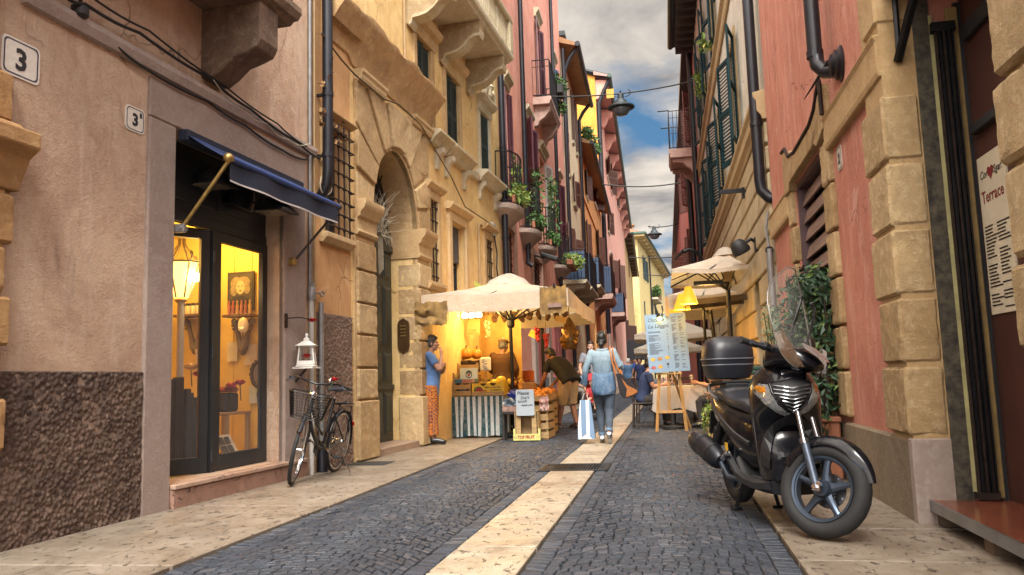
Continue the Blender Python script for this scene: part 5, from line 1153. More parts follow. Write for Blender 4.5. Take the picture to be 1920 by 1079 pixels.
mb.tube([(1.58,5.33,2.95),(1.60,5.1,3.15),(1.62,4.8,3.36)],.03,6);mb.tube([(1.60+.09*math.cos(a),5.2,3.42+.09*math.sin(a))for a in[k*.5 for k in range(10)]],.016,6);mb.tube([(1.58,5.3,3.0),(1.585,5.3,3.5)],.018,6);mb.build('scroll',IRON,q,smooth=50)
q=thing('vent_pipe','black flue pipe ending in a ribbed wall cowl with a spike on the pink wall','flue',F.P(6.7,.1,3.4));u0,z0=F.uz(1575,118,.12)
mb=MB();mb.tube([F.P(6.80,.14,6.5),F.P(6.80,.14,3.66),F.P(6.78,.13,3.52),F.P(6.70,.09,3.43),F.P(6.62,.02,3.40)],.062,12);mb.build('pipe',PIPE,q,smooth=50)
mb=MB();mb.lathe([(.15,-.02),(.155,.0),(.12,.02),(.125,.04),(.09,.06),(.095,.075),(.06,.09)],F.P(6.55,.0,3.42),16,F.n+F.u*.2);mb.build('cowl',PIPE,q,smooth=30)
mb=MB();mb.tube([F.P(6.60,.08,3.47),F.P(6.98,.22,3.30)],[.022,.004],6);mb.build('spike',PIPE,q)
mb=MB();mb.lathe([(.07,-.03),(.07,.03)],F.P(6.80,.14,3.62),12);mb.build('collar',PIPE,q)
q=thing('downpipe','black downpipe between the worn pink house and the cream house on the right','drainpipe',F.P(10.95,.1,3));mb=MB()
mb.tube([F.P(11.0,.13,6.6),F.P(11.0,.13,3.55),F.P(11.0,.12,3.42),F.P(10.96,.03,3.30),F.P(10.95,-.03,3.28)],.075,12);mb.build('pipe',PIPE,q,smooth=50)
mb=MB();mb.lathe([(.085,-.03),(.085,.03)],F.P(11.0,.13,4.35),12);mb.build('collar',PIPE,q)
q=thing('gas_pipe','grey wall pipe with a valve beside the cream house corner','pipe',F.P(10.93,.08,1));mb=MB();mb.tube([F.P(10.93,.08,2.6),F.P(10.93,.08,1.5)],.045,8);mb.tube([F.P(10.93,.06,3.1),F.P(10.95,.10,2.9),F.P(10.93,.08,2.6)],.02,6);mb.build('pipe',ZINC,q,smooth=50);mb=MB();mb.lathe([(.06,-.04),(.06,.04)],F.P(10.93,.08,1.72),8);mb.lathe([(.055,-.03),(.055,.03)],F.P(10.93,.08,2.58),8,F.u);mb.build('valve',IRON,q)
gh=thing('cream_green_house','cream house with dark green louvred shutters over a rusticated ground floor','house',(RX,18,0))
gw=[(14.15,15.15,4.92,7.0),(17.9,18.9,4.92,7.0),(21.2,22.2,4.92,7.0),(24.0,25.0,4.92,7.0),(14.1,15.1,8.35,10.7),(17.9,18.9,8.35,10.7),(21.4,22.4,8.35,10.7),(24.4,25.4,8.35,10.7)]
gd=[(12.75,13.55,.05,2.5),(17.5,18.6,.05,2.6),(22,23.2,.05,2.6)]
mb=MB();wall(mb,F,10.92,28.0,4.4,12.7,gw);mb.build('wall',CREAMR2,gh)
mb=MB();wall(mb,F,10.92,28.0,-.05,4.4,gd,dep=.3,o=-.005);mb.build('ground_floor_wall',RUST,gh)
zs=[.6,1.05,1.5,1.95,2.4,2.85,3.28,3.68,4.05,4.40];rnd=random.Random(4)
blk=MB()
for r,(a,b)in enumerate(zip(zs,zs[1:])):
 u=10.94-(.6 if r%2 else 0)
 while u<27.9:
  w_=1.25;p,q_=max(u,10.94),min(u+w_,27.95);segs=[(p,q_)]
  for d in gd:
   if b<=d[3]+.1:
    ns=[]
    for x,y in segs:
     if y<=d[0]or x>=d[1]:ns.append((x,y))
     else:
      if x<d[0]-.1:ns.append((x,d[0]))
      if y>d[1]+.1:ns.append((d[1],y))
    segs=ns
  for x,y in segs:
   if y-x>.1:blk.fbox(F,x+.02,y-.02,-.02,.035,a+.022,b-.022)
  u+=w_
blk.build('rusticated_facing',RUST,gh,bev=.018)
mb=MB();mb.fbox(F,10.94,28,-.02,.05,-.05,.58);mb.build('plinth',STJ,gh,bev=.01)
BUFF=stone('buff_moulding',(.40,.295,.155),(.29,.19,.09),(.50,.40,.24),.006,12,.4)
mb=MB();molding(mb,F,10.92,28.05,[(-.02,4.40),(.05,4.40),(.07,4.46),(.12,4.52),(.12,4.66),(.16,4.72),(.16,4.78),(-.02,4.82)]);mb.build('string_course',BUFF,gh,bev=.004)
mb=MB();molding(mb,F,10.92,28.05,[(-.02,7.85),(.04,7.85),(.06,7.90),(.06,8.08),(.12,8.14),(.12,8.20),(-.02,8.24)]);mb.build('string_course',BUFF,gh)
for i,r in enumerate(gw):
 window(F,r,gh,CHAR,.2);a,b,c,d=r
 for s,h,ang in((-1,a-.01,15),(1,b+.01,17)):shutter_mb(F,h,RAD(ang),.56,c+.02,d,s,o=.05,pitch=.07).build('shutter',GREENS,gh)
 mb=MB();mb.fbox(F,a-.12,a,-.02,.03,c,d);mb.fbox(F,b,b+.12,-.02,.03,c,d);mb.fbox(F,a-.12,b+.12,-.02,.03,d,d+.14);mb.build('window_surround',BUFF,gh)
for r in gd:window(F,r,gh,CHAR,.25,w=.09)
eave(F,10.95,28.1,12.75,.72,gh,mat('black_soffit',(.045,.036,.034),.8,var=.4,scale=2),TILE,GUT,rise=.5,gr=.10,depth=3)
for i in range(30):u=11.2+i*.57;mb=MB();mb.fbox(F,u-.1,u+.1,0,.62,12.35,12.68);mb.build('corbel',mat('black_soffit',(.045,.036,.034),.8,var=.4,scale=2),gh)
potplant('window_plant','green potted plant on the sill of the upper cream house window',[((-.12,0,.25),(.15,.25,.28)),((-.14,.1,.6),(.1,.18,.2))],300,.09,F.P(21.3,.12,8.38),None,LEAFY,seed=51)
potplant('window_plant','spiky green plant on the nearer upper sill of the cream house',[((-.1,0,.12),(.15,.15,.14))],40,.16,F.P(18.0,.1,8.38),None,LEAFY,seed=52)
u,z=F.uz(1383,360,.15);q=thing('wall_bracket','small black iron bracket on the rusticated wall of the cream house','bracket',F.P(u,0,z));mb=MB();mb.fbox(F,u-.03,u+.03,0,.45,z-.02,z+.05);mb.fbox(F,u-.05,u+.05,-.01,.08,z-.12,z+.06);mb.build('arm',IRON,q)
u,z=F.uz(1390,464,.25);q=thing('wall_lamp','black wall lamp with a hood above the restaurant parasol','lamp',F.P(u,.2,z));mb=MB();mb.lathe([(.14,-.10),(.15,-.06),(.12,.06),(.07,.12),(.0,.13)],F.P(u,.28,z),12,V((-.5,-.3,1)));mb.build('shade',WIRE,q,smooth=50);mb=MB();mb.tube([F.P(u,.28,z+.02),F.P(u,.1,z+.12),F.P(u-.0,0,z+.05)],.03,6);mb.fbox(F,u-.08,u+.08,-.01,.05,z-.08,z+.14);mb.build('arm',IRON,q)
sm=thing('salmon_house','salmon pink house with a jutting iron balcony beyond the cream house','house',(RX,36,0))
sw=[(31.2,32.6,9.95,12.0),(35,36.2,5.0,7.2),(40,41.2,5.0,7.2),(40,41.2,9.3,11.2)]
mb=MB();wall(mb,F,28.0,46,-.05,12.6,sw);mb.build('wall',SALM,sm)
for r in sw:
 window(F,r,sm,PALEST,.2);a,b,c,d=r
 for s,h,ang in((-1,a-.01,30),(1,b+.01,35)):shutter_mb(F,h,RAD(ang),.6,c,d,s,o=.05,pitch=.1).build('shutter',mat('white_brown_shutter',(.16,.07,.06),.5),sm)
bq=balc(F,31.0,33.2,.98,9.80,sm,1.55,False,slab_m=mat('pink_balcony',(.50,.34,.28),.8),brk=2,th=.35,step=.16)
mb=MB();mb.tube([F.P(30.95,.9,11.35),F.P(30.95,1.35,11.35)],.025,6);mb.tube([F.P(30.95,.9,10.65),F.P(30.95,1.25,10.65)],.025,6);mb.build('line_arm',IRON,bq)
pipe(F,28.15,0,13,.10,'black downpipe at the near edge of the salmon house');pipe(F,34.2,0,12.5,.12,'black downpipe beyond the iron balcony of the salmon house')
mb=MB();mb.fbox(F,28.05,46,-.1,.40,12.5,12.75);mb.build('eave',GUT,sm)
fp=thing('far_pink_house','far dusky pink house on the right side of the street','house',(RX,60,0));mb=MB();wall(mb,F,46,90,-.05,13,[(50,51.5,6,8.5),(58,59.5,6,8.5)]);mb.build('wall',plaster2('render_dusky',(.40,.15,.14),(.32,.11,.10),(.5,.25,.22)),fp)
for a in(50,58):shutter_mb(F,a,RAD(50),1.0,6,8.5,-1,o=.05,pitch=.15).build('shutter',BRSH,fp);window(F,(a,a+1.5,6,8.5),fp,CHAR)
mb=MB();mb.fbox(F,46,90,-.1,.4,12.8,13.1);mb.build('eave',GUT,fp)
def wire(label,pa,pb,r=.02,sg=.25,name='street_wire'):
 pts=[V(pa).lerp(V(pb),t)-Z*sg*4*t*(1-t)for t in[k/14 for k in range(15)]];return tag(MB_tube(pts,r,name,WIRE,5),label,'wire')
def lantern(p,s,label,hang=.25):
 t=thing('hanging_street_lantern',label,'street lamp',p,'lanterns hung over the street');p=V(p);c=p-Z*(hang+.42*s)
 mb=MB();mb.lathe([(.04*s,.40*s),(.09*s,.36*s),(.10*s,.22*s),(.17*s,.16*s),(.20*s,.08*s),(.40*s,-.02*s),(.40*s,-.06*s),(.24*s,-.08*s)],c,14);mb.build('hood',mat('grey_green_iron',(.035,.05,.055),.5,.3),t,smooth=40)
 mb=MB();mb.lathe([(.26*s,-.08*s),(.27*s,-.14*s),(.18*s,-.26*s),(.05*s,-.29*s)],c,14);mb.build('globe',mat('grey_globe',(.12,.14,.16),.15),t,smooth=50)
 mb=MB();mb.tube([c+Z*.4*s,p],.025*s,6);mb.tube([c+Z*.3*s+V((.12*s+.18*s*math.sin(a),0,.1*s-.12*s*math.cos(a)))for a in[k*.5 for k in range(6)]],.012*s,5);mb.tube([c+Z*.3*s-V((.12*s+.14*s*math.sin(a),0,-.1*s+.1*s*math.cos(a)))for a in[k*.5 for k in range(6)]],.012*s,5);mb.build('hanger',IRON,t)
 return t
Y1w=23.0
a,b=onY(960,177,Y1w),onY(1310,150,Y1w);wire('black street cable carrying the nearer hanging lantern',a,b,.022,.25)
c=onY(1163,171,Y1w);lantern(c,1.0,'nearer grey street lantern hanging over the road from a cable',.05)
wire('second black cable crossing the street below the nearer lantern',onY(1130,346,40),onY(1292,340,40),.035,.2)
a,b=onY(1215,425,62),onY(1290,412,62);wire('far cable carrying the small distant lantern',a,b,.045,.25);lantern(onY(1226,424,62),1.5,'small distant street lantern hanging near the pale yellow house',.0)
wire('thin far cable low over the street end',onY(1180,483,70),onY(1295,480,70),.05,.1);wire('thinnest cable above the balcony garden at the street end',onY(1205,514,80),onY(1262,516,80),.05,.1)
q=thing('yellow_tag','small yellow tag hanging on the lantern cable','tag',onY(1144,176,Y1w));p=onY(1144,176,Y1w);mb=MB();mb.box(p,(.22,.03,.28));mb.build('plate',mat('tag_yellow',(.55,.36,.03),.5),q)
p0=F.P(24.0,0,F.uz(1318,492)[1]);q=thing('curved_street_lamp','grey street lamp head on a curved arm above the parasols','street lamp',p0)
Yl=22.0;pts=[onY(x,y,Yl)for x,y in((1278,474),(1292,468),(1306,473),(1318,490))]+[V((RX,Yl,onY(1318,492,Yl).z-.1))]
mb=MB();mb.tube(pts,.05,7);mb.build('arm',IRON,q,smooth=50);c=onY(1274,478,Yl);mb=MB();R=[]
for t,r,h in((0,.06,.05),(.2,.13,.09),(.6,.17,.10),(.9,.10,.06),(1,.03,.02)):
 b=onY(1281,470,Yl).lerp(onY(1266,486,Yl),t);R.append([b+V((.3*math.cos(x)*r,r*math.sin(x)*1.0,h*math.cos(x)))for x in[2*PI*k/8 for k in range(8)]])
mb.rings(R);mb.build('head',mat('grey_green_iron',(.035,.05,.055),.5,.3),q,smooth=60)
CANV=mat('cream_canvas',(.66,.61,.52),.85,var=.18,scale=3,bmp=.002,bscale=90)
CRATE=mat('crate_wood',(.42,.27,.115),.7,var=.4,scale=12,stretch=(.4,1,3),bmp=.002);CRATED=mat('old_crate_wood',(.26,.15,.07),.8,var=.45,scale=12,stretch=(.4,1,3),bmp=.002)
BURL=mat('burlap',(.29,.17,.045),.95,var=.6,scale=7,bmp=.006,bscale=120,c2=(.13,.075,.03))
STEELB=mat('black_pole',(.02,.02,.02),.45,.4)
def canopy_mat():
 m,nt,b=nodes('translucent_canvas');c=(.66,.61,.52);b.inputs['Roughness'].default_value=.85
 f=ramp(nt,noise_tex(nt,3,5,.6),.35,.7);nt.links.new(mixc(nt,f,(.46,.40,.32),(.58,.53,.44)),b.inputs['Base Color'])
 tr=nt.nodes.new('ShaderNodeBsdfTranslucent');tr.inputs['Color'].default_value=(.62,.44,.20,1);mx=nt.nodes.new('ShaderNodeMixShader');mx.inputs[0].default_value=.34
 nt.links.new(b.outputs[0],mx.inputs[1]);nt.links.new(tr.outputs[0],mx.inputs[2]);nt.links.new(mx.outputs[0],nt.nodes['Material Output'].inputs['Surface'])
 bump(nt,b,noise_tex(nt,9,7,.72,dist=1.6),.03,1.0);return m
CANOPY=canopy_mat()
def canopy_mb(x0,x1,y0,y1,z,peak,pz,n=18,sag=.05,cap=.0):
 """square parasol cloth: four bowed gores from the eave to the peak"""
 mb=MB();P=V((peak[0],peak[1],pz));ed=[]
 for a,b in(((x0,y0),(x1,y0)),((x1,y0),(x1,y1)),((x1,y1),(x0,y1)),((x0,y1),(x0,y0))):ed+=[V((a[0]+(b[0]-a[0])*i/n,a[1]+(b[1]-a[1])*i/n,z+.04*math.sin(PI*i/n)**2*-1))for i in range(n)]
 R=[]
 for j in range(9):
  t=j/8;R.append([e.lerp(P,t)-Z*(sag*math.sin(PI*t)*(.6+.4*math.sin(PI*((k%n)/n))))+Z*(.012*noise.noise(V((e.x*4,e.y*4,t*6))))for k,e in enumerate(ed)])
 mb.rings(R,False,True);return mb,ed
def valance_mb(ed,drop,wav=.02,seed=1):
 mb=MB();m=len(ed);c=sum((e for e in ed),V((0,0,0)))/m;R=[]
 for t in(0,.15,.5,1):
  r=[]
  for k,e in enumerate(ed):
   o=(e-c);o.z=0;o.normalize();w_=noise.noise(V((k*.55,t*2,seed)))
   r.append(e+o*(w_*wav*t+.01)-Z*(drop*t*(1+.05*noise.noise(V((k*.3,0,seed))))-.004))
  R.append(r)
 mb.rings(R,False,True);return mb
st=thing('market_parasol','large square cream market parasol with a drooping valance over the fruit stall','parasol',(-2.62,13.5,0))
mb,ed=canopy_mb(-3.58,-1.36,11.4,15.7,2.27,(-2.66,13.45),2.70);mb.build('canopy',CANOPY,st,smooth=60)
valance_mb(ed,.26,.06).build('valance',CANOPY,st,smooth=60)
mb=MB();mb.lathe([(.42,-.10),(.30,.02),(.16,.09),(.10,.12),(.03,.14)],(-2.66,13.45,2.68),14)
for v in mb.v:v+=V((noise.noise(v*5)*.05,noise.noise(v*5+V((3,3,3)))*.05,noise.noise(v*6)*.03))
mb.build('vent_cap',CANOPY,st,smooth=60)
mb=MB();mb.tube([(-2.62,13.5,0),(-2.64,13.48,2.66)],.032,10);mb.build('pole',STEELB,st,smooth=50)
mb=MB();mb.lathe([(.05,-.12),(.07,-.08),(.07,.06),(.05,.12)],(-2.63,13.5,1.98),10);mb.build('hub',STEELB,st)
for x,y in((-3.38,11.5),(-1.40,11.5),(-1.40,15.6),(-3.38,15.6),(-2.6,11.5),(-1.4,13.5),(-2.6,15.6),(-3.38,13.5)):
 mb=MB();mb.tube([(-2.64,13.48,2.60),(x,y,2.22)],.016,6);mb.tube([(-2.63,13.5,1.98),(-2.63+(x+2.63)*.5,13.5+(y-13.5)*.5,2.36)],.014,6);mb.build('rib',STEELB,st)
mb=MB();mb.box((-2.62,13.5,.04),(.5,.5,.08));mb.build('base',CHAR,st,bev=.01)
p2=thing('stall_post','black metal post with hooks near the bending man at the stall','post',(-2.45,15.9,0));mb=MB();mb.tube([(-2.45,15.9,0),(-2.45,15.9,2.3)],.035,10);mb.build('pole',STEELB,p2,smooth=50)
mb=MB()
for a in(0,1.6,3.1,4.7):mb.tube([(-2.45,15.9,2.05),(-2.45+.35*math.cos(a),15.9+.35*math.sin(a),2.25)],.02,6)
mb.build('hooks',STEELB,p2)
def cloth_sheet(name,label,x0,x1,y,z0,z1,m,cat,dy=0,n=14,wav=.02,seed=1,skew=0):
 t=thing(name,label,cat,((x0+x1)/2,y,z0));R=[]
 for j in range(9):
  s=j/8;R.append([V((x0+(x1-x0)*i/n+skew*s+.012*noise.noise(V((i*.6,j*.4,seed))),y+dy*i/n+wav*noise.noise(V((i*.35,j*.5,seed+5)))*1.6,z1+(z0-z1)*s+.05*noise.noise(V((i*.4,seed,3)))*(1 if j in(0,8)else .6)))for i in range(n+1)])
 R2=[[p+V((0,.012,0))for p in r]for r in R]
 mb=MB();mb.rings(R,False,False);mb.rings(R2,False,False)
 for a,b in((R[0],R2[0]),(R[-1],R2[-1])):mb.rings([a,b],False,False)
 mb.build('cloth',m,t,smooth=60);return t
cloth_sheet('burlap_sack','brown burlap sack hanging from the left corner of the market parasol',-3.58,-3.09,11.05,1.79,2.13,BURL,'sack',seed=2,wav=.05)
q=cloth_sheet('burlap_sign','square burlap cloth with a sewn patch hanging on the front right parasol corner',-1.77,-1.38,11.36,1.90,2.30,BURL,'sign',seed=4,wav=.015)
mb=MB();mb.box((-1.55,11.335,2.02),(.20,.01,.06));mb.build('patch',mat('patch_mauve',(.26,.16,.13),.9,var=.4,scale=20),q);mb=MB();mb.lathe([(.02,0),(.012,.05),(.0,.06)],(-1.55,11.35,2.29),8);mb.build('clip',IRON,q)
t=thing('yellow_green_flag','small yellow green cloth tied above the left side of the parasol','cloth',(-3.25,13.9,2.6));mb=MB();mb.add([(-3.36,13.9,2.78),(-2.98,13.9,2.50),(-3.36,13.95,2.45)],[(0,1,2)]);mb.add([(-3.36,13.91,2.78),(-2.98,13.91,2.50),(-3.36,13.96,2.45)],[(0,1,2)]);mb.build('cloth',mat('lime_cloth',(.45,.48,.10),.8,var=.3),t)
TZ=.70
def stripe_mat():
 m,nt,b=nodes('green_stripes');tc=nt.nodes.new('ShaderNodeTexCoord');s=nt.nodes.new('ShaderNodeSeparateXYZ');nt.links.new(tc.outputs['Object'],s.inputs[0])
 a=nt.nodes.new('ShaderNodeMath');a.operation='ADD';nt.links.new(s.outputs[0],a.inputs[0]);nt.links.new(s.outputs[1],a.inputs[1])
 w_=nt.nodes.new('ShaderNodeMath');w_.operation='MULTIPLY';nt.links.new(a.outputs[0],w_.inputs[0]);w_.inputs[1].default_value=2*PI/.102
 sn=nt.nodes.new('ShaderNodeMath');sn.operation='SINE';nt.links.new(w_.outputs[0],sn.inputs[0])
 f=ramp(nt,sn.outputs[0],.02,.08);c=mixc(nt,f,(.52,.54,.52),(.008,.06,.07));g=ramp(nt,noise_tex(nt,9,6,.75),.45,.8)
 nt.links.new(mixc(nt,g,c,(.25,.26,.26)),b.inputs['Base Color']);b.inputs['Roughness'].default_value=.85;return m
ft=thing('stall_table','trestle table of the fruit stall hidden under a green striped cloth','table',(-3.3,13.5,0))
mb=MB();mb.box((-3.31,13.55,TZ-.02),(1.20,.95,.03));mb.build('table_top',CRATED,ft)
for x in(-3.8,-2.8):
 for y in(13.2,13.9):mb=MB();mb.box((x,y,TZ/2-.02),(.04,.04,TZ-.04));mb.build('leg',CRATED,ft)
cl=thing('striped_tablecloth','green and white striped cloth hanging to the ground on the stall table','tablecloth',(-3.3,13.05,0))
R=[];N_=60
def edge(i):
 s=i/N_
 if s<.12:return V((-3.92,13.55-.5*s/.12,0))
 if s<.76:return V((-3.92+1.2*(s-.12)/.64,13.05,0))
 return V((-2.72,13.05+.55*(s-.76)/.24,0))
for j in range(10):
 t=j/9;r=[]
 for i in range(N_+1):
  e=edge(i);c=V((-3.32,13.55,0));o=(e-c).normalized();r.append(e+o*(.03*t*(math.sin(i*1.3)+.6*math.sin(i*.7+1))+.012)+Z*(TZ+.002-(TZ-.04)*t+.012*math.sin(i*.5)*t))
 R.append(r)
mb=MB();mb.rings(R,False,False);mb.add(R[0]+[V((-2.72,14.0,TZ+.002)),V((-3.92,14.0,TZ+.002))],[tuple(range(N_+3))]);mb.build('cloth',stripe_mat(),cl,smooth=60)
def crate(name,label,c,d,rz=0,m=CRATE,slats=3,group=None,tilt=None,back=True,cat='crate'):
 """open fruit crate from slats and corner posts"""
 t=thing(name,label,cat,c,group);c=V(c);w_,l,h=d;M=Matrix.Rotation(rz,3,'Z')
 if tilt:M=M@Matrix.Rotation(tilt,3,'X')
 mb=MB();B=lambda p,s:mb.box(c+M@V(p),s,M)
 sh_=h/slats
 for k in range(slats):
  z=sh_*(k+.5)
  for s in(-1,1):B((0,s*(l/2-.006),z),(w_,.012,sh_*.72));B((s*(w_/2-.006),0,z),(.012,l-.03,sh_*.72))
 for k in range(4):B((0,-l/2+l*(k+.5)/4,.006),(w_-.03,l/4*.8,.01))
 mb.build('slats',m,t)
 mb=MB()
 for a in(-1,1):
  for b in(-1,1):mb.box(c+M@V((a*(w_/2-.022),b*(l/2-.022),h/2+.01)),(.025,.025,h+.02),M)
 mb.build('corner_posts',m,t);return t
random.seed(40)
crate('fruit_crate','plain wooden crate left on the striped table behind the smoking woman',(-3.72,13.3,TZ+.008),(.32,.42,.17));crate('fruit_crate','wooden crate stacked on the left crate, holding blue trays',(-3.72,13.32,TZ+.19),(.32,.40,.20))
t=thing('blue_tray','blue fruit tray in the upper left crate','tray',(-3.70,13.22,TZ+.22));mb=MB();mb.box((-3.70,13.24,TZ+.28),(.24,.16,.13));mb.build('tray',mat('blue_tray_card',(.04,.16,.42),.5,var=.5,scale=18),t,bev=.02)
crate('fruit_crate','pale wooden crate with a plastic bag at the middle of the striped table',(-3.42,13.28,TZ+.008),(.30,.40,.21),slats=2)
t=thing('plastic_bag','crumpled bluish plastic bag inside the middle crate','bag',(-3.42,13.2,TZ+.03));mb=MB();mb.ell((-3.42,13.2,TZ+.10),(.11,.10,.08),14,10)
for v in mb.v:v+=V((noise.noise(v*22),noise.noise(v*22+V((4,1,2))),noise.noise(v*20)))*.03
mb.build('film',mat('bag_film',(.22,.26,.32),.25,var=.6,scale=30),t)
bx=thing('yellow_fruit_box','yellow cardboard melon box lettered AMIA LA ROSSA at the right end of the table','box',(-2.98,13.22,TZ));c=V((-2.98,13.25,TZ+.008))
YB=mat('yellow_card',(.62,.40,.03),.7,var=.15);x0,x1,yf,yb=-3.245,-2.70,13.07,13.45
mb=MB()
for y in(yf,yb):mb.box(((x0+x1)/2,y,c.z+.11),(x1-x0,.010,.20))
for x in(x0,x1):mb.box((x,(yf+yb)/2,c.z+.11),(.010,yb-yf-.012,.20))
mb.box(((x0+x1)/2,(yf+yb)/2,c.z+.01),(x1-x0-.02,yb-yf-.02,.01));mb.build('carton',YB,bx)
mb=MB();mb.box(((x0+x1)/2,yf-.008,c.z+.035),(x1-x0+.01,.012,.066));mb.build('base_board',CRATE,bx)
mb=MB()
for x in(-3.05,-2.88):mb.prism([(x+.05*math.cos(a),c.z+.21-.045*abs(math.sin(a)))for a in[PI*k/8 for k in range(9)]],lambda a,b,d:V((a,d,b)),yf-.0068,yf-.0058)
mb.build('hand_holes',mat('dark_hole',(.06,.03,.01),.9),bx)
RIM=mat('melon_green',(.03,.12,.05),.6);MEL=mat('melon_red',(.30,.02,.02),.6)
def face(mb,pts,y):mb.add([V((a,y,b))for a,b in pts],[tuple(range(len(pts)))])
mb=MB();face(mb,[(-3.135+.075*math.cos(a)*1.1,c.z+.075+.085*math.sin(a))for a in[PI*k/14 for k in range(15)]],yf-.0066);mb.build('melon_rind',RIM,bx)
mb=MB();face(mb,[(-3.125+.056*math.cos(a)*1.1,c.z+.075+.066*math.sin(a))for a in[PI*k/14 for k in range(15)]],yf-.0074);face(mb,[(-3.10,c.z+.075),(-2.99,c.z+.075),(-2.99,c.z+.092),(-3.06,c.z+.092)],yf-.0074);mb.build('melon_slice',MEL,bx)
text('lettering','AMIA LA ROSSA',.040,INK,bx,(-3.03,yf-.0062,c.z+.125),(1,0,0),Z,ext=.0004,bold=.001);text('lettering','DI SERMIDE',.038,INK,bx,(-2.93,yf-.0062,c.z+.080),(1,0,0),Z,ext=.0004,bold=.001)
tb=crate('crest_box','wooden box tilted up on the crates with a pale blue crest sheet',(-3.40,13.38,TZ+.235),(.38,.10,.32),tilt=-.12)
mb=MB();B=Matrix.Rotation(-.12,3,'X');o=V((-3.36,13.325,TZ+.37));mb.box(o,(.31,.006,.235),B);mb.build('crest_sheet',mat('pale_blue_sheet',(.46,.55,.62),.6,var=.12),tb)
mb=MB()
for k in range(24):pass
cyc=lambda r,n=20,sx=1:[o+B@V((r*sx*math.cos(a),-.0045,r*math.sin(a)))for a in[2*PI*k/n for k in range(n)]]
a,b=cyc(.058),cyc(.045);mb.rings([a,b],False,True);
for(x,z,r)in((0,.055,.030),(-.035,.045,.018),(.035,.045,.018),(0,-.01,.018),(-.02,.02,.014),(.02,.02,.014)):mb.add([o+B@V((x+r*math.cos(q),-.0052,z+r*.7*math.sin(q)))for q in[2*PI*k/10 for k in range(10)]],[tuple(range(10))])
mb.build('crest',INK,tb)
mb=MB();mb.add([o+B@V((x,-.0060,z))for x,z in((-.018,.01),(.018,.01),(.018,-.02),(0,-.035),(-.018,-.02))],[(0,1,2,3,4)]);mb.build('crest_shield',MEL,tb)
lab=thing('lettered_box','low blue and salmon fruit box lettered AMANTI below the crest sheet','box',(-3.38,13.2,TZ+.23));mb=MB();mb.box((-3.38,13.2,TZ+.265),(.36,.22,.065));mb.build('carton',mat('blue_box_card',(.05,.16,.28),.6,var=.4),lab);mb=MB();mb.box((-3.31,13.0885,TZ+.265),(.215,.004,.05));mb.build('label_strip',mat('salmon_card',(.55,.28,.16),.6),lab);text('lettering','AMANTI',.042,MEL,lab,(-3.41,13.0862,TZ+.250),(1,0,0),Z,ext=.0004,bold=.0012)
bk=thing('wicker_basket','dark wicker basket carrying the pumpkins behind the crest box','basket',(-3.62,13.75,TZ));mb=MB()
for k in range(7):z=TZ+.43+k*.030;r=.21+k*.008;mb.tube([(-3.55+r*1.25*math.cos(a),13.8+r*.8*math.sin(a),z+.01*math.sin(a*9+k))for a in[2*PI*i/28 for i in range(28)]],.018,5,loop=True)
mb.lathe([(.18,TZ+.39),(.22,TZ+.45),(.0,TZ+.46)],(-3.55,13.8,0),14);mb.build('weave',mat('dark_wicker',(.06,.03,.018),.7,var=.5,scale=40),bk)
bs=thing('basket_stand','stack of flat crates under the wicker basket','crate',(-3.55,13.8,TZ));mb=MB();
for k in range(9):mb.box((-3.55,13.82,TZ+.02+k*.042),(.5-.01*(k%2),.34,.034))
mb.build('boards',CRATED,bs)
PUMP=mat('pumpkin_skin',(.62,.235,.025),.42,var=.22,scale=5);STALK=mat('dry_stalk',(.16,.13,.05),.8)
def pumpkin(p,r,h,label,m=PUMP,lobes=10,dep=.09,name='pumpkin',cat='pumpkin',group=None):
 t=thing(name,label,cat,p,group);p=V(p);R=[]
 for j in range(11):
  q=PI*j/10;q=min(max(q,.08),PI-.08);rr=r*math.sin(q)**.8;z=h*(1-math.cos(q))/2
  R.append([p+V((rr*(1-dep*abs(math.cos(lobes/2*a))**3)*math.cos(a),rr*(1-dep*abs(math.cos(lobes/2*a))**3)*math.sin(a),z))for a in[2*PI*k/40 for k in range(40)]])
 mb=MB();mb.rings(R);mb.build('body',m,t,smooth=60);mb=MB();mb.tube([p+Z*h*.95,p+Z*(h+.03),p+V((.02,0,h+.05))],[.02,.014,.016],6);mb.build('stalk',STALK,t);return t
pumpkin((-3.50,13.72,TZ+.65),.125,.20,'large round orange pumpkin in the middle of the basket');pumpkin((-3.33,13.80,TZ+.65),.095,.18,'narrower orange pumpkin right of the large pumpkin');pumpkin((-3.76,13.78,TZ+.63),.12,.18,'orange pumpkin behind the head of the smoking woman');pumpkin((-3.70,13.6,TZ+.62),.09,.10,'flat orange gourd at the left front of the basket')
GOUR=mat('yellow_gourd',(.62,.42,.025),.3,var=.2)
for i,(x,y,r,l)in enumerate(((-2.90,13.28,.085,'front yellow melon in the yellow box'),(-2.80,13.36,.095,'rear large yellow melon in the yellow box'),(-3.0,13.3,.06,'small yellow melon at the left of the yellow box'))):pumpkin((x,y,TZ+.14+.03*i*(i==1)),r,r*1.7,l,GOUR,8,.05,'yellow_melon','melon')
sg=thing('price_sign','white price board with blue brush lettering beside the pumpkins','sign',(-3.13,13.62,TZ));mb=MB();mb.box((-3.13,13.62,TZ+.55),(.20,.05,.24));mb.build('board',WHT,sg,bev=.02);mb=MB();mb.box((-3.13,13.64,TZ+.22),(.02,.02,.44));mb.build('stake',CRATE,sg)
mb=MB();rnd=random.Random(2)
for k in range(9):
 z=TZ+.46+k*.022;x=-3.20+rnd.uniform(0,.04);mb.add([V((x,13.5935,z)),V((x+rnd.uniform(.05,.11),13.5935,z+rnd.uniform(-.01,.02))),V((x+rnd.uniform(.05,.11),13.5935,z+.015)),V((x,13.5935,z+.012))],[(0,1,2,3)])
stuff(mb.build('brush_marks',mat('blue_brush',(.02,.05,.22),.6),sg))
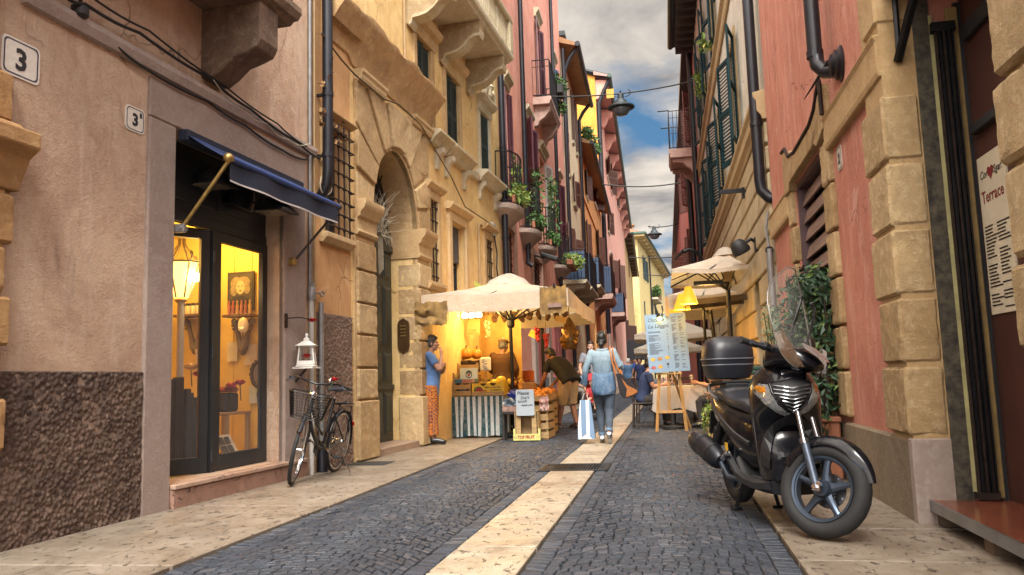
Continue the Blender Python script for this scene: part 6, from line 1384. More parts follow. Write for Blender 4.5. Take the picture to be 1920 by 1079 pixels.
def paper(name,label,p,w_,h,m,cat='paper sign',rot=0,body=None,size=.04,d=(1,0,0)):
 t=thing(name,label,cat,p);p=V(p);x=V(d).normalized();y=x.cross(Z);M=Matrix((x,-y,Z)).transposed()@Matrix.Rotation(rot,3,'Y');mb=MB()
 mb.box(p,(w_,.006,h),M);mb.build('sheet',m,t)
 if body:text('lettering',body,size,INK,t,p+M@V((-w_*.42,-.0045,-h*.22)),M@V((1,0,0)),M@Z,ext=.0004)
 return t
OCHP=mat('ochre_paper',(.52,.32,.10),.8,var=.2,scale=8)
paper('paper_notice','ochre paper notice hanging under the three stall lamps',(-3.36,13.75,1.93),.235,.31,OCHP,rot=.05,body='Il formaggio\n   verde\nbuono di capra',size=.034)
paper('price_card','yellow price card tilted beside the red chilli bunch',(-2.42,14.6,1.80),.15,.13,mat('yellow_card_sign',(.60,.42,.06),.7,var=.3),rot=.5)
paper('orange_card','bright orange price card standing in the fruit heap',(-2.66,15.2,1.03),.26,.20,mat('orange_card',(.62,.14,.02),.7,var=.3,scale=20));paper('price_card','small ochre card low in the fruit heap near the black pole',(-2.55,13.9,.86),.10,.14,mat('orange_card2',(.55,.22,.04),.7))
for i,x in enumerate((-3.47,-3.345,-3.215)):
 t=thing('stall_lamp',('leftmost','middle','rightmost')[i]+' of the three square lit lamps under the parasol','lamp',(x,13.6,2.10));mb=MB();mb.box((x,13.58,2.12),(.10,.03,.085));mb.build('lit_panel',glow('stall_glow',(1,.80,.42),9),t,bev=.01);mb=MB();mb.box((x,13.62,2.12),(.12,.045,.105));mb.build('housing',CHAR,t,bev=.01);mb=MB();mb.tube([(x,13.62,2.17),(x,13.62,2.34)],.01,5);mb.build('hanger',IRON,t)
 plight((x+.4,13.25,2.08),5.76,(1,.60,.18),.06)
plight((-2.85,14.2,2.05),10.80,(1,.54,.14),.1);plight((-2.95,15.3,2.05),3.60,(1,.54,.14),.1);plight((-2.3,12.6,2.1),2.88,(1,.54,.14),.1)  # extra fill lights without fixtures, added to warm the market parasol from below
q=thing('ochre_backcloth','ochre backcloth stretched behind the pumpkins at the stall','cloth',(-3.3,14.9,0));R=[]
for j in range(8):R.append([V((-3.58+.9*i/14,14.75+.03*math.sin(i*1.1),1.0+1.2*j/7))for i in range(15)])
mb=MB();mb.rings(R,False,False);mb.build('cloth',mat('ochre_cloth',(.50,.33,.11),.85,var=.25),q,smooth=60)
mb=MB();mb.tube([(-3.58,14.78,0),(-3.58,14.78,2.25)],.02,6);mb.build('pole',STEELB,q)
def bunch(name,label,p,n,r,spread,m,cat,seed,ln=.3):
 t=thing(name,label,cat,p);p=V(p);rnd=random.Random(seed);mb=MB()
 for k in range(n):
  s=k/n;mb.ell(p+V((rnd.uniform(-1,1)*spread*(1-s*.6),rnd.uniform(-1,1)*spread*(1-s*.6),-ln*s)),(r,r,r*rnd.uniform(.9,1.6)),7,5)
 mb.build('cluster',m,t,smooth=60);mb=MB();mb.tube([p+Z*.25,p+Z*.0,p-Z*ln*.5],.006,5);mb.build('string',CRATED,t);return t
CHIL=mat('red_chilli',(.42,.015,.02),.3,var=.4,scale=20);GARL=mat('garlic',(.55,.42,.22),.6,var=.3);PURC=mat('purple_onion',(.22,.03,.06),.4,var=.5,scale=15);BRNB=mat('brown_dried',(.16,.075,.03),.6,var=.6,scale=20)
bunch('chilli_bunch','bunch of red chillies hanging beside the yellow price card',(-2.32,14.5,1.90),34,.022,.06,CHIL,'chillies',1,.24);bunch('chilli_bunch','smaller red chilli bunch hanging at the black post',(-2.33,15.6,1.84),28,.024,.05,CHIL,'chillies',2,.26)
bunch('garlic_braid','braid of pale garlic hanging right of the three stall lamps',(-3.12,13.8,2.02),26,.026,.06,GARL,'garlic',3,.30);bunch('onion_bunch','large bunch of purple onions hanging behind the vendor',(-2.98,15.0,1.92),60,.045,.20,PURC,'onions',4,.45)
for i in range(9):
 bunch('dried_pod_bunch',('leftmost brown pod cluster under the parasol rim','second brown pod cluster from the left under the parasol rim','third brown pod cluster from the left under the parasol rim','fourth brown pod cluster in the row under the parasol','middle brown pod cluster of the row under the parasol','sixth brown pod cluster of the row under the parasol','seventh brown pod cluster of the row under the parasol','eighth brown pod cluster near the burlap sign','last brown pod cluster behind the burlap sign')[i],(-3.02+i*.16,14.0+.1*(i%2),2.12+.02*(i%3)),9,.035,.05,BRNB,'dried pods',20+i,.10)
q=thing('foil_bag','crumpled brown foil bag hanging from the right of the parasol','bag',(-1.68,14.2,2.0));mb=MB();R=[]
for j in range(12):
 s=j/11;rr=.03+.13*math.sin(PI*(s*.75))**1.0;R.append([V((-1.69+rr*math.cos(a)*(1+.4*noise.noise(V((a*2,s*5,1)))),14.2+rr*math.sin(a)*.7,2.04-.56*s+.03*noise.noise(V((a*2,s*4,5)))))for a in[2*PI*k/16 for k in range(16)]])
mb.rings(R);mb.build('film',mat('brown_foil',(.25,.13,.035),.25,.6,var=.7,scale=24),q);mb=MB();mb.tube([(-1.69,14.2,2.02),(-1.69,14.2,2.24)],.008,5);mb.build('string',CRATED,q)
paper('paper_label','fringed ochre paper hanging next to the foil bag',(-1.80,13.9,2.0),.20,.10,OCHP,rot=.25)
q=thing('slate_sign','grey writing slate asking people not to touch, standing on the upright crate','sign',(-2.21,12.30,.42));mb=MB();p=V((-2.215,12.30,.60));pts=[]
for sx,sz,a0 in((1,1,0),(-1,1,90),(-1,-1,180),(1,-1,270)):
 for k in range(4):a=RAD(a0+30*k);pts.append((sx*.12+.025*math.cos(a),sz*.178+.025*math.sin(a)))
mb.prism(pts,lambda a,b,d:p+V((a+.01,d,b)),-.006,.006);mb.build('board',mat('slate_grey',(.34,.38,.41),.5,var=.15),q,bev=.003)
MARK=mat('marker_black',(.008,.008,.012),.5)
for body,x,z,s in(('Please',-.115,.12,.080),("Don't",-.06,.055,.062),('touch',-.105,0,.066),('- thank you',-.075,-.055,.046)):text('lettering',body,s,MARK,q,p+V((x,-.0075,z)),(1,0,.03),Z,ext=.0006,shear=.15,sx=.95,bold=.0012)
q=thing('top_fruit_crate','upright slatted fruit crate with a pale yellow TOP FRUIT strip at its foot','crate',(-2.19,12.36,0));mb=MB()
for x in(-2.33,-2.08):mb.box((x,12.345,.24),(.075,.012,.44))
mb.box((-2.20,12.55,.24),(.36,.012,.46));mb.box((-2.385,12.45,.24),(.012,.20,.46));mb.box((-2.02,12.45,.24),(.012,.20,.46));mb.box((-2.20,12.45,.47),(.38,.22,.012));mb.box((-2.20,12.45,.02),(.38,.22,.012));mb.build('slats',CRATE,q)
mb=MB();mb.box((-2.20,12.330,.065),(.43,.014,.10));
for x in(-2.395,-2.0):mb.box((x,12.332,.15),(.035,.014,.09))
mb.build('foot_strip',mat('pale_yellow_card',(.55,.50,.17),.7,var=.2),q);text('lettering','TOP FRUIT',.068,MEL,q,(-2.345,12.3225,.042),(1,0,0),Z,ext=.0006,sx=.82,bold=.003)
mb=MB()
for x in(-2.378,-2.022):mb.rings([[V((x+r*math.cos(a),12.3222,.065+r*.8*math.sin(a)))for a in[2*PI*k/12 for k in range(12)]]for r in(.026,.018)],False,True)
mb.build('emblem',mat('olive_print',(.25,.27,.06),.7),q)
labs=['first','second','third','fourth','fifth']
for i in range(5):
 y=12.95+i*.62;crate('upright_crate',labs[i]+' slatted crate along the street side of the stall, counted from the slate sign',(-2.12-.06*i,y,0),(.46,.56,.56),rz=.1*(i%2)-.05,m=CRATED if i%2 else CRATE,slats=4,group='crates along the street side of the stall')
 mb=MB()
for i in range(5):crate('shallow_tray',labs[i]+' shallow fruit tray on the street side crates, counted from the slate sign',(-2.14-.06*i,12.98+i*.62,.60),(.50,.58,.10),slats=1,group='trays on the street side crates')
t2=thing('back_stand','sloping wooden stand carrying the heap of fruit behind the pole','stand',(-2.75,15.0,0));mb=MB();mb.hexa([(-3.0,13.95,.35),(-2.40,13.95,.35),(-2.40,16.0,.35),(-3.0,16.0,.35),(-3.0,13.95,.95),(-2.40,13.95,.62),(-2.40,16.0,.62),(-3.0,16.0,.95)]);mb.build('top',CRATED,t2)
for x in(-2.95,-2.45):
 for y in(14.0,15.95):mb=MB();mb.box((x,y,.18),(.05,.05,.36));mb.build('leg',CRATED,t2)
def fruit_proto(name,label,r,m,cat,grp,dep=.0):
 t=thing(name,label,cat,(0,0,0),grp);mb=MB();mb.ell((0,0,0),(r,r,r*.93),10,7)
 o=mb.build('skin',m,t,smooth=80);mb=MB();mb.lathe([(.004,r*.85),(.003,r*1.12)],(0,0,0),5);mb.build('stalk',STALK,t);return t
ORA=mat('orange_peel',(.62,.22,.02),.45,var=.2,scale=30);APP=mat('apple_red',(.33,.05,.03),.35,var=.5,scale=15);CHES=mat('chestnut_brown',(.17,.07,.03),.4,var=.4);YELF=mat('yellow_pepper',(.60,.38,.03),.35,var=.2)
rnd=random.Random(17)
def heap(proto,n,fn):
 for k in range(n):dup(proto,fn(k),rnd.uniform(0,6))if k else place(proto,fn(k))
heap(fruit_proto('orange','orange in the heaped trays on the street side of the stall',.042,ORA,'orange','oranges in the street side trays'),120,lambda k:(-2.14-.06*((k%5))+rnd.uniform(-.22,.22),12.98+(k%5)*.62+rnd.uniform(-.26,.26),.655+.06*rnd.random()+(.05 if k>60 else 0)))
heap(fruit_proto('apple','red apple in the sloping heap behind the black pole',.04,APP,'apple','apples in the sloping heap'),60,lambda k:(lambda x,y:(x,y,.67+(-2.40-x)*.55+.05*rnd.random()))(rnd.uniform(-2.95,-2.42),rnd.uniform(14.0,15.9)))
heap(fruit_proto('chestnut','brown dried fruit in the sloping heap behind the black pole',.036,CHES,'dried fruit','dried fruit in the sloping heap'),90,lambda k:(lambda x,y:(x,y,.69+(-2.40-x)*.55+.07*rnd.random()))(rnd.uniform(-2.95,-2.42),rnd.uniform(14.0,15.9)))
heap(fruit_proto('yellow_pepper','yellow pepper in the sloping heap behind the black pole',.05,YELF,'pepper','yellow peppers in the sloping heap'),40,lambda k:(lambda x,y:(x,y,.70+(-2.40-x)*.55+.06*rnd.random()))(rnd.uniform(-2.95,-2.42),rnd.uniform(13.9,15.0)))
heap(fruit_proto('small_gourd','small mixed gourd heaped between crest box and yellow box',.045,mat('gourd_mix',(.45,.22,.04),.5,var=.7,scale=14,c2=(.08,.10,.03)),'gourd','gourds heaped on the table'),26,lambda k:(rnd.uniform(-3.22,-2.74),rnd.uniform(13.42,13.9),TZ+.06+.16*rnd.random()))
t=thing('paper_bag','brown paper bag standing in the fruit behind the slate sign','bag',(-2.36,13.6,.68));mb=MB();R=[[V((-2.36+a*(.09+.03*s),13.6+b*.06,.66+.24*s+.012*math.sin(a*7+b*5)))for a,b in((-1,-1),(0,-1.1),(1,-1),(1,1),(0,1.1),(-1,1))]for s in(0,.5,1)];mb.rings(R);mb.build('paper',mat('kraft_paper',(.33,.17,.06),.8,var=.25),t,bev=.01)
t=thing('blue_bag','bright blue plastic bag lying behind the slate sign','bag',(-2.50,13.0,.66));mb=MB();mb.ell((-2.50,13.0,.72),(.12,.1,.07),12,8)
for v in mb.v:v+=V((noise.noise(v*15),noise.noise(v*15+V((1,4,2))),noise.noise(v*14)))*.05
mb.build('film',mat('blue_film',(.015,.04,.35),.3),t)
cloth_sheet('pale_cloth','pale blue cloth bundled on the crates left of the slate sign',-2.66,-2.36,12.75,.52,.66,mat('pale_blue_cloth',(.30,.38,.46),.85,var=.3),'cloth',wav=.12,seed=9);cloth_sheet('red_check_cloth','red and white cloth hanging right of the slate sign',-2.03,-1.88,12.62,.46,.68,mat('red_check',(.45,.10,.09),.8,var=.7,scale=18,c2=(.55,.5,.45)),'cloth',wav=.05,seed=11)
crate('low_crate','small printed crate on legs left of the slate sign',(-2.50,12.66,.45),(.26,.2,.10),slats=1,m=mat('printed_crate',(.40,.25,.20),.7,var=.6,scale=16))
t=thing('trestle','dark trestle under the small printed crate','trestle',(-2.5,12.66,0));mb=MB();mb.box((-2.5,12.68,.43),(.30,.28,.03));mb.build('top',DARKW,t)
for x in(-2.62,-2.39):
 for y in(12.58,12.78):mb=MB();mb.box((x,y,.21),(.04,.04,.42));mb.build('leg',DARKW,t)
def paint(name,c,rough=.25,coat=1.0):
 m,nt,b=nodes(name);b.inputs['Base Color'].default_value=(*c,1);b.inputs['Coat Weight'].default_value=coat*.25;b.inputs['Specular IOR Level'].default_value=.22;b.inputs['Coat Roughness'].default_value=.04
 nt.links.new(ramp(nt,noise_tex(nt,14,6,.7),.3,.8,(rough*.6,)*3,(rough+.1,)*3),b.inputs['Roughness']);nt.links.new(mixc(nt,ramp(nt,noise_tex(nt,30,5,.75),.55,.8),c,tuple(x*2+.003 for x in c)),b.inputs['Base Color']);return m
BLKP=paint('glossy_black_paint',(.005,.005,.007));PLAS=mat('black_plastic',(.010,.011,.013),.45,var=.3,scale=30,bmp=.0006,bscale=300);VINYL=mat('black_vinyl',(.012,.014,.020),.38,var=.25,scale=10,bmp=.0008,bscale=200)
RUB=mat('tyre_rubber',(.016,.016,.017),.75,var=.4,scale=12,bmp=.0015,bscale=120);RIMM=mat('grey_blue_alloy',(.075,.10,.14),.32,.75,var=.15);CHRO=mat('chrome',(.62,.62,.64),.10,1.0,var=.1);FORKM=mat('satin_alloy',(.085,.105,.14),.42,.6,var=.2)
LENS=mat('clear_lens',(.42,.44,.44),.08,.55,var=.55,scale=22);AMB=mat('amber_lens',(.60,.22,.02),.15,.2,var=.4,scale=30)
def sec(x,z0,z1,hw,n=22,e=2.6,y0=0):
 R=[]
 for k in range(n):
  a=2*PI*k/n;c,s=math.cos(a),math.sin(a);R.append(V((x,y0+hw*math.copysign(abs(c)**(2/e),c),(z0+z1)/2+(z1-z0)/2*math.copysign(abs(s)**(2/e),s))))
 return R
def loft(mb,S,**k):return mb.rings([sec(*s,**k)for s in S])
def tyre_mb(R,r,c,n=48,tread=True):
 mb=MB();c=V(c);m=12;rings=[]
 for i in range(n):
  a=2*PI*i/n;d=V((math.cos(a),0,math.sin(a)));rr=[]
  for j in range(m):
   b=2*PI*j/m;rr.append(c+d*(R+r*math.cos(b)*(.9 if math.cos(b)<0 else 1.0)*(1+(.03*(i%2)if tread and abs(b-PI)>2.2 else 0)))+V((0,r*1.05*math.sin(b),0)))
  rings.append(rr)
 return mb.rings(rings,False,True,True)
def ring_mb(mb,R,w_,t,c,n=48):
 c=V(c);rr=[]
 for i in range(n):
  a=2*PI*i/n;d=V((math.cos(a),0,math.sin(a)));rr.append([c+d*(R+x)+V((0,y,0))for x,y in((-t/2,-w_/2),(t/2,-w_*.55),(t/2,w_*.55),(-t/2,w_/2))])
 return mb.rings(rr,False,True,True)
sco=thing('scooter','black motor scooter with a tall clear windscreen and top case, parked at the pink house','scooter',(0,0,0))
def steer(ang,P0=V((.47,0,.80)),ax=V((-.42,0,.907)),dx=0):
 M=Matrix.Rotation(ang,3,ax)
 def f(mb):
  for i,p in enumerate(mb.v):mb.v[i]=P0+M@(p+V((dx,0,0))-P0)
  return mb
 return f
STH=steer(RAD(38),dx=-.17)
ST=steer(RAD(38));AX=V((.72,0,.285))
def scwheel(c,f,name='wheel',disc=True):
 c=V(c);mb=tyre_mb(.232,.052,c);w_=f(mb).build(name,RUB,sco,smooth=70)
 mb=MB();ring_mb(mb,.200,.060,.012,c);ring_mb(mb,.188,.075,.014,c);ring_mb(mb,.178,.05,.012,c);mb.lathe([(.045,-.05),(.055,-.03),(.055,.03),(.045,.05)],c,20,(0,1,0));f(mb).build('rim',RIMM,w_,smooth=40)
 for k in range(5):
  a=2*PI*k/5+.35;d=V((math.cos(a),0,math.sin(a)));t=V((-math.sin(a),0,math.cos(a)));mb=MB();R=[]
  for s,hw,th in((.04,.030,.028),(.09,.020,.024),(.15,.017,.018),(.185,.026,.020)):R.append([c+d*s+t*x*hw+V((0,y*th,0))for x,y in((-1,-.5),(-.35,-1),(.35,-1),(1,-.5),(1,.5),(.35,1),(-.35,1),(-1,.5))])
  mb.rings(R);f(mb).build('spoke',RIMM,w_,smooth=30)
 if disc:
  mb=MB();mb.lathe([(.05,-.002),(.105,-.002),(.105,.002),(.05,.002)],c+V((0,.058,0)),32,(0,1,0),cap=False)
  f(mb).build('brake_disc',mat('disc_steel',(.16,.16,.17),.3,.9),w_,smooth=30)
  mb=MB()
  for k in range(18):a=2*PI*k/18;mb.lathe([(.0045,-.001),(.0045,.001)],c+V((.092*math.cos(a),.0545,.092*math.sin(a))),6,(0,1,0))
  stuff(f(mb).build('disc_holes',CHRO,w_))
 return w_
idf=lambda mb:mb
scwheel(AX,ST);scwheel((-.70,0,.285),idf,disc=False)
for s in(-1,1):
 mb=MB();mb.tube([(.72,s*.095,.285),(.665,s*.095,.405),(.60,s*.095,.545)],.024,12);f_=ST(mb).build('fork_leg',FORKM,sco,smooth=50)
 mb=MB();mb.tube([(.60,s*.095,.54),(.52,s*.085,.72)],.016,10);mb.lathe([(.028,-.015),(.028,.02)],(.60,s*.095,.54),12,(-.42,0,.9));ST(mb).build('stanchion',mat('dark_stanchion',(.25,.25,.27),.2,.9),f_,smooth=50)
 mb=MB();mb.box((.725,s*.10,.29),(.05,.03,.06));mb.lathe([(.016,-.02),(.016,.02)],(.72,s*.115,.285),10,(0,1,0));ST(mb).build('axle_clamp',CHRO,f_,bev=.004)
mb=MB();R=[]
for k in range(15):
 a=RAD(16+k*10);d=V((math.cos(a),0,math.sin(a)));hw=.064*min(1,.3+k*.16);rr=.303+.012*math.sin(k*.3)
 if k<1:hw=.018
 e=.055
 R.append([AX+d*(rr-e)+V((0,-hw,0)),AX+d*(rr-.012)+V((0,-hw*.85,0)),AX+d*(rr+.01)+V((0,-hw*.4,0)),AX+d*(rr+.014),AX+d*(rr+.01)+V((0,hw*.4,0)),AX+d*(rr-.012)+V((0,hw*.85,0)),AX+d*(rr-e)+V((0,hw,0)),AX+d*(rr-e-.004)+V((0,hw*.9,0)),AX+d*(rr-.014),AX+d*(rr-e-.004)+V((0,-hw*.9,0))])
mb.rings(R);ST(mb).build('front_mudguard',BLKP,sco,smooth=45)
LV=[(.30,.19,.42),(.42,.205,.43),(.55,.21,.47),(.66,.215,.56),(.74,.225,.66),(.82,.228,.705),(.90,.215,.69),(.98,.175,.63),(1.03,.13,.56)]
def lv(z):
 for(a,b)in zip(LV,LV[1:]):
  if z<=b[0]:t=max(0,(z-a[0])/(b[0]-a[0]));return[a[i]+(b[i]-a[i])*t-(.20 if i==2 else 0)*min(1,max(0,(z-.45)/.15))for i in range(3)]
 return LV[-1][0],LV[-1][1],LV[-1][2]-.20
def xb(z):return .30-(z-.3)*.20
def sx(y,z):
 _,hw,xf=lv(z);t=min(1,abs(y)/hw);return xb(z)+(xf-xb(z))*(1-t**2.4)**.62
mb=MB();R=[]
zz=[.30+.73*i/24 for i in range(25)]
for z in zz:
 hw=lv(z)[1];ys=[-hw*math.cos(PI*k/20)for k in range(21)];R.append([V((sx(y,z),y,z))for y in ys]+[V((xb(z),hw*.96,z)),V((xb(z)-.02,0,z)),V((xb(z),-hw*.96,z))])
mb.rings(R);sh_=mb.build('leg_shield',BLKP,sco,smooth=50)
mb=MB()
arc_=[(.20*math.cos(PI*k/16),.40+.31*math.sin(PI*k/16))for k in range(17)];o2=[(.155*math.cos(PI*k/16),.37+.28*math.sin(PI*k/16))for k in range(17)]
for k in range(16):
 (a,b),(c,d),(e,f_),(g,h)=arc_[k],arc_[k+1],o2[k+1],o2[k];mb.hexa([V((sx(y,max(.31,z))+q,y,z))for q in(-.01,.02)for y,z in((a,b),(c,d),(e,f_),(g,h))])
mb.build('arch_trim',PLAS,sh_)
def patch(mb,pts,off=.005,sub=6):
 c=(sum(p[0]for p in pts)/len(pts),sum(p[1]for p in pts)/len(pts));n=len(pts);R=[]
 for j in range(sub+1):
  t=1-j/sub*.98;R.append([V((sx(c[0]+(y-c[0])*t,c[1]+(z-c[1])*t)+off*(.2 if j==0 else 1),c[0]+(y-c[0])*t,c[1]+(z-c[1])*t))for y,z in pts])
 mb.rings(R,False,True)
 mb.add(R[-1],[tuple(range(n))])
def dens(pts,k=5):return[(a[0]+(b[0]-a[0])*i/k,a[1]+(b[1]-a[1])*i/k)for a,b in zip(pts,pts[1:]+pts[:1])for i in range(k)]
gp=dens([(0,.945),(.06,.932),(.125,.918),(.118,.865),(.08,.795),(.03,.745),(0,.735),(-.03,.745),(-.08,.795),(-.118,.865),(-.125,.918),(-.06,.932)],3)
mb=MB();patch(mb,gp,.006);gr_=mb.build('grille',mat('grille_black',(.006,.006,.007),.6),sh_,smooth=60)
for i in range(7):
 z=.905-i*.0245;w_=min(.112,.017+(z-.735)*.66)if i>2 else .110
 mb=MB();pts=[(-w_+2*w_*k/12)for k in range(13)];mb.tube([V((sx(y,z)+.011,y,z-.018*(1-abs(y)/w_)+.002))for y in pts],.0042,6);mb.build('grille_bar',mat('dark_chrome',(.30,.31,.33),.2,.9),gr_,smooth=50)
mb=MB()
for s in(-1,1):mb.tube([V((sx(y,z)+.007,y,z))for y,z in[(s*.128,.922),(s*.122,.865),(s*.085,.79),(s*.034,.738),(0,.726)]],.006,6)
mb.tube([V((sx(y,z)+.007,y,z))for y,z in[(-.128,.922),(-.06,.937),(0,.95),(.06,.937),(.128,.922)]],.006,6);mb.build('grille_trim',BLKP,gr_,smooth=60)
for s in(-1,1):
 lp=dens([(s*.135,.912),(s*.200,.925),(s*.213,.895),(s*.205,.85),(s*.165,.79),(s*.10,.735),(s*.03,.700),(s*.018,.722),(s*.045,.737),(s*.09,.785),(s*.126,.855)],3)
 mb=MB();patch(mb,lp,.006,5);l_=mb.build('light_lens',LENS,sh_,smooth=60);mb=MB();patch(mb,dens([(s*.150,.900),(s*.195,.908),(s*.203,.885),(s*.185,.855),(s*.150,.862)],3),.0095,4);mb.build('indicator',AMB,l_,smooth=60)
mb=MB();patch(mb,dens([(-.045,.722),(0,.735),(.045,.722),(.03,.69),(0,.672),(-.03,.69)],3),.0085,4);mb.build('chrome_tip',CHRO,sh_,smooth=60)
text('lettering','HONDA',.026,CHRO,sh_,(sx(0,.985)+.004,-.048,.972),(0,1,0),(-.45,0,.9),ext=.0008,sx=1.1,bold=.0006)
mb=MB()
for s in(-1,1):
 pts=[V((xb(z)-.005,s*lv(z)[1]*.97,z))for z in(.32,.5,.7,.85,.95,1.0)];mb.tube(pts,.014,6)
mb.build('shield_edge',PLAS,sh_,smooth=50)
sh_.rotation_euler=(0,0,RAD(-13));pv=V((.28,0,0));sh_.location=pv-Matrix.Rotation(RAD(-13),3,'Z')@pv
mb=MB();loft(mb,[(.35,.20,.31,.17),(.25,.20,.295,.20),(.0,.20,.295,.205),(-.12,.22,.33,.20),(-.22,.26,.42,.19)],e=4);fl=mb.build('floorboard',PLAS,sco,smooth=40)
for s in(-1,1):
 mb=MB();mb.rings([[V((x,s*(.215+d),z+h))for d,h in((-.03,-.03),(.012,-.02),(.016,.02),(-.02,.03))]for x,z in((.38,.27),(.2,.25),(.0,.255),(-.14,.285),(-.26,.36),(-.40,.44))]);mb.build('foot_rail',PLAS,fl,smooth=40)
 mb=MB();mb.box((-.30,s*.235,.40),(.12,.05,.035),Matrix.Rotation(-.5,3,'Y'));mb.build('footpeg',CHRO,sco,bev=.01)
mb=MB()
for k in range(6):
 for s in(-1,1):mb.lathe([(.008,0),(.008,.004)],(.06+.04*k,s*.17,.297),8)
mb.build('floor_studs',CHRO,fl)
mb=MB();loft(mb,[(.04,.30,.70,.13),(-.06,.30,.73,.17),(-.20,.36,.75,.195),(-.40,.47,.78,.20),(-.62,.57,.82,.185),(-.82,.66,.86,.14),(-.95,.72,.87,.10),(-1.02,.77,.86,.05)],e=2.8,n=28);rb=mb.build('rear_body',BLKP,sco,smooth=50)
for s in(-1,1):
 mb=MB();mb.rings([[V((x,s*(w_+d),z+h))for d,h in((-.01,-.022),(.008,-.008),(.006,.014),(-.012,.022))]for x,z,w_ in((-.02,.50,.165),(-.2,.56,.198),(-.42,.64,.202),(-.64,.72,.186),(-.85,.79,.135))]);mb.build('side_trim',PLAS,rb,smooth=40)
mb=MB();loft(mb,[(.05,.66,.71,.08),(-.02,.67,.775,.125),(-.14,.70,.815,.15),(-.30,.72,.82,.165),(-.42,.74,.835,.165),(-.50,.76,.885,.165),(-.62,.78,.895,.16),(-.80,.80,.89,.12),(-.86,.82,.87,.08)],e=2.8,n=26);mb.build('seat',VINYL,sco,smooth=60)
mb=MB();mb.rings([[V((x,y,z+h))for y,h in((-hw,0),(-hw*.5,.012),(0,.015),(hw*.5,.012),(hw,0),(hw,-.006),(-hw,-.006))]for x,hw,z in((-.47,.14,.853),(-.49,.15,.872))]);mb.build('seat_seam',PLAS,sco)
for s in(-1,1):
 mb=MB();mb.tube([(-.55,s*.19,.80),(-.72,s*.185,.85),(-.90,s*.13,.90),(-1.0,0,.91)],.013,8);mb.build('grab_rail',mat('satin_rail',(.22,.23,.25),.3,.8),sco,smooth=50)
mb=MB();mb.box((-.62,.13,.32),(.50,.10,.17));mb.lathe([(.10,-.05),(.11,0),(.08,.04)],(-.42,.15,.33),18,(0,1,0));mb.build('engine_case',mat('engine_alloy',(.10,.105,.11),.45,.7),sco,bev=.03)
mb=MB();mb.lathe([(.045,0),(.075,.03),(.085,.10),(.085,.40),(.065,.46),(.03,.47)],(-.50,-.20,.34),18,(-.93,-.12,.30));ex=mb.build('exhaust',mat('exhaust_black',(.014,.016,.022),.38,.4,var=.3),sco,smooth=40)
mb=MB();mb.lathe([(.089,.12),(.089,.15)],(-.50,-.20,.34),18,(-.93,-.12,.30),cap=False);mb.lathe([(.089,.30),(.089,.33)],(-.50,-.20,.34),18,(-.93,-.12,.30),cap=False);mb.build('band',PLAS,ex)
mb=MB();mb.tube([(-.2,-.12,.22),(-.4,-.19,.24),(-.52,-.20,.335)],.02,8);mb.build('exhaust_pipe',FORKM,sco,smooth=50)
mb=MB();mb.box((-.34,-.212,.455),(.05,.004,.07));mb.build('warning_sticker',mat('sticker_amber',(.60,.33,.02),.5),sco)
for s in(-1,1):
 mb=MB();mb.tube([(-.55,s*.17,.62),(-.78,s*.165,.33)],.026,10);mb.tube([(-.60+.0*k,s*.17,.58)for k in range(1)]+[(-.70,s*.167,.44)],.036,10);mb.build('shock',mat('shock_black',(.02,.02,.022),.45,.4),sco,smooth=50)
mb=MB();R=[]
for k in range(9):
 a=RAD(25+k*17);d=V((-math.cos(a),0,math.sin(a)));c=V((-.70,0,.285));R.append([c+d*.315+V((0,y,-.02*abs(y)/.075))for y in(-.075,-.04,0,.04,.075)]+[c+d*.308+V((0,y,0))for y in(.07,0,-.07)])
mb.rings(R);mb.build('rear_mudguard',PLAS,sco,smooth=50)
mb=MB();mb.box((-1.05,0,.60),(.02,.18,.20),Matrix.Rotation(.35,3,'Y'));mb.build('plate_holder',PLAS,sco,bev=.004)
mb=MB();mb.tube([(-.32,-.10,.22),(-.36,-.16,.02)],.014,7);mb.tube([(-.32,.10,.22),(-.36,.16,.02)],.014,7);mb.tube([(-.36,-.19,.012),(-.36,-.12,.012)],.014,6);mb.tube([(-.36,.12,.012),(-.36,.19,.012)],.014,6);mb.tube([(-.32,-.10,.20),(-.32,.10,.20)],.016,6);mb.build('centre_stand',IRON,sco,smooth=50)
tcx=-.80;mb=MB();R=[]
for z,a,b in((.945,.11,.12),(.955,.14,.155),(1.01,.16,.18),(1.10,.172,.192)):R.append([V((tcx+a*math.copysign(abs(math.cos(t))**.6,math.cos(t)),b*math.copysign(abs(math.sin(t))**.6,math.sin(t)),z))for t in[2*PI*k/32 for k in range(32)]])
mb.rings(R);tcs=mb.build('top_case',VINYL,sco,smooth=40)
mb=MB();R=[]
for z,a,b in((1.111,.172,.192),(1.17,.170,.190),(1.23,.155,.176),(1.265,.12,.147),(1.283,.065,.09),(1.286,.01,.02)):R.append([V((tcx+a*math.copysign(abs(math.cos(t))**.62,math.cos(t)),b*math.copysign(abs(math.sin(t))**.62,math.sin(t)),z))for t in[2*PI*k/32 for k in range(32)]])
mb.rings(R);mb.build('lid',VINYL,tcs,smooth=40)
mb=MB()
for z,e in((1.106,.004),(1.060,.0)):mb.tube([V((tcx+(.170+e-.006*(z<1.08))*math.copysign(abs(math.cos(t))**.6,math.cos(t)),(.191+e-.006*(z<1.08))*math.copysign(abs(math.sin(t))**.6,math.sin(t)),z))for t in[2*PI*k/40 for k in range(40)]],.0055,6,loop=True)
mb.build('trim',mat('grey_trim',(.10,.11,.13),.4),tcs,smooth=60)
mb=MB();mb.box((tcx+.03,0,.925),(.30,.22,.025));mb.box((tcx+.12,0,.90),(.16,.18,.03));mb.build('rack',PLAS,sco,bev=.008)
mb=MB();R=[]
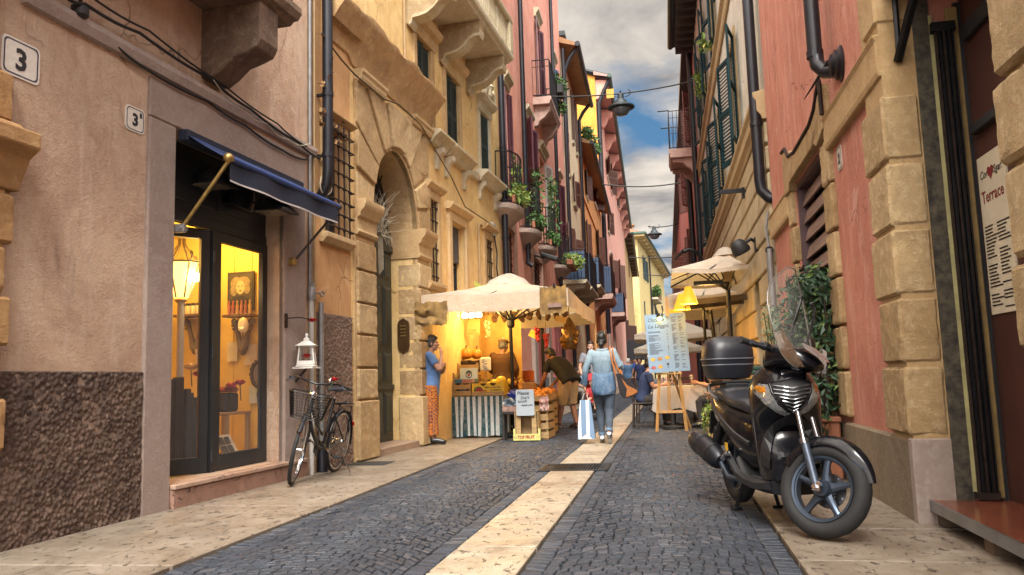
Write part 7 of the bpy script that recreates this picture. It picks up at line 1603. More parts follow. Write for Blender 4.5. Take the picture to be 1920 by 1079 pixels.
for x,z0,z1,hw in((.36,1.00,1.13,.05),(.42,.995,1.16,.12),(.50,.995,1.175,.15),(.60,.995,1.16,.145),(.68,1.0,1.12,.115),(.74,1.01,1.07,.06)):R.append(sec(x,z0,z1,hw,26,2.4))
mb.rings(R);hf=STH(mb).build('headlight_fairing',BLKP,sco,smooth=50)
mb=MB();R=[]
for t,hw in((0,.10),(.35,.125),(.7,.105),(1,.055)):
 z=1.145-.085*t;x=.632+.100*t;R.append([V((x+.045-.16*(y*hw)**2*8,y*hw*1.1,z+.014))for y in[-1+2*k/12 for k in range(13)]])
mb.rings(R,False,False);STH(mb).build('headlight',LENS,hf,smooth=60)
mb=MB();mb.tube([(.46,-.16,1.10),(.43,-.24,1.105),(.40,-.36,1.10)],.016,10);mb.tube([(.46,.16,1.10),(.43,.24,1.105),(.40,.36,1.10)],.016,10);mb.tube([(.46,-.16,1.10),(.46,.16,1.10)],.018,8);hb=STH(mb).build('handlebar',PLAS,sco,smooth=50)
for s in(-1,1):
 mb=MB();mb.tube([(.425,s*.235,1.105),(.40,s*.365,1.10)],.021,12);mb.lathe([(.024,-.008),(.024,.008)],(.397,s*.37,1.10),12,(-.2,s,0));STH(mb).build('grip',RUB,hb,smooth=40)
 mb=MB();mb.tube([(.47,s*.19,1.10),(.485,s*.27,1.09),(.465,s*.36,1.085)],[.009,.007,.010],8);STH(mb).build('brake_lever',FORKM,hb,smooth=50)
 mb=MB();mb.box((.455,s*.19,1.11),(.06,.07,.05));STH(mb).build('switch',PLAS,hb,bev=.012)
 if s<0:continue
 mb=MB();mb.tube([(.45,s*.20,1.12),(.47,s*.25,1.20),(.46,s*.30,1.24)],.008,7);mir=STH(mb).build('mirror',PLAS,sco,smooth=50);mb=MB();mb.ell((.455,s*.32,1.26),(.025,.07,.048),14,8);STH(mb).build('mirror_shell',PLAS,mir,smooth=60)
SCRM=glass('screen_clear',(.6,.6,.58),.02,.07);SMOK=glass('smoked_screen',(.14,.085,.05),.05,.62)
def screen(name,pts,z0,z1,x0,x1,curve,m,edge,em,n=12,rows=12):
 mb=MB();R=[]
 for j in range(rows+1):
  t=j/rows;hw=pts(t);z=z0+(z1-z0)*t;x=x0+(x1-x0)*t;R.append([V((x-curve*((y)**2)*hw/.2,y*hw,z))for y in[-1+2*k/n for k in range(n+1)]])
 mb.rings(R,False,False);o=STH(mb).build(name,m,sco,smooth=70)
 mb=MB();mb.tube([r[0]for r in R]+R[-1][1:-1]+[r[-1]for r in reversed(R)]+list(reversed(R[0][1:-1])),edge,5,loop=True);STH(mb).build('rim',em,o,smooth=60)
EDGE=mat('screen_edge',(.14,.13,.11),.2,.1,var=.2)
screen('windscreen',lambda t:.245*(1-t**5*.85)*(.85+.15*math.sin(PI*t))if t<.99 else .05,1.12,1.70,.66,.46,.09,SCRM,.005,EDGE)
for s in(-1,1):
 mb=MB();R=[]
 for j in range(9):
  t=j/8;hw=.065*math.sin(PI*(.12+.85*t))**.7;R.append([V((.62+.10*t-.05*abs(y),s*(.13+.14*(1-t))+y*hw*.5,1.20-.20*t+y*hw*.8))for y in[-1+2*k/6 for k in range(7)]])
 mb.rings(R,False,False);o=STH(mb).build('deflector',SMOK,sco,smooth=60);mb=MB();mb.tube([r[0]for r in R]+[r[-1]for r in reversed(R)],.004,5,loop=True);STH(mb).build('rim',EDGE,o,smooth=60)
 mb=MB();mb.tube([(.55,s*.10,1.12),(.58,s*.10,1.28),(.60,s*.09,1.44),(.585,s*.07,1.47)],.009,7);mb.lathe([(.016,-.01),(.016,.01)],(.585,s*.07,1.47),8,(1,0,0));STH(mb).build('screen_stay',PLAS,sco,smooth=50)
mb=MB();loft(mb,[(.18,1.03,1.10,.08),(.24,.98,1.10,.10),(.34,.96,1.02,.10),(.42,.97,1.0,.06)],e=2.4);mb.build('steering_cover',PLAS,sco,smooth=50)
place(sco,(.665,5.56,.012),RAD(-74.5),s=.96)
bk=thing('bicycle','black city bicycle with a wire basket leaning on its stand by the shop jamb','bicycle',(0,0,0))
BFR=paint('bicycle_black',(.014,.014,.016));WR=.335;FX,RXX=.545,-.515
def bsteer(ang):
 P0=V((.40,0,.75));ax=V((-.32,0,.947));M=Matrix.Rotation(ang,3,ax)
 def f(mb):
  for i,p in enumerate(mb.v):mb.v[i]=P0+M@(p-P0)
  return mb
 return f
BS=bsteer(RAD(14))
def bwheel(c,f):
 c=V(c);w_=f(tyre_mb(WR-.018,.018,c,40,False)).build('wheel',RUB,bk,smooth=70);mb=MB();ring_mb(mb,WR-.040,.024,.012,c,40);f(mb).build('rim',CHRO,w_,smooth=40)
 mb=MB();mb.lathe([(.020,-.045),(.024,-.03),(.014,-.02),(.014,.02),(.024,.03),(.020,.045)],c,12,(0,1,0));f(mb).build('hub',CHRO,w_,smooth=40)
 mb=MB()
 for k in range(28):
  a=2*PI*k/28;b=a+(.5 if k%4<2 else-.5);s=1 if k%2 else-1;mb.tube([c+V((.022*math.cos(b),s*.032,.022*math.sin(b))),c+V(((WR-.044)*math.cos(a),s*.004,(WR-.044)*math.sin(a)))],.0017,4)
 stuff(f(mb).build('spokes',mat('spoke_steel',(.5,.5,.5),.25,.9),w_));return w_
fw_=bwheel((FX,0,WR),BS);rw_=bwheel((RXX,0,WR),idf)
mb=MB();mb.box((FX+.12,.0,WR+.17),(.05,.012,.03),Matrix.Rotation(.8,3,'Y'));BS(mb).build('reflector',mat('orange_reflector',(.65,.15,.01),.2),fw_,bev=.004)
BBp=V((-.06,0,.29));HT,HBt=V((.37,0,.83)),V((.435,0,.64));STp=V((-.20,0,.80))
for nm,pts,r in(('frame',[HBt+V((-.005,0,.03)),(.25,0,.46),(.08,0,.33),BBp],.017),('top_tube',[HT-V((-.03,0,.08)),(.20,0,.56),(0,0,.44),BBp+(STp-BBp)*.42],.014),('seat_tube',[BBp,STp],.016),('head_tube',[HT,HBt],.020)):
 mb=MB();mb.tube(pts,r,10);mb.build(nm,BFR,bk,smooth=60)
for s in(-1,1):
 mb=MB();mb.tube([BBp+V((0,s*.03,0)),V((RXX,s*.055,WR))],.010,8);mb.build('chain_stay',BFR,bk,smooth=60)
 mb=MB();mb.tube([STp-V((-.03,-s*.02,.12)),V((RXX,s*.055,WR))],.008,8);mb.build('seat_stay',BFR,bk,smooth=60)
 mb=MB();mb.tube([HBt+V((.01,s*.04,-.02)),(FX-.07,s*.045,.50),(FX,s*.05,WR)],.011,8);BS(mb).build('fork',BFR,bk,smooth=60)
 mb=MB();mb.tube([V((RXX,s*.07,WR)),V((RXX-.06,s*.07,.72))],.006,6);mb.build('rack_stay',BFR,bk)
mb=MB();mb.tube([(-.24,-.06,.735),(-.66,-.065,.735),(-.70,0,.735),(-.66,.065,.735),(-.24,.06,.735)],.007,7)
for x in(-.34,-.46,-.58):mb.tube([(x,-.06,.735),(x,.06,.735)],.005,5)
mb.build('rack',BFR,bk,smooth=60)
def guard(c,a0,a1,f,nm):
 mb=MB();R=[];c=V(c)
 for k in range(13):a=RAD(a0+(a1-a0)*k/12);d=V((math.cos(a),0,math.sin(a)));R.append([c+d*(WR+.018)+V((0,y,0))-d*q for y,q in((-.028,.014),(-.015,.002),(0,0),(.015,.002),(.028,.014),(0,.006))])
 mb.rings(R);return f(mb).build(nm,BFR,bk,smooth=60)
guard((FX,0,WR),35,165,BS,'front_mudguard');guard((RXX,0,WR),20,190,idf,'rear_mudguard')
mb=MB();mb.tube([HT,(.355,0,.93),(.40,0,.965)],.013,8);BS(mb).build('stem',CHRO,bk,smooth=60)
mb=MB();mb.tube([(.14,-.30,.955),(.22,-.285,.965),(.34,-.20,.995),(.41,-.08,.975),(.415,0,.965),(.41,.08,.975),(.34,.20,.995),(.22,.285,.965),(.14,.30,.955)],.011,8);hb=BS(mb).build('handlebar',BFR,bk,smooth=60)
for s in(-1,1):
 mb=MB();mb.tube([(.22,s*.285,.965),(.11,s*.305,.953)],.017,10);BS(mb).build('grip',RUB,hb,smooth=50)
 mb=MB();mb.tube([(.30,s*.235,.98),(.31,s*.27,.955),(.17,s*.33,.925)],.006,6);BS(mb).build('brake_lever',FORKM,hb,smooth=50)
mb=MB();mb.lathe([(.025,0),(.030,.02),(.02,.04),(.0,.045)],(.36,.12,1.0),12);BS(mb).build('bell',CHRO,hb,smooth=50)
mb=MB();mb.ell((.47,0,.86),(.045,.04,.04),12,8);BS(mb).build('headlamp',CHRO,bk,smooth=60)
def basket():
 mb=MB();x0,x1,w0,w1,z0,z1=.455,.66,.14,.19,.64,.88;rr=9
 def ringp(t):x=x0-.01*t;X=x1+.05*t;w_=w0+(w1-w0)*t;z=z0+(z1-z0)*t;return[(x,-w_,z),(X-.03,-w_,z),(X,-w_+.04,z),(X,w_-.04,z),(X-.03,w_,z),(x,w_,z)]
 for k in range(rr+1):mb.tube(ringp(k/rr),.0055 if k in(0,rr)else .0022,5,loop=True)
 a,b=ringp(0),ringp(1);n=9
 for i in range(6):
  p,q,r_,s=V(a[i]),V(a[(i+1)%6]),V(b[i]),V(b[(i+1)%6]);m_=n if(q-p).length>.1 else 3
  for k in range(m_):t=k/m_;mb.tube([p.lerp(q,t),r_.lerp(s,t)],.0022,4)
 for k in range(8):y=-w0+2*w0*k/7;mb.tube([(x0,y,z0),(x1,y,z0)],.0022,4)
 return mb
ba=BS(basket()).build('basket',mat('black_wire',(.012,.012,.013),.45,.4),bk)
mb=MB();R=[]
for x,hw,z0,z1 in((.02,.02,.885,.905),(-.08,.035,.88,.918),(-.18,.085,.875,.922),(-.27,.095,.88,.93),(-.31,.06,.89,.925)):R.append(sec(x-.02,z0,z1,hw,16,2.3))
mb.rings(R);mb.build('saddle',mat('saddle_vinyl',(.018,.022,.035),.35),bk,smooth=60);mb=MB();mb.tube([STp,STp+V((-.025,0,.08))],.012,8);mb.build('seat_post',CHRO,bk,smooth=60)
mb=MB();mb.lathe([(.085,-.004),(.085,.004)],BBp+V((0,-.05,0)),24,(0,1,0));mb.hexa([(x,y,z)for z in(.25,.36)for x,y in((-.55,-.06),(.03,-.06),(.03,-.048),(-.55,-.048))]);mb.build('chain_guard',BFR,bk,bev=.004)
for s,a in((-1,.5),(1,.5+PI)):
 e=BBp+V((.165*math.cos(a),s*.07,.165*math.sin(a)));mb=MB();mb.tube([BBp+V((0,s*.05,0)),e],.009,6);cr0=mb.build('crank',CHRO,bk,smooth=50);mb=MB();mb.box(e+V((0,s*.055,0)),(.09,.085,.022));mb.build('pedal',RUB,cr0,bev=.004)
mb=MB();mb.tube([(-.36,.07,.30),(-.44,.22,.0),(-.40,.235,-.005)],.009,7);mb.build('kickstand',CHRO,bk,smooth=50)
mb=MB();mb.box((RXX-.36,0,.50),(.02,.05,.05));mb.build('rear_lamp',mat('red_lamp',(.30,.01,.01),.2),bk,bev=.006)
mb=MB();mb.tube([(.44,.02,.93),(.42,.03,.85),(.40,.02,.78)],.004,5);mb.build('brake_cable',mat('red_cable',(.25,.02,.02),.5),bk)
place(bk,(-3.625,7.80,.017),RAD(-87),RAD(-9),s=1.02)
t=thing('rose','red rose tied on the bicycle handlebar','flower',(-3.27,7.42,1.0));rose(V((-3.25,7.42,1.01)),.05,ROSE,t);mb=MB();mb.tube([(-3.25,7.42,1.01),(-3.30,7.40,.92)],.005,5);mb.build('stem',STEM,t)
o=.16;u,z=LF.uz(575,645,o);q=thing('white_lantern','white wooden lantern with a red flower inside on the wall above the bicycle','lantern',LF.P(u,o,z-.22));z0=LF.uz(575,688,o)[1];c=LF.P(u,o,z0);LS=.62;M=Matrix.Rotation(.3,3,'Z')
C_=lambda x,y,z_:c+M@V((x*LS,y*LS,z_*LS))
mb=MB()
for r,zz_ in((.16,.012),(.145,.042)):mb.box(C_(0,0,zz_),(r*2*LS,r*2*LS,.024*LS),M)
for a in(-1,1):
 for b in(-1,1):mb.tube([C_(a*.135,b*.135,.05),C_(a*.105,b*.105,.34)],.017*LS,4)
for a,b in((0,1),(0,-1),(1,0),(-1,0)):mb.box(C_(a*.125,b*.125,.075),((.03 if a else .24)*LS,(.03 if b else .24)*LS,.05*LS),M)
mb.box(C_(0,0,.345),(.25*LS,.25*LS,.02*LS),M);mb.build('frame',WHT,q)
mb=MB();mb.add([C_(a*.17,b*.17,.355)for a,b in((-1,-1),(1,-1),(1,1),(-1,1))]+[C_(a*.05,b*.05,.44)for a,b in((-1,-1),(1,-1),(1,1),(-1,1))],[(0,1,5,4),(1,2,6,5),(2,3,7,6),(3,0,4,7),(0,3,2,1)]);mb.box(C_(0,0,.46),(.09*LS,.09*LS,.05*LS),M);mb.lathe([(.05*LS,.48*LS),(.02*LS,.50*LS),(.03*LS,.54*LS),(.0,.58*LS)],c,10);mb.build('roof',WHT,q)
rose(C_(0,0,.16),.055,ROSE,q,'flower_in_lantern')
t=thing('lantern_shelf','small white shelf bracket carrying the wooden lantern','shelf',c-Z*.02);mb=MB();mb.box(c-Z*.012,(.22,.21,.016));mb.build('board',WHT,t);mb=MB();mb.tube([c-Z*.02,c-Z*.16-LF.n*.14],.012,6);mb.build('stay',IRON,t)
u,z=LF.uz(540,597,.06);t=thing('rose_hook','rusty wall hook with a long wire holding a red rose above the lantern','hook',LF.P(u,.03,z));mb=MB();mb.fbox(LF,u-.015,u+.015,.028,.05,z-.10,z+.05);mb.tube([LF.P(u,.05,z),LF.P(u+.15,.12,z+.015),LF.P(u+.30,.16,z+.0)],.006,5);mb.build('arm',IRONR,t)
t=thing('rose','red rose at the tip of the wall hook above the white lantern','flower',LF.P(u+.32,.16,z));rose(LF.P(u+.33,.16,z-.02),.055,ROSE,t)
EASW=mat('easel_wood',(.42,.24,.085),.6,var=.35,scale=8,stretch=(2,2,.3),bmp=.001);DCH=mat('dark_chair_wood',(.028,.018,.014),.5,var=.4,scale=8)
AMBC=mat('ochre_canvas',(.56,.40,.19),.85,var=.25,scale=3,bmp=.002)
mbd=thing('menu_board','large pale blue restaurant menu board standing on the wooden easel','menu board',(.02,14.15,1.0))
BC=V((.03,14.02,1.52));BM=Matrix.Rotation(.05,3,'Z')@Matrix.Rotation(-.09,3,'X')@Matrix.Rotation(-.035,3,'Y');BW,BH=.70,1.02
def bp(x,z,y=-.012):return BC+BM@V((x,y,z))
mb=MB();mb.box(BC,(BW,.02,BH),BM);mb.build('board',mat('pale_blue_board',(.14,.235,.35),.5,var=.08),mbd,bev=.002)
bx_,bz_=BM@V((1,0,0)),BM@Z
text('title','Osteria',.095,INK,mbd,bp(-.31,.38),bx_,bz_,ext=.0004,shear=.3);text('title','La Loggia',.095,INK,mbd,bp(-.31,.27),bx_,bz_,ext=.0004,shear=.3)
rnd=random.Random(77);mb=MB()
def line(x,z,w_,h=.0075):mb.add([bp(x,z,-.0115),bp(x+w_,z,-.0115),bp(x+w_,z+h,-.0115),bp(x,z+h,-.0115)],[(0,1,2,3)])
z=.20
while z>-.20:
 line(-.31,z,rnd.uniform(.08,.24));z-=.0165
 if rnd.random()<.12:z-=.03
 if rnd.random()<.6:line(.005,z+.016,.02)
z=.44
while z>-.46:
 line(.10,z,rnd.uniform(.03,.09));
 if rnd.random()<.7:line(.225,z,rnd.uniform(.03,.08))
 z-=.0165
 if rnd.random()<.10:z-=.03
stuff(mb.build('menu_lines',INK,mbd))
for i,(x,z,c)in enumerate(((-.27,-.28,(.50,.36,.04)),(-.15,-.275,(.35,.16,.03)),(-.02,-.26,(.55,.36,.03)),(-.27,-.42,(.40,.08,.09)),(-.15,-.41,(.50,.30,.03)),(-.02,-.40,(.06,.05,.07)))):
 mb=MB();n=14;mb.add([bp(x+.042*math.cos(a)*(1+.15*math.sin(3*a+i)),z+.030*math.sin(a),-.0125)for a in[2*PI*k/n for k in range(n)]]if i<5 else[bp(x+a,z+b,-.0125)for a,b in((-.025,.045),(.025,.045),(.018,.01),(.004,0),(.004,-.035),(.018,-.042),(-.018,-.042),(-.004,-.035),(-.004,0),(-.018,.01))],[tuple(range(n if i<5 else 10))]);d=mb.build('dish_picture',mat('dish_%d'%i,c,.6,var=.6,scale=60),mbd)
es=thing('easel','wooden tripod easel under the menu board','easel',(.03,14.1,0))
for p,q,r in(((-.22,13.98,.0),(-.13,14.10,1.0),.027),((.28,13.98,0),(.20,14.10,1.0),.027),((.36,14.55,0),(.08,14.16,1.05),.022),((.02,14.06,.32),(.04,14.10,1.0),.014),((-.01,14.06,.32),(.01,14.10,1.0),.010)):
 mb=MB();mb.tube([p,q],r,4);mb.build('leg' if r>.02 else 'centre_rod',EASW,es)
mb=MB();mb.box((.03,14.0,.33),(.42,.03,.045));mb.build('cross_bar',EASW,es,bev=.003);mb=MB();mb.box((.03,14.03,.985),(.44,.09,.03));mb.build('ledge',EASW,es,bev=.003)
t=thing('clip_lamp','clip lamp with a bare glowing bulb over the menu board','lamp',bp(-.10,.52));mb=MB();mb.tube([bp(-.16,.70,.02),bp(-.14,.62,-.03),bp(-.11,.50,-.08)],.014,6);mb.tube([bp(-.03,.66,.03),bp(-.02,.55,-.02),bp(-.06,.46,-.08)],.014,6);mb.lathe([(.03,0),(.035,.07)],bp(-.115,.44,-.09),10);mb.build('clip',STEELB,t,smooth=50);mb=MB();mb.ell(bp(-.10,.415,-.09),.032,10,8);mb.build('bulb',glow('menu_bulb',(1,.66,.20),9),t,smooth=60);plight(bp(-.09,.42,-.14),0.05,(1,.62,.22),.04)
mb=MB();mb.box((.06,14.02,2.15),(.06,.03,.34));t2=thing('lamp_post_bar','pale wooden bar fixed above the menu board','post',(.06,14.02,2.0));mb.build('bar',EASW,t2)
def cloth_table(loc,w_,l,label,cl_label,h=.75,drop=.42,m=None):
 x,y,_=loc;t=thing('dining_table',label,'table',loc);mb=MB();mb.box((x,y,h-.015),(w_,l,.03));mb.build('table_top',DCH,t);mb=MB();mb.tube([(x,y,.03),(x,y,h-.03)],.035,8);mb.build('pedestal',IRON,t);mb=MB();mb.lathe([(.25,0),(.25,.015),(.05,.05)],(x,y,0),16);mb.build('foot',IRON,t)
 c=thing('tablecloth',cl_label,'tablecloth',(x,y,h));per=[];n=14
 for a,b in(((-1,-1),(1,-1)),((1,-1),(1,1)),((1,1),(-1,1)),((-1,1),(-1,-1))):per+=[V((x+(a[0]+(b[0]-a[0])*i/n)*w_/2,y+(a[1]+(b[1]-a[1])*i/n)*l/2,h+.004))for i in range(n)]
 R=[[V((x,y,h+.005))+(p-V((x,y,h)))*.5 for p in per],per]
 for j in range(1,6):
  s=j/5;R.append([p+((p-V((x,y,p.z))).normalized()*(.02+.045*s*(1+math.sin(k*1.15))))-Z*(drop*s*(1+.22*math.cos(k*2*PI/n)**2*0+.10*math.sin(k*.8)))for k,p in enumerate(per)])
 mb=MB();mb.rings(R,False,True);mb.add(R[0],[tuple(range(len(per)))]);mb.build('cloth',m or mat('white_linen',(.58,.58,.60),.85,var=.12,scale=6),c,smooth=60);return t
cloth_table((.28,15.35,0),1.05,.75,'restaurant table behind the menu easel','pale linen cloth hanging over the table behind the easel',drop=.44)
cloth_table((.75,17.6,0),.9,.8,'restaurant table farther back under the second parasol','pale linen cloth on the farther table under the second parasol')
def chair(name,label,loc,rz,group=None):
 t=thing(name,label,'chair',(0,0,0),group);mb=MB();mb.box((0,0,.45),(.42,.42,.03));mb.build('seat',DCH,t,bev=.01)
 for sx_ in(-1,1):
  mb=MB();mb.tube([(sx_*.19,.19,0),(sx_*.18,.18,.44)],.017,6);mb.build('leg',DCH,t);mb=MB();mb.tube([(sx_*.19,-.22,0),(sx_*.18,-.19,.45),(sx_*.18,-.25,.92)],.017,6);mb.build('leg',DCH,t)
 mb=MB()
 for z in(.62,.74,.88):mb.box((0,-.195-.055*(z-.45)/.47*1.05,z),(.36,.018,.05))
 mb.build('backrest',DCH,t);return place(t,loc,rz)
chair('dining_chair','dark wooden chair of the bearded diner, left of the covered table',(-.45,15.15,0),RAD(-90));chair('dining_chair','dark wooden chair under the woman in the dotted blouse',(1.0,14.75,0),RAD(80));chair('dining_chair','empty dark chair behind the bearded diner',(-.42,16.5,0),RAD(-80));chair('dining_chair','dark chair pushed to the far side of the covered table',(.3,16.05,0),RAD(180));chair('dining_chair','dark chair at the farther table under the second parasol',(.15,17.6,0),RAD(-90))
for x,y,l in((.05,15.2,'white plate on the left of the covered table'),(.55,15.25,'white plate near the woman in the dotted blouse')):
 t=thing('plate',l,'plate',(x,y,.756));mb=MB();mb.lathe([(.06,0),(.11,.012),(.12,.016),(.10,.012),(.0,.008)],(x,y,.757),18);mb.build('dish',WHT,t,smooth=50)
for x,y,l in((.2,15.4,'wine glass in the middle of the covered table'),(.45,15.5,'wine glass near the right end of the covered table')):
 t=thing('wine_glass',l,'glass',(x,y,.756));mb=MB();mb.lathe([(.032,0),(.005,.006),(.005,.09),(.03,.12),(.036,.17),(.028,.2)],(x,y,.757),12,cap=False);mb.build('bowl',glass('wine_glass',(.8,.8,.8),.02,.3),t,smooth=60)
potplant('table_flowers','small bowl of pink and white flowers on the covered table',[((0,0,.10),(.16,.12,.07))],130,.05,(.0,15.5,.76),None,leaf_mat('table_blossom',(.55,.30,.32),(.60,.55,.5),(.05,.13,.03)),seed=61)
def rparasol(name,label,x0,x1,y0,y1,z,pk,pz,pole,drop,m,seed):
 t=thing(name,label,'parasol',(pole[0],pole[1],0));mb,ed=canopy_mb(x0,x1,y0,y1,z,pk,pz,n=10,sag=.03);mb.build('canopy',m,t,smooth=60);valance_mb(ed,drop,.04,seed).build('valance',m,t,smooth=60)
 mb=MB();mb.tube([(pole[0],pole[1],0),(pk[0],pk[1],pz-.02)],.04,10);mb.build('pole',STEELB,t,smooth=50)
 for x,y in((x0,y0),(x1,y0),(x1,y1),(x0,y1),((x0+x1)/2,y0),(x0,(y0+y1)/2),((x0+x1)/2,y1)):mb=MB();mb.tube([(pk[0],pk[1],pz-.10),(x,y,z-.04)],.016,5);mb.tube([(pk[0],pk[1],z-.30),(pk[0]*.5+x*.5,pk[1]*.5+y*.5,(pz+z)/2-.07)],.013,5);mb.build('rib',STEELB,t)
 mb=MB();mb.box((pole[0],pole[1],.04),(.5,.5,.08));mb.build('base',CHAR,t,bev=.01);return t
rp=rparasol('terrace_parasol','cream terrace parasol with an ochre lit underside close to the rusticated wall',.16,1.36,12.9,15.2,2.66,(1.10,13.9),3.02,(1.10,13.95),.07,CANOPY,31)
mb=MB();mb.lathe([(.22,-.06),(.16,.02),(.09,.08),(.02,.10)],(1.08,13.9,3.02),12)
for v in mb.v:v+=V((noise.noise(v*6)*.04,noise.noise(v*6+V((2,1,3)))*.04,noise.noise(v*7)*.03))
mb.build('vent_cap',CANOPY,rp,smooth=60)
rparasol('terrace_parasol','second terrace parasol behind the pendant lamps',.10,1.38,15.4,18.2,2.48,(.9,16.6),2.85,(1.10,16.7),.28,CANOPY,33)
rparasol('white_parasol','small white parasol far behind the menu board, upper one',-.75,1.2,20.0,22.2,1.98,(.25,21.1),2.45,(.25,21.1),.12,CANOPY,35);rparasol('white_parasol','small white parasol far behind the menu board, lower and farther one',-.95,1.1,24.5,26.8,1.78,(.1,25.6),2.25,(.1,25.6),.14,CANOPY,36)
t=thing('patio_heater','black bar heater under the ribs of the terrace parasol','heater',(.85,13.8,2.5));mb=MB();mb.box((.80,13.75,2.50),(.55,.10,.07));mb.build('body',CHAR,t,bev=.01);mb=MB();mb.tube([(1.0,13.78,2.53),(1.08,13.9,2.62)],.015,6);mb.build('arm',IRON,t)
t=thing('speaker_box','small buff speaker box hanging on the terrace parasol pole','speaker',(1.12,13.7,2.6));mb=MB();mb.box((1.10,13.72,2.58),(.17,.12,.16));mb.build('case',mat('buff_box',(.36,.25,.12),.6),t,bev=.01);mb=MB();mb.tube([(1.1,13.8,2.6),(1.1,13.92,2.66)],.012,5);mb.build('bracket',IRON,t)
t=thing('timber_canopy','dark timber shelf frame bracketed under the terrace parasol','shelf frame',(1.0,14.4,2.2));mb=MB();mb.box((.92,14.3,2.25),(1.05,.06,.10),Matrix.Rotation(-.06,3,'Y'));mb.box((.92,14.9,2.22),(1.05,.06,.08),Matrix.Rotation(-.06,3,'Y'))
for k in range(5):mb.box((.46+.23*k,14.6,2.22+.012*k),(.06,.64,.03))
mb.build('beams',mat('dark_timber',(.05,.032,.02),.7,var=.5,scale=9,bmp=.002),t)
for x in(1.15,.72):mb=MB();mb.tube([(x,14.9,0),(x,14.9,2.2)],.03,6);mb.build('post',IRON,t)
mb=MB();mb.tube([(.40,14.3,2.2),(.33,14.3,1.95)],.014,5);mb.build('stay',EASW,t)
PEND=mat('pendant_yellow',(.62,.36,.02),.45);
def pend_mat():
 m,nt,b=nodes('pendant_shade_lit');c=(1,.50,.04,1);b.inputs['Base Color'].default_value=(.62,.33,.02,1);b.inputs['Roughness'].default_value=.45;b.inputs['Emission Color'].default_value=c;b.inputs['Emission Strength'].default_value=.22;return m
PEND=pend_mat()
for i,(px,py,Y,s,l)in enumerate(((1292,568,13.4,1.0,'nearest yellow bell pendant lamp over the menu board'),(1279,579,14.6,1.05,'middle yellow bell pendant lamp, partly behind the nearest one'),(1266,588,15.9,1.0,'farthest yellow bell pendant lamp left of the other two'))):
 p=onY(px,py,Y);t=thing('pendant_lamp',l,'lamp',p,'yellow pendant lamps over the terrace');mb=MB();mb.lathe([(.140*s,-.02),(.142*s,0),(.125*s,.06),(.085*s,.17),(.06*s,.25),(.05*s,.27),(.0,.272)],p,20,cap=False);mb.build('shade',PEND,t,smooth=40);mb=MB();mb.tube([p+Z*.27*s,V((p.x,p.y,2.62 if Y<15.4 else 2.5))],.005,5);mb.build('cord',CREAMW,t);mb=MB();mb.ell(p+Z*.06,.04,8,6);mb.build('bulb',glow('pendant_bulb',(1,.75,.35),12),t,smooth=60);plight(p+Z*.03,13,(1,.56,.14),.10)
t=thing('dark_sign','small blank black sign on the far yellow wall','sign',(-1.3,60,2));p=onY(1194,657,60);mb=MB();mb.box(p,(1.5,.1,1.5));mb.build('panel',INK,t)
tt=thing('bay_hedge','dense dark glossy evergreen shrub filling the slatted window bay','shrub',(1.22,8.2,.2));rnd=random.Random(90);mb=MB()
blobs=[((1.36,7.48+.24*k,.72+.33*j),(.17,.22,.24))for k in range(5)for j in range(4)]+[((1.22,7.40+.24*k,.50+.3*(k%4)),(.13,.18,.24))for k in range(6)]
leaves(mb,blobs,3600,0,.082,rnd,asp=.42)
mb.build('foliage',leaf_mat('glossy_dark_leaf',(.010,.030,.014),(.030,.070,.030),(.11,.17,.04)),tt);mb=MB()
for k in range(12):y=7.45+k*.09;mb.tube([(1.36,y,.5),(1.35+rnd.uniform(-.07,.07),y+rnd.uniform(-.1,.1),1.2),(1.35+rnd.uniform(-.1,.1),y+rnd.uniform(-.12,.12),1.75)],[.02,.012,.005],5)
mb.build('stems',mat('bark',(.05,.035,.022),.9,var=.4),tt)
t=thing('terracotta_trough','terracotta trough on the ground under the glossy evergreen shrub','planter',(1.25,8.2,.02));mb=MB();mb.hexa([(x,y,z)for z,e in((.02,.02),(.52,0))for x,y in((1.13+e,7.36+e),(1.455,7.36+e),(1.455,8.6-e),(1.13+e,8.6-e))]);mb.box((1.29,7.98,.535),(.35,1.28,.05));mb.build('trough',TERRA,t,bev=.012)
potplant('young_laurel','bright green laurel sprigs in front of the dark shrub',[((0,0,.35),(.12,.2,.16)),((-.03,.25,.45),(.1,.16,.14))],70,.11,(1.12,7.24,.52),None,leaf_mat('laurel_leaf',(.035,.13,.05),(.06,.20,.07)),'plant',seed=91)
t=thing('airy_plant','pale airy shrub seen through the scooter windscreen','plant',(1.08,9.5,.3));rnd=random.Random(92);mb=MB();leaves(mb,[((1.20,9.2,.9+.17*k),(.14,.2,.14))for k in range(5)],520,0,.055,rnd,asp=.3);mb.build('foliage',leaf_mat('pale_leaf',(.12,.18,.09),(.28,.30,.18)),t);mb=MB();
for k in range(5):mb.tube([(1.22,9.2,.3),(1.2+.03*k-.06,9.15+.04*k,1.0),(1.19+.05*k-.1,9.1+.08*k,1.6)],.007,5)
mb.build('stems',STEM,t)
t=thing('plant_pot','terracotta pot of the pale airy shrub','pot',(1.08,9.5,.02));mb=MB();mb.lathe([(.13,.02),(.18,.34),(.20,.34),(.20,.40),(.0,.39)],(1.22,9.2,0),18);mb.build('pot',TERRA,t,smooth=40)
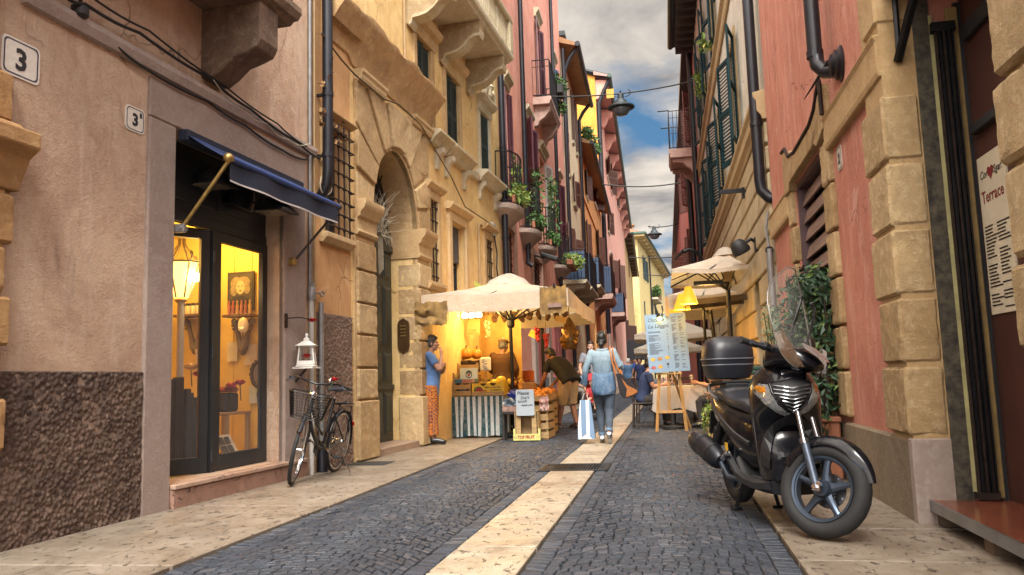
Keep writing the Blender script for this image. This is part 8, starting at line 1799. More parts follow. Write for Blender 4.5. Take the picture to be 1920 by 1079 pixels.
t=thing('autumn_plant','bushy plant with rust brown top and yellow green base beside the scooter','potted plant',(.74,12.2,.02));rnd=random.Random(93);mb=MB();leaves(mb,[((.76,12.2,.62),(.20,.22,.22)),((.78,12.15,.95),(.18,.2,.24)),((.82,12.1,1.15),(.14,.16,.16))],700,0,.06,rnd);mb.build('dry_foliage',leaf_mat('rust_leaf',(.26,.10,.04),(.40,.18,.08)),t);mb=MB();leaves(mb,[((.70,12.15,.40),(.24,.22,.20)),((.66,12.1,.22),(.22,.2,.16)),((.9,12.2,.35),(.2,.2,.2))],800,0,.06,rnd);mb.build('green_foliage',LEAFY,t);mb=MB()
for k in range(8):mb.tube([(.76,12.2,.1),(.74+.03*(k-4),12.2+.02*(k-4),.6),(.76+.04*(k-4),12.15,1.1)],.007,5)
mb.build('stems',CRATED,t)
t=thing('plant_pot','terracotta pot holding the rust brown plant','pot',(.78,12.2,.01));mb=MB();mb.lathe([(.13,.015),(.17,.22),(.18,.24),(.0,.23)],(.78,12.2,0),16);mb.build('pot',TERRA,t,smooth=40)
t=thing('green_bin','dark green ribbed bin standing against the wall behind the scooter','bin',(1.12,10.1,.02));GBN=mat('bin_green',(.015,.055,.035),.45,var=.3);mb=MB()
for k in range(5):mb.box((1.14,10.1,.12+.17*k),(.52-.01*(k%2),.50,.16))
mb.build('body',GBN,t,bev=.012);mb=MB();mb.box((1.13,10.1,.96),(.58,.56,.05));mb.box((1.13,10.1,1.01),(.52,.50,.05));mb.build('lid',GBN,t,bev=.012)
cable_run('cable','pale cable hanging from the table beside the easel leg',[(.62,14.9,.7),(.6,14.75,.5),(.64,14.7,.25),(.7,14.6,.05),(.85,14.5,.02)],.009,CREAMW)
t=thing('umbrella_weight','dark round parasol weight standing behind the easel','weight',(.06,14.6,0));mb=MB();mb.lathe([(.2,.01),(.2,.05),(.04,.07),(.03,.3)],(.06,14.6,0),18);mb.build('base',CHAR,t,smooth=40)
plight((.75,13.9,2.35),4.5,(1,.56,.14),.2);plight((.7,16.5,2.15),4.5,(1,.56,.14),.2)  # fill lights added under the terrace parasols for an amber underside, no lamps here
SKIN={}
def skin_mat(k,c):
 if k not in SKIN:
  m,nt,b=nodes('skin_'+k);nt.links.new(mixc(nt,ramp(nt,noise_tex(nt,9,5,.6),.3,.75),tuple(x*.82 for x in c),c),b.inputs['Base Color']);b.inputs['Roughness'].default_value=.5;b.inputs['Subsurface Weight'].default_value=.05;SKIN[k]=m
 return SKIN[k]
S_FAIR,S_TAN,S_DARK=skin_mat('fair',(.48,.27,.19)),skin_mat('tan',(.38,.19,.12)),skin_mat('deep',(.27,.125,.075))
EYEM=mat('eye_dark',(.012,.010,.010),.25);LIPM=mat('lip',(.30,.10,.085),.5)
HAIRB=mat('hair_black',(.010,.008,.007),.45,var=.5,scale=60,bmp=.004,bscale=120);HAIRG=mat('hair_grey_dark',(.045,.038,.035),.5,var=.6,scale=50,bmp=.004,bscale=120);HAIRW=mat('hair_white',(.50,.48,.45),.6,var=.3,scale=40,bmp=.004,bscale=120);HAIRL=mat('hair_blond',(.42,.25,.09),.5,var=.4,scale=40,bmp=.004,bscale=120);HAIRBR=mat('hair_brown',(.035,.02,.012),.5,var=.5,scale=50,bmp=.004,bscale=120)
def remesh(mb,name,mats,parent,vox=.008,it=2,inflate=0):
 o=mb.build(name,mats,parent,smooth=None);md=o.modifiers.new('r','REMESH');md.mode='VOXEL';md.voxel_size=vox;md.adaptivity=0
 dg=bpy.context.evaluated_depsgraph_get();me=bpy.data.meshes.new_from_object(o.evaluated_get(dg));o.modifiers.clear()
 bm=bmesh.new();bm.from_mesh(me)
 for _ in range(it):bmesh.ops.smooth_vert(bm,verts=bm.verts,factor=.5,use_axis_x=True,use_axis_y=True,use_axis_z=True)
 bm.to_mesh(me);bm.free();old=o.data;o.data=me;me.name=name;bpy.data.meshes.remove(old)
 me.materials.clear()
 for q in(mats if isinstance(mats,(list,tuple))else[mats]):me.materials.append(q)
 for p in me.polygons:p.use_smooth=True;p.material_index=0
 return o
J0=dict(pel=(0,0,.95),waist=(0,.005,1.08),chest=(0,.0,1.27),neck=(0,-.005,1.43),head=(0,.025,1.585),shL=(-.175,0,1.395),elL=(-.225,-.02,1.12),wrL=(-.235,.04,.87),shR=(.175,0,1.395),elR=(.225,-.02,1.12),wrR=(.235,.04,.87),hipL=(-.09,0,.92),knL=(-.095,.015,.50),anL=(-.095,-.02,.085),hipR=(.09,0,.92),knR=(.095,.015,.50),anR=(.095,-.02,.085),toeL=(-.11,.16,.03),toeR=(.11,.16,.03))
def hand(mb,wr,d,pn,side,curl=.5,s=1.0):
 """palm, four fingers of different length bent about the knuckles, thumb from the side of the palm"""
 d=V(d).normalized();pn=V(pn);pn=(pn-d*pn.dot(d)).normalized();x=d.cross(pn)*side;wr=V(wr)
 mb.rings([[wr+d*t*s+x*a*w_*s+pn*b*h*s for a,b in((-1,-.6),(0,-1),(1,-.6),(1,.6),(0,1),(-1,.6))]for t,w_,h in((-.01,.024,.018),(.03,.036,.017),(.075,.041,.015),(.092,.038,.012))])
 for k,(o,L)in enumerate(((-.030,.070),(-.010,.080),(.010,.075),(.029,.058))):
  p=wr+(d*.085+x*o)*s;pts=[p-d*.01*s,p];dd=d.copy()
  for j,f in enumerate((.45,.32,.23)):
   a=curl*(.5+.5*j);dd=(dd*math.cos(a)+pn*math.sin(a)).normalized()if j==0 else(dd*math.cos(curl*.8)+pn.lerp(-d,min(1,curl*j*.35)).normalized()*math.sin(curl*.8)).normalized();pts.append(pts[-1]+dd*L*f*s)
  mb.tube(pts,[.0095*s,.0095*s,.009*s,.0082*s,.0068*s],7)
 p=wr+(d*.025-x*.03)*s;t=(d*.7-x*.75+pn*.35).normalized();mb.tube([p,p+t*.035*s,p+(t*.6+d*.35+pn*.15).normalized()*.065*s],[.013*s,.011*s,.008*s],7)
def frame_of(J):
 u=(J['shR']-J['shL']);u.normalize();return u
def torso(mb,J,inf=0,top='neck',low=-.10,W=1.0,belly=0,e=2.3):
 ux=frame_of(J);hx=(J['hipR']-J['hipL']).normalized();pel,wa,ch,ne=J['pel'],J['waist'],J['chest'],J['neck'];S=[]
 up0=(wa-pel).normalized();up2=(ne-ch).normalized()
 for p,x,a,b in((pel+up0*low,hx,.165*W,.115),(pel-up0*.02,hx,.172*W,.125),(pel.lerp(wa,.55),hx.lerp(ux,.3),.152*W,.112+belly*.6),(wa,hx.lerp(ux,.5),.142*W,.108+belly),(wa.lerp(ch,.5),ux,.152*W,.112+belly*.5),(ch,ux,.168*W,.118),(ch.lerp(ne,.5),ux,.172*W,.105),(ch.lerp(ne,.78),ux,.145*W,.085),(ch.lerp(ne,.95),ux,.075,.062)):
  S.append((p,x.normalized(),a+inf,b+inf))
 R=[]
 for i,(p,x,a,b)in enumerate(S):
  t=(S[min(i+1,len(S)-1)][0]-S[max(i-1,0)][0]).normalized();x=(x-t*x.dot(t)).normalized();y=t.cross(x);R.append([p+x*a*math.copysign(abs(math.cos(q))**(2/e),math.cos(q))+y*b*math.copysign(abs(math.sin(q))**(2/e),math.sin(q))for q in[2*PI*k/20 for k in range(20)]])
 mb.rings(R)
def limb(mb,a,b,c,r,n=10,t1=1.0):
 a,b,c=V(a),V(b),V(c)
 if t1<=0:
  t=1+t1;mb.tube([a,a.lerp(b,.5*t),a.lerp(b,t)],[r[0],r[1],r[1]*.98],n);return
 mb.tube([a,a.lerp(b,.45),a.lerp(b,.92),b.lerp(c,.08*t1),b.lerp(c,.4*t1),b.lerp(c,t1)],[r[0],r[1],r[2],r[2],r[3],r[4]],n)
def head(mb,J,face,tilt=0,s=1.0):
 """skull, jaw, nose, ears; face = the way the head looks"""
 h=J['head'];f=V(face).normalized();r=f.cross(Z).normalized();u=r.cross(f);M=Matrix((r,f,u)).transposed()
 def P(x,y,z):return h+M@V((x*s,y*s,z*s))
 mb.ell(P(0,-.012,.028),(.073*s,.092*s,.088*s),18,12,M);mb.ell(P(0,.022,-.035),(.058*s,.066*s,.082*s),16,10,M);mb.ell(P(0,.048,-.092),(.034*s,.030*s,.026*s),12,8,M)
 mb.tube([P(0,.085,.018),P(0,.100,-.012),P(0,.108,-.030)],[.008*s,.011*s,.015*s],8);mb.ell(P(0,.090,-.034),(.019*s,.016*s,.010*s),10,6,M)
 mb.ell(P(0,.082,-.065),(.024*s,.014*s,.010*s),10,6,M)
 for q in(-1,1):
  mb.ell(P(q*.074,-.008,-.012),(.012*s,.022*s,.034*s),10,8,M);mb.ell(P(q*.042,.058,-.022),(.024*s,.022*s,.024*s),10,6,M);mb.ell(P(q*.032,.078,.022),(.022*s,.012*s,.008*s),8,6,M)
 mb.tube([J['neck']-V((0,0,.03)),J['neck'].lerp(h,.45),P(0,-.025,-.04)],[.062*s,.052*s,.055*s],12)
 return P,M
def mark_face(o,P,s=1.0):
 me=o.data;off=root_loc(o);pts=[(P(q*.031,.083,.004),.011*s,1)for q in(-1,1)]+[(P(q*.033,.088,.026),.012*s,1)for q in(-1,1)]+[(P(q*.010,.094,-.066),.011*s,2)for q in(-1,0,1)]
 for p in me.polygons:
  c=p.center+off
  for q,r,k in pts:
   d=c-q
   if(d.x*d.x+d.y*d.y)+(d.z*1.6)**2<r*r:p.material_index=k
def person(label,loc,rz,J=None,height=1.70,face=(0,1,0),sk=S_TAN,vox=.008,hands=None,W=1.0,belly=0,name='person'):
 t=thing(name,label,'person',(0,0,0));D={k:V(v)for k,v in J0.items()}
 for k,v in(J or{}).items():D[k]=V(v)
 mb=MB();torso(mb,D,-.012,W=W,belly=belly)
 for s in 'LR':
  mb.ell(D['sh'+s],(.058,.055,.055));limb(mb,D['sh'+s],D['el'+s],D['wr'+s],(.050,.047,.037,.038,.025))
  limb(mb,D['hip'+s],D['kn'+s],D['an'+s],(.088,.078,.055,.056,.036));mb.tube([D['an'+s]+V((0,0,.02)),D['an'+s].lerp(D['toe'+s],.3),D['toe'+s]],[.042,.040,.028],9)
  hd=(hands or{}).get(s,{});d=hd.get('d',D['wr'+s]-D['el'+s]);pn=hd.get('pn',(1 if s=='L' else-1,0,0));hand(mb,D['wr'+s],d,pn,-1 if s=='L' else 1,hd.get('curl',.5))
 P,M=head(mb,D,face);o=remesh(mb,'body',[sk,EYEM,LIPM],t,vox,2);mark_face(o,P)
 return t,D,P,M
def finish(t,loc,rz,height,base=1.72):place(t,loc,rz,s=height/base)
def shirt(t,D,m,sleeve=-.45,inf=.012,low=-.14,vox=.010,W=1.0,belly=0,name='shirt',r=(.064,.060,.054,.050,.044),n=2):
 mb=MB();torso(mb,D,inf,low=low,W=W,belly=belly)
 for s in 'LR':mb.ell(D['sh'+s],(.070,.066,.064));limb(mb,D['sh'+s],D['el'+s],D['wr'+s],r,12,sleeve)
 return remesh(mb,name,m,t,vox,n)
def trousers(t,D,m,r=(.108,.098,.076,.070,.058),to=.93,vox=.010,name='trousers',W=1.0,belly=0):
 mb=MB();hx=(D['hipR']-D['hipL']).normalized();up=(D['waist']-D['pel']).normalized();R=[]
 for q,a,b in((-.12,.14,.10),(-.06,.176,.128),(.0,.180,.133),(.07,.164,.122)):
  p=D['pel']+up*q;y=up.cross(hx);R.append([p+hx*a*W*math.cos(k*PI/10)+y*(b+belly*.5)*math.sin(k*PI/10)for k in range(20)])
 mb.rings(R)
 for s in 'LR':limb(mb,D['hip'+s],D['kn'+s],D['an'+s],r,14,to)
 return remesh(mb,name,m,t,vox,2)
def shoes(t,D,m,sole=None,vox=.008,hi=.0):
 for s in 'LR':
  a,b=D['an'+s],D['toe'+s];d=(b-a);mb=MB();mb.tube([a-d*.25+V((0,0,-.02)),a+V((0,0,-.015)),a.lerp(b,.5)+V((0,0,.005)),b+V((0,0,.01)),b+d.normalized()*.035],[.040,.050,.046,.040,.022],10)
  if hi:mb.tube([a+V((0,0,.05)),a-V((0,0,.03))],.05,10)
  o=remesh(mb,'shoe',m,t,vox,2)
  if sole:mb=MB();e=V((0,0,-.035));mb.tube([a-d*.28+e,a.lerp(b,.5)+e+V((0,0,-.002)),b+d.normalized()*.03+V((0,0,-.018))],[.036,.042,.026],10,flat=.4);mb.build('sole',sole,o,smooth=50)
def hair_cap(t,P,M,m,s=1.0,length=0,vox=.007,front=.02,bun=None,vol=1.0):
 mb=MB();v=vol
 mb.ell(P(0,-.022,.045),(.082*v,.094*v,.086*v),18,12,M)
 for q in(-1,1):mb.ell(P(q*.062,-.030,.0),(.022*v,.058*v,.058*v),12,8,M)
 mb.ell(P(0,-.070,-.015),(.066*v,.040*v,.070*v),14,10,M);mb.ell(P(0,.048,.088),(.058*v,.040*v,.028*v),12,8,M)
 rnd=random.Random(int(P(0,0,0).z*1e4))
 for k in range(26):
  a=rnd.uniform(0,6.28);b=rnd.uniform(.1,1.2);p=P(.078*v*math.cos(a)*math.sin(b),-.022+.09*v*math.sin(a)*math.sin(b),.045+.083*v*math.cos(b))
  if(M.transposed()@(p-P(0,0,0))).y<.07:mb.ell(p,rnd.uniform(.012,.022),7,5)
 if length:mb.tube([P(0,-.08,.0),P(0,-.085,-.06),P(0,-.07,-length)],[.06,.062,.035],10)
 if bun:mb.ell(P(*bun[0]),bun[1],14,10)
 return remesh(mb,'hair',m,t,vox,1)
J=dict(elR=(.215,.17,1.14),wrR=(.075,.185,1.385),elL=(-.19,.16,1.12),wrL=(.02,.225,1.19),head=(0,.04,1.585),chest=(0,-.02,1.27),shR=(.165,.0,1.39),shL=(-.165,.0,1.39),knL=(-.085,.0,.50),knR=(.085,.0,.50),anL=(-.085,-.03,.085),anR=(.08,.02,.085),toeL=(-.10,.14,.03),toeR=(.09,.20,.03))
t,D,P,M=person('woman in a blue tee and orange patterned trousers smoking beside the fruit stall',None,0,J,face=(.05,1,-.02),sk=S_TAN,hands=dict(R=dict(d=(-.35,-.05,1),pn=(-.5,-.7,0),curl=.55),L=dict(d=(1,.3,.5),pn=(0,-1,.2),curl=.5)),belly=.025)
BT=mat('faded_blue_tee',(.10,.20,.42),.85,var=.35,scale=6,bmp=.004,bscale=30)
shirt(t,D,BT,-.42,.020,-.19,belly=.035,r=(.066,.066,.054,.05,.044),W=.97)
def batik():
 m,nt,b=nodes('orange_print');tc=nt.nodes.new('ShaderNodeTexCoord');mp=nt.nodes.new('ShaderNodeMapping');mp.inputs['Scale'].default_value=(19,19,19);nt.links.new(tc.outputs['Object'],mp.inputs[0])
 vo=nt.nodes.new('ShaderNodeTexVoronoi');vo.inputs['Scale'].default_value=1.0;vo.inputs['Randomness'].default_value=.25;nt.links.new(mp.outputs[0],vo.inputs['Vector'])
 f=nt.nodes.new('ShaderNodeValToRGB');e=f.color_ramp.elements;e[0].position=.0;e[0].color=(.03,.03,.06,1);e[1].position=.22;e[1].color=(.20,.10,.07,1)
 for p,c in((.30,(.03,.02,.04,1)),(.38,(.40,.125,.012,1)),(.55,(.34,.085,.008,1)),(.62,(.09,.03,.02,1))):q=f.color_ramp.elements.new(p);q.color=c
 f.color_ramp.interpolation='CONSTANT';nt.links.new(vo.outputs['Distance'],f.inputs[0]);nt.links.new(f.outputs[0],b.inputs['Base Color']);b.inputs['Roughness'].default_value=.85;return m
trousers(t,D,batik(),(.118,.118,.112,.112,.105),.86);shoes(t,D,mat('black_leather',(.012,.012,.013),.35),hi=0)
hair_cap(t,P,M,HAIRG,vol=1.02,length=.09)
mb=MB();q=P(.0,.105,-.065);mb.tube([q,q+V((.01,.05,-.01))],.0045,6);mb.build('cigarette',WHT,t)
finish(t,(-3.60,11.85,.016),RAD(-79),1.68)
t,D,P,M=person('stall vendor in a brown jacket and cap seen from behind',None,0,dict(head=(.02,.05,1.57),elL=(-.25,.06,1.13),wrL=(-.16,.26,1.02),elR=(.25,.06,1.13),wrR=(.16,.26,1.02)),face=(.35,1,-.1),sk=S_TAN)
shirt(t,D,mat('brown_corduroy',(.13,.060,.020),.85,var=.3,scale=7,bmp=.004,bscale=40),.96,.022,-.17,name='jacket',r=(.070,.068,.062,.058,.050),W=1.06);trousers(t,D,mat('dark_trousers',(.03,.03,.035),.8));shoes(t,D,mat('black_leather',(.012,.012,.013),.35))
hair_cap(t,P,M,mat('hair_grey',(.16,.15,.14),.6,var=.4,scale=50),vol=.97);mb=MB();mb.ell(P(0,-.012,.075),(.092,.108,.058),18,8,M);mb.rings([[P(.075*math.cos(a),.05+.085*math.sin(a),.062-.012*math.sin(a)+h)for a in[PI*k/10 for k in range(11)]]for h in(0,.01)],True,True);remesh(mb,'cap',mat('olive_brown_cap',(.17,.105,.04),.85,var=.3),t,.006,1)
mb=MB();torso(mb,D,.03);del mb
finish(t,(-2.92,14.05,.016),RAD(-12),1.72)
J=dict(waist=(0,.05,1.03),chest=(0,.18,1.16),neck=(0,.32,1.27),head=(0,.43,1.37),shL=(-.19,.27,1.23),shR=(.19,.27,1.23),elL=(-.24,.36,.96),wrL=(-.22,.50,.78),elR=(.22,.40,.98),wrR=(.17,.56,.82),hipL=(-.09,-.03,.93),hipR=(.09,-.03,.93),pel=(0,-.02,.95),knL=(-.11,.06,.51),anL=(-.12,.16,.085),toeL=(-.13,.33,.03),knR=(.11,.03,.50),anR=(.13,-.06,.085),toeR=(.15,.11,.03))
t,D,P,M=person('man in a black tee and khaki shorts bending over the fruit stall',None,0,J,face=(-.1,1,-.65),sk=S_DARK,W=1.12,belly=.02)
shirt(t,D,mat('black_tee',(.006,.005,.006),.8,var=.3,scale=8),-.35,.024,-.14,W=1.16,belly=.03,r=(.078,.076,.06,.05,.044));KH=mat('khaki_shorts',(.34,.23,.12),.85,var=.25,scale=9,bmp=.004,bscale=30)
trousers(t,D,KH,(.125,.118,.100,.098,.095),.14,name='shorts',W=1.1,belly=.02);shoes(t,D,mat('brown_shoe',(.07,.035,.02),.6),mat('pale_sole',(.35,.32,.28),.7),hi=1);hair_cap(t,P,M,HAIRB,vol=.97)
finish(t,(-1.84,14.9,.0),RAD(52),1.78)
J=dict(pel=(0,0,.94),hipL=(-.088,.01,.91),hipR=(.088,-.01,.91),knL=(-.075,.12,.50),anL=(-.06,.10,.10),toeL=(-.06,.28,.035),knR=(.075,-.0,.50),anR=(.06,-.22,.17),toeR=(.065,-.10,.045),elL=(-.27,-.06,1.13),wrL=(-.29,.02,.88),elR=(.28,-.02,1.14),wrR=(.27,.17,1.24),head=(0,.03,1.585),shL=(-.165,0,1.39),shR=(.165,0,1.40))
t,D,P,M=person('woman in a faded denim shirt and jeans walking away with a paper bag',None,0,J,face=(.08,1,-.05),sk=S_TAN,hands=dict(L=dict(d=(0,.1,-1),pn=(1,0,0),curl=1.1),R=dict(d=(-.3,.3,1),pn=(-1,0,.2),curl=.9)))
def denim_shirt():
 m,nt,b=nodes('ombre_denim');tc=nt.nodes.new('ShaderNodeTexCoord');s=nt.nodes.new('ShaderNodeSeparateXYZ');nt.links.new(tc.outputs['Object'],s.inputs[0])
 mr=nt.nodes.new('ShaderNodeMapRange');mr.inputs[1].default_value=.80;mr.inputs[2].default_value=1.42;nt.links.new(s.outputs[2],mr.inputs[0]);f=nt.nodes.new('ShaderNodeValToRGB');e=f.color_ramp.elements
 e[0].position=0;e[0].color=(.028,.07,.14,1);e[1].position=1;e[1].color=(.19,.26,.30,1);q=f.color_ramp.elements.new(.40);q.color=(.05,.11,.19,1);q=f.color_ramp.elements.new(.46);q.color=(.085,.145,.205,1);q=f.color_ramp.elements.new(.72);q.color=(.14,.205,.25,1)
 nt.links.new(mr.outputs[0],f.inputs[0]);nt.links.new(mixc(nt,ramp(nt,noise_tex(nt,12,6,.7,stretch=(1,1,.5)),.4,.75),f.outputs[0],mixc(nt,.25,f.outputs[0],(.5,.58,.62))),b.inputs['Base Color']);b.inputs['Roughness'].default_value=.85
 p=bump(nt,b,noise_tex(nt,10,5,.7,dist=1.5),.012,.8);bump(nt,b,noise_tex(nt,160,2,.6),.001,.6,p);return m
DS=denim_shirt();mb=MB();torso(mb,D,.018,low=-.20,W=.94)
hx=V((1,0,0));R=[]
for z,a,b in((1.06,.165,.125),(.94,.185,.145),(.80,.195,.155),(.76,.185,.145)):R.append([V((a*math.cos(k*PI/12),b*math.sin(k*PI/12)-.01,z+.03*math.cos(k*PI/6)))for k in range(24)])
mb.rings(R)
for s in 'LR':mb.ell(D['sh'+s],(.064,.058,.060));limb(mb,D['sh'+s],D['el'+s],D['wr'+s],(.060,.056,.050,.047,.040),12,.93)
mb.tube([(.07*math.cos(a),-.005+.075*math.sin(a),1.44+.012*math.sin(a))for a in[2*PI*k/14 for k in range(14)]],.024,7,loop=True)
remesh(mb,'denim_shirt',DS,t,.009,2)
JE=mat('grey_blue_jeans',(.055,.075,.105),.85,var=.4,scale=9,bmp=.006,bscale=22);trousers(t,D,JE,(.108,.096,.070,.062,.050),.86,name='jeans')
for s in 'LR':mb=MB();a,b=D['kn'+s],D['an'+s];mb.tube([a.lerp(b,.82),a.lerp(b,.94)],[.058,.057],14);mb.build('turn_up',mat('turn_up_denim',(.10,.16,.23),.85,var=.3),t,smooth=50)
shoes(t,D,mat('silver_trainer',(.45,.46,.50),.28,.75,var=.35,scale=18),mat('white_sole',(.55,.55,.53),.6));hair_cap(t,P,M,HAIRB,vol=1.04,bun=((0,-.105,-.075),(.048,.045,.052)))
mb=MB()
for q in(-1,1):mb.ell(P(q*.038,.035,.118),(.034,.012,.022),12,6,M);mb.tube([P(q*.07,.03,.112),P(q*.085,-.05,.07)],.005,5)
mb.build('sunglasses',mat('dark_sunglasses',(.02,.014,.012),.15),t,smooth=50)
WL=(-.915,11.62,.006);finish(t,WL,RAD(2),1.62)
k=1.62/1.72;W0=V(WL)
def wpt(x,y,z):c,s=math.cos(RAD(2)),math.sin(RAD(2));return W0+V((x*c-y*s,x*s+y*c,z))*k
h0=wpt(-.295,.035,.775);q=thing('shopping_bag','blue striped paper shopping bag hanging from the walking woman hand','bag',h0)
def sbag():
 m,nt,b=nodes('striped_paper');tc=nt.nodes.new('ShaderNodeTexCoord');s=nt.nodes.new('ShaderNodeSeparateXYZ');nt.links.new(tc.outputs['Object'],s.inputs[0]);mu=nt.nodes.new('ShaderNodeMath');mu.operation='MULTIPLY';nt.links.new(s.outputs[0],mu.inputs[0]);mu.inputs[1].default_value=52;sn=nt.nodes.new('ShaderNodeMath');sn.operation='SINE';nt.links.new(mu.outputs[0],sn.inputs[0])
 nt.links.new(mixc(nt,ramp(nt,sn.outputs[0],.35,.42),(.12,.19,.29),(.55,.60,.63)),b.inputs['Base Color']);b.inputs['Roughness'].default_value=.45;return m
mb=MB();b0=h0-Z*.10;R=[[b0+V((x*sx_*(1+.25*s_),y*sy_,-.56*s_))for x,y in((-1,-1),(0,-1.15),(1,-1),(1,1),(0,1.15),(-1,1))]for s_,sx_,sy_ in((0,.075,.012),(.4,.09,.035),(.8,.10,.055),(1,.10,.06))];mb.rings(R);mb.build('paper',sbag(),q);mb=MB()
for y in(-.012,.012):mb.tube([b0+V((-.05,y,-.0)),h0+V((-.008,0,.0)),h0+V((.008,0,0)),b0+V((.05,y,0))],.004,5)
mb.build('handles',WHT,q)
mb=MB();mb.add([b0+V((a,-.072,b))for a,b in((-.095,-.555),(0,-.49),(.095,-.555))],[(0,1,2)]);mb.build('white_fold',WHT,q)
q=thing('shoulder_bag','black and tan leather tote bag on the walking woman shoulder','bag',wpt(.30,-.10,.9));TANL=mat('tan_leather',(.36,.13,.035),.5,var=.3,scale=12);BLL=mat('black_bag_leather',(.022,.02,.024),.45,var=.3)
def tp(x,z,y):return wpt(.245+x*.92,-.12+y+x*.30,.70+z)
def bag(pts,y0,y1,m,nm,mbk=None):mb=MB();mb.prism(pts,lambda a,b,d:tp(a,b,d),y0,y1);return mb.build(nm,m,q,bev=.008)
bag([(-.05,.36),(.02,.37),(.29,.12),(.30,.06),(.14,.0),(.06,-.02),(.0,.06)],-.05,.05,BLL,'body');bag([(.03,.30),(.13,.18),(.285,.10),(.29,.065),(.15,.01),(.10,.0),(.12,.12)],-.056,-.0505,TANL,'panel')
mb=MB();mb.tube([tp(-.05,.34,0),wpt(.15,-.125,1.25),wpt(.125,-.09,1.42),wpt(.125,.02,1.475),wpt(.15,.10,1.36),tp(.0,.36,.03)],.013,6);mb.tube([tp(.02,.36,0),wpt(.19,-.115,1.25),wpt(.165,-.08,1.42),wpt(.165,.02,1.465),wpt(.19,.10,1.34),tp(.05,.34,.03)],.012,6);mb.build('strap',TANL,q,smooth=50)
J=dict(elL=(-.26,.04,1.13),wrL=(-.20,.24,.98),elR=(.26,.04,1.13),wrR=(.20,.24,.98),knL=(-.09,.04,.50))
t,D,P,M=person('young man in a grey tee pushing a red pushchair',None,0,J,face=(-.12,1,.0),sk=S_FAIR,vox=.009)
shirt(t,D,mat('grey_tee',(.19,.20,.235),.85,var=.2,scale=8),-.40,.016,-.14,r=(.068,.066,.056,.05,.044),W=1.04);trousers(t,D,mat('dark_trousers',(.03,.03,.035),.8));shoes(t,D,mat('black_leather',(.012,.012,.013),.35));hair_cap(t,P,M,HAIRBR,vol=.98)
mb=MB();mb.ell((.06,.125,1.15),(.055,.02,.11),14,10);mb.ell((.05,.13,1.02),(.04,.015,.05),10,6);mb.build('tee_print',INK,t,smooth=60)
finish(t,(-1.74,18.75,0),RAD(180),1.82)
t=thing('pushchair','red and black pushchair in front of the young man','pushchair',(0,0,0));REDF=mat('red_fabric',(.36,.015,.025),.7,var=.35,scale=9)
mb=MB();mb.rings([[V((x,y,z))for x in(-.17,-.08,.08,.17)]+[V((x,y-.03,z+.02))for x in(.17,.08,-.08,-.17)]for y,z in((.16,.40),(.10,.42),(-.08,.42),(-.20,.85),(-.22,.95))]);mb.build('seat',REDF,t,bev=.008)
mb=MB();R=[]
for k in range(9):a=RAD(20+k*14);R.append([V((.20*math.sin(b_),-.12-.26*math.cos(a)*-1*.0+.24*math.cos(a)*.9*math.cos(b_),.80+.26*math.sin(a)*math.cos(b_*.8)))for b_ in[-PI/2+PI*j/10 for j in range(11)]])
mb.rings(R,False,False);mb.build('hood',REDF,t,smooth=60)
mb=MB()
for s in(-1,1):mb.tube([(s*.21,-.38,1.02),(s*.20,-.20,.62),(s*.20,.30,.12)],.013,7);mb.tube([(s*.20,-.12,.58),(s*.21,-.32,.12)],.013,7)
mb.tube([(-.21,-.38,1.02),(.21,-.38,1.02)],.016,7);mb.tube([(-.2,.0,.40),(.2,.0,.40)],.010,6);mb.build('frame',IRON,t,smooth=50)
for x in(-.22,.22):
 for y in(.30,-.32):
  for d in(-.03,.03):mb=MB();mb.lathe([(.03,-.012),(.085,-.014),(.09,0),(.085,.014),(.03,.012)],(x+d,y,.092),16,(1,0,0));mb.build('wheel',RUB,t,smooth=50)
mb=MB();mb.box((0,-.12,.24),(.30,.30,.16));mb.build('basket',CHAR,t,bev=.02);place(t,(-1.68,18.05,0),RAD(180))
q=thing('toddler','small child in red sitting in the pushchair','person',(0,0,0));mb=MB();mb.ell((0,0,.60),(.10,.085,.15),14,10);mb.ell((0,.02,.83),(.075,.08,.09),14,10);mb.ell((0,.10,.82),(.012,.012,.012),8,6)
for s in(-1,1):mb.tube([(s*.09,0,.70),(s*.13,.08,.58),(s*.10,.17,.55)],[.035,.03,.022],8);mb.tube([(s*.05,.02,.48),(s*.07,.20,.46),(s*.07,.24,.28)],[.05,.042,.03],8);mb.ell((s*.10,.19,.55),.022,8,6);mb.tube([(s*.07,.22,.28),(s*.07,.30,.265)],[.03,.022],8)
mb.tube([(0,0,.70),(0,.01,.80)],.045,8);o=remesh(mb,'body',[S_FAIR,EYEM,LIPM],q,.009,2)
for p in o.data.polygons:
 c=p.center
 for s in(-1,1):
  if(c-V((s*.028,.095,.845))).length<.012:p.material_index=1
mb=MB();mb.ell((0,0,.60),(.115,.10,.16),14,10)
for s in(-1,1):mb.tube([(s*.09,0,.70),(s*.13,.08,.585),(s*.11,.14,.56)],[.045,.042,.034],8)
remesh(mb,'jumper',REDF,q,.010,2);mb=MB();mb.ell((0,-.005,.86),(.08,.085,.075),14,10);remesh(mb,'hair',HAIRBR,q,.008,1);place(q,(-1.68,18.08,.0),RAD(180))
SIT=dict(pel=(0,0,.53),waist=(0,.03,.67),chest=(0,.08,.86),neck=(0,.13,1.02),head=(0,.17,1.17),shL=(-.175,.10,.98),shR=(.175,.10,.98),elL=(-.22,.16,.72),wrL=(-.12,.36,.66),elR=(.22,.16,.72),wrR=(.12,.36,.66),hipL=(-.09,.02,.52),hipR=(.09,.02,.52),knL=(-.13,.44,.50),knR=(.13,.44,.50),anL=(-.13,.42,.085),anR=(.13,.44,.085),toeL=(-.15,.60,.03),toeR=(.15,.62,.03))
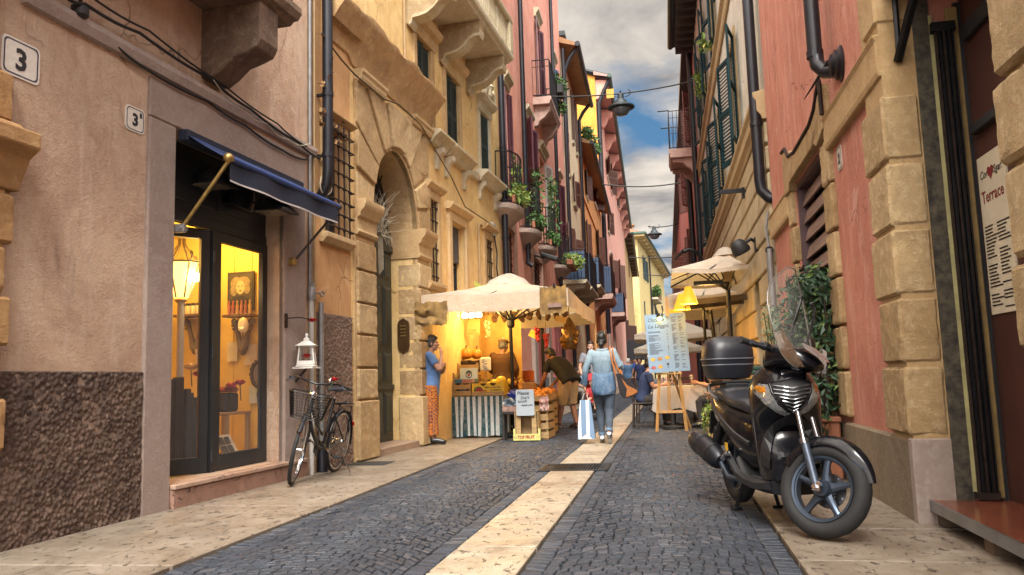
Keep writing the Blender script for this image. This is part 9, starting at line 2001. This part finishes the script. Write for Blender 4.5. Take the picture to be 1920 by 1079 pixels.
def sitter(label,loc,rz,face,sk,top,bottom,hair,J=None,sleeve=-.4,vox=.009,name='shirt',**kw):
 D0=dict(SIT);D0.update(J or{});t,D,P,M=person(label,None,0,D0,face=face,sk=sk,vox=vox)
 shirt(t,D,top,sleeve,.016,-.06,name=name,vox=.011);trousers(t,D,bottom,vox=.011);shoes(t,D,mat('black_leather',(.012,.012,.013),.35),vox=.011);h_=hair_cap(t,P,M,hair,**kw);place(t,loc,rz);return t,D,P,M
t,D,P,M=sitter('bearded man in a navy tee sitting at the covered restaurant table',(-.47,15.15,0),RAD(-82),(.1,1,-.25),S_FAIR,mat('navy_tee',(.018,.035,.10),.85,var=.3),mat('dark_trousers',(.03,.03,.035),.8),HAIRB,dict(elR=(.22,.18,.74),wrR=(.10,.42,.79),elL=(-.22,.18,.74),wrL=(-.10,.42,.79)),vol=1.05)
mb=MB();mb.ell(P(0,.045,-.085),(.050,.045,.035),12,8,M);mb.ell(P(0,.085,-.05),(.03,.014,.008),10,6,M);o=remesh(mb,'beard',HAIRBR,t,.007,1)
def dots():
 m,nt,b=nodes('burgundy_dots');tc=nt.nodes.new('ShaderNodeTexCoord');vo=nt.nodes.new('ShaderNodeTexVoronoi');vo.inputs['Scale'].default_value=24;vo.inputs['Randomness'].default_value=.5;nt.links.new(tc.outputs['Object'],vo.inputs['Vector']);nt.links.new(mixc(nt,ramp(nt,vo.outputs['Distance'],.20,.25),(.55,.48,.46),(.085,.014,.028)),b.inputs['Base Color']);b.inputs['Roughness'].default_value=.8;return m
t,D,P,M=sitter('blond woman in a burgundy dotted blouse sitting at the restaurant table',(1.0,14.72,0),RAD(78),(.1,1,-.2),S_FAIR,dots(),mat('dark_trousers',(.03,.03,.035),.8),HAIRL,dict(elR=(.22,.22,.74),wrR=(.08,.48,.80),elL=(-.22,.20,.74),wrL=(-.10,.46,.80)),name='blouse',vol=1.08,length=.16)
t,D,P,M=sitter('man in a dark vest over a blue shirt sitting on the bench by the wall',(-3.28,29.2,.0),RAD(-140),(.35,1,.0),S_TAN,mat('light_blue_shirt',(.22,.33,.50),.8,var=.25),mat('dark_trousers',(.03,.03,.035),.8),HAIRBR,None,.9,.012,vol=.98)
mb=MB();torso(mb,D,.03,low=.02);o=remesh(mb,'vest',mat('dark_vest',(.02,.025,.045),.8),t,.012,2)
t,D,P,M=sitter('person in a pale flowered top sitting on the bench behind the bending man',(-3.30,27.9,.0),RAD(-100),(-.2,1,.0),S_FAIR,mat('flowered_top',(.42,.26,.24),.8,var=.7,scale=25),mat('pale_trousers',(.25,.22,.19),.8),HAIRBR,None,-.4,.012,vol=1.05)
t=thing('bench','low stone bench along the coral house wall under the seated people','bench',(-3.42,28.6,0));mb=MB();mb.box((-3.36,28.6,.40),(.42,2.6,.08));mb.build('seat',STJ,t,bev=.015)
for y in(27.6,29.6):mb=MB();mb.box((-3.36,y,.18),(.34,.25,.36));mb.build('support',STJ,t,bev=.01)
t,D,P,M=person('white-haired man in a blue denim shirt standing far down the street',None,0,dict(elR=(.24,.06,1.14),wrR=(.16,.28,1.08)),face=(.5,1,0),sk=S_FAIR,vox=.012);shirt(t,D,mat('mid_denim',(.06,.13,.25),.85,var=.3),.9,.02,-.16,vox=.012);trousers(t,D,mat('blue_jeans',(.03,.055,.11),.85),vox=.012);shoes(t,D,mat('black_leather',(.012,.012,.013),.35),vox=.012);hair_cap(t,P,M,HAIRW,vox=.01);finish(t,(-1.72,36.6,.0),RAD(-20),1.76)
t,D,P,M=person('dark-haired man in a black vest over a bright blue shirt, far down the street',None,0,dict(elL=(-.24,.04,1.14),wrL=(-.22,.12,.90)),face=(-.8,.6,0),sk=S_TAN,vox=.012);shirt(t,D,mat('bright_blue_shirt',(.02,.07,.30),.8),-.35,.016,-.12,vox=.012);mb=MB();torso(mb,D,.034,low=-.06);remesh(mb,'vest',mat('black_vest',(.015,.016,.02),.7),t,.012,2);trousers(t,D,mat('blue_jeans',(.03,.055,.11),.85),vox=.012);shoes(t,D,mat('black_leather',(.012,.012,.013),.35),vox=.012);hair_cap(t,P,M,HAIRB,vox=.01);finish(t,(-1.30,35.6,.0),RAD(60),1.78)
t,D,P,M=person('passer-by in a navy top standing behind the bearded diner',None,0,None,face=(0,1,0),sk=S_TAN,vox=.012);shirt(t,D,mat('navy_tee',(.018,.035,.10),.85),-.3,.016,-.12,vox=.012);trousers(t,D,mat('blue_jeans',(.03,.055,.11),.85),vox=.012);shoes(t,D,mat('black_leather',(.012,.012,.013),.35),vox=.012);hair_cap(t,P,M,HAIRBR,vox=.01);finish(t,(-1.0,31.0,.0),RAD(150),1.66)
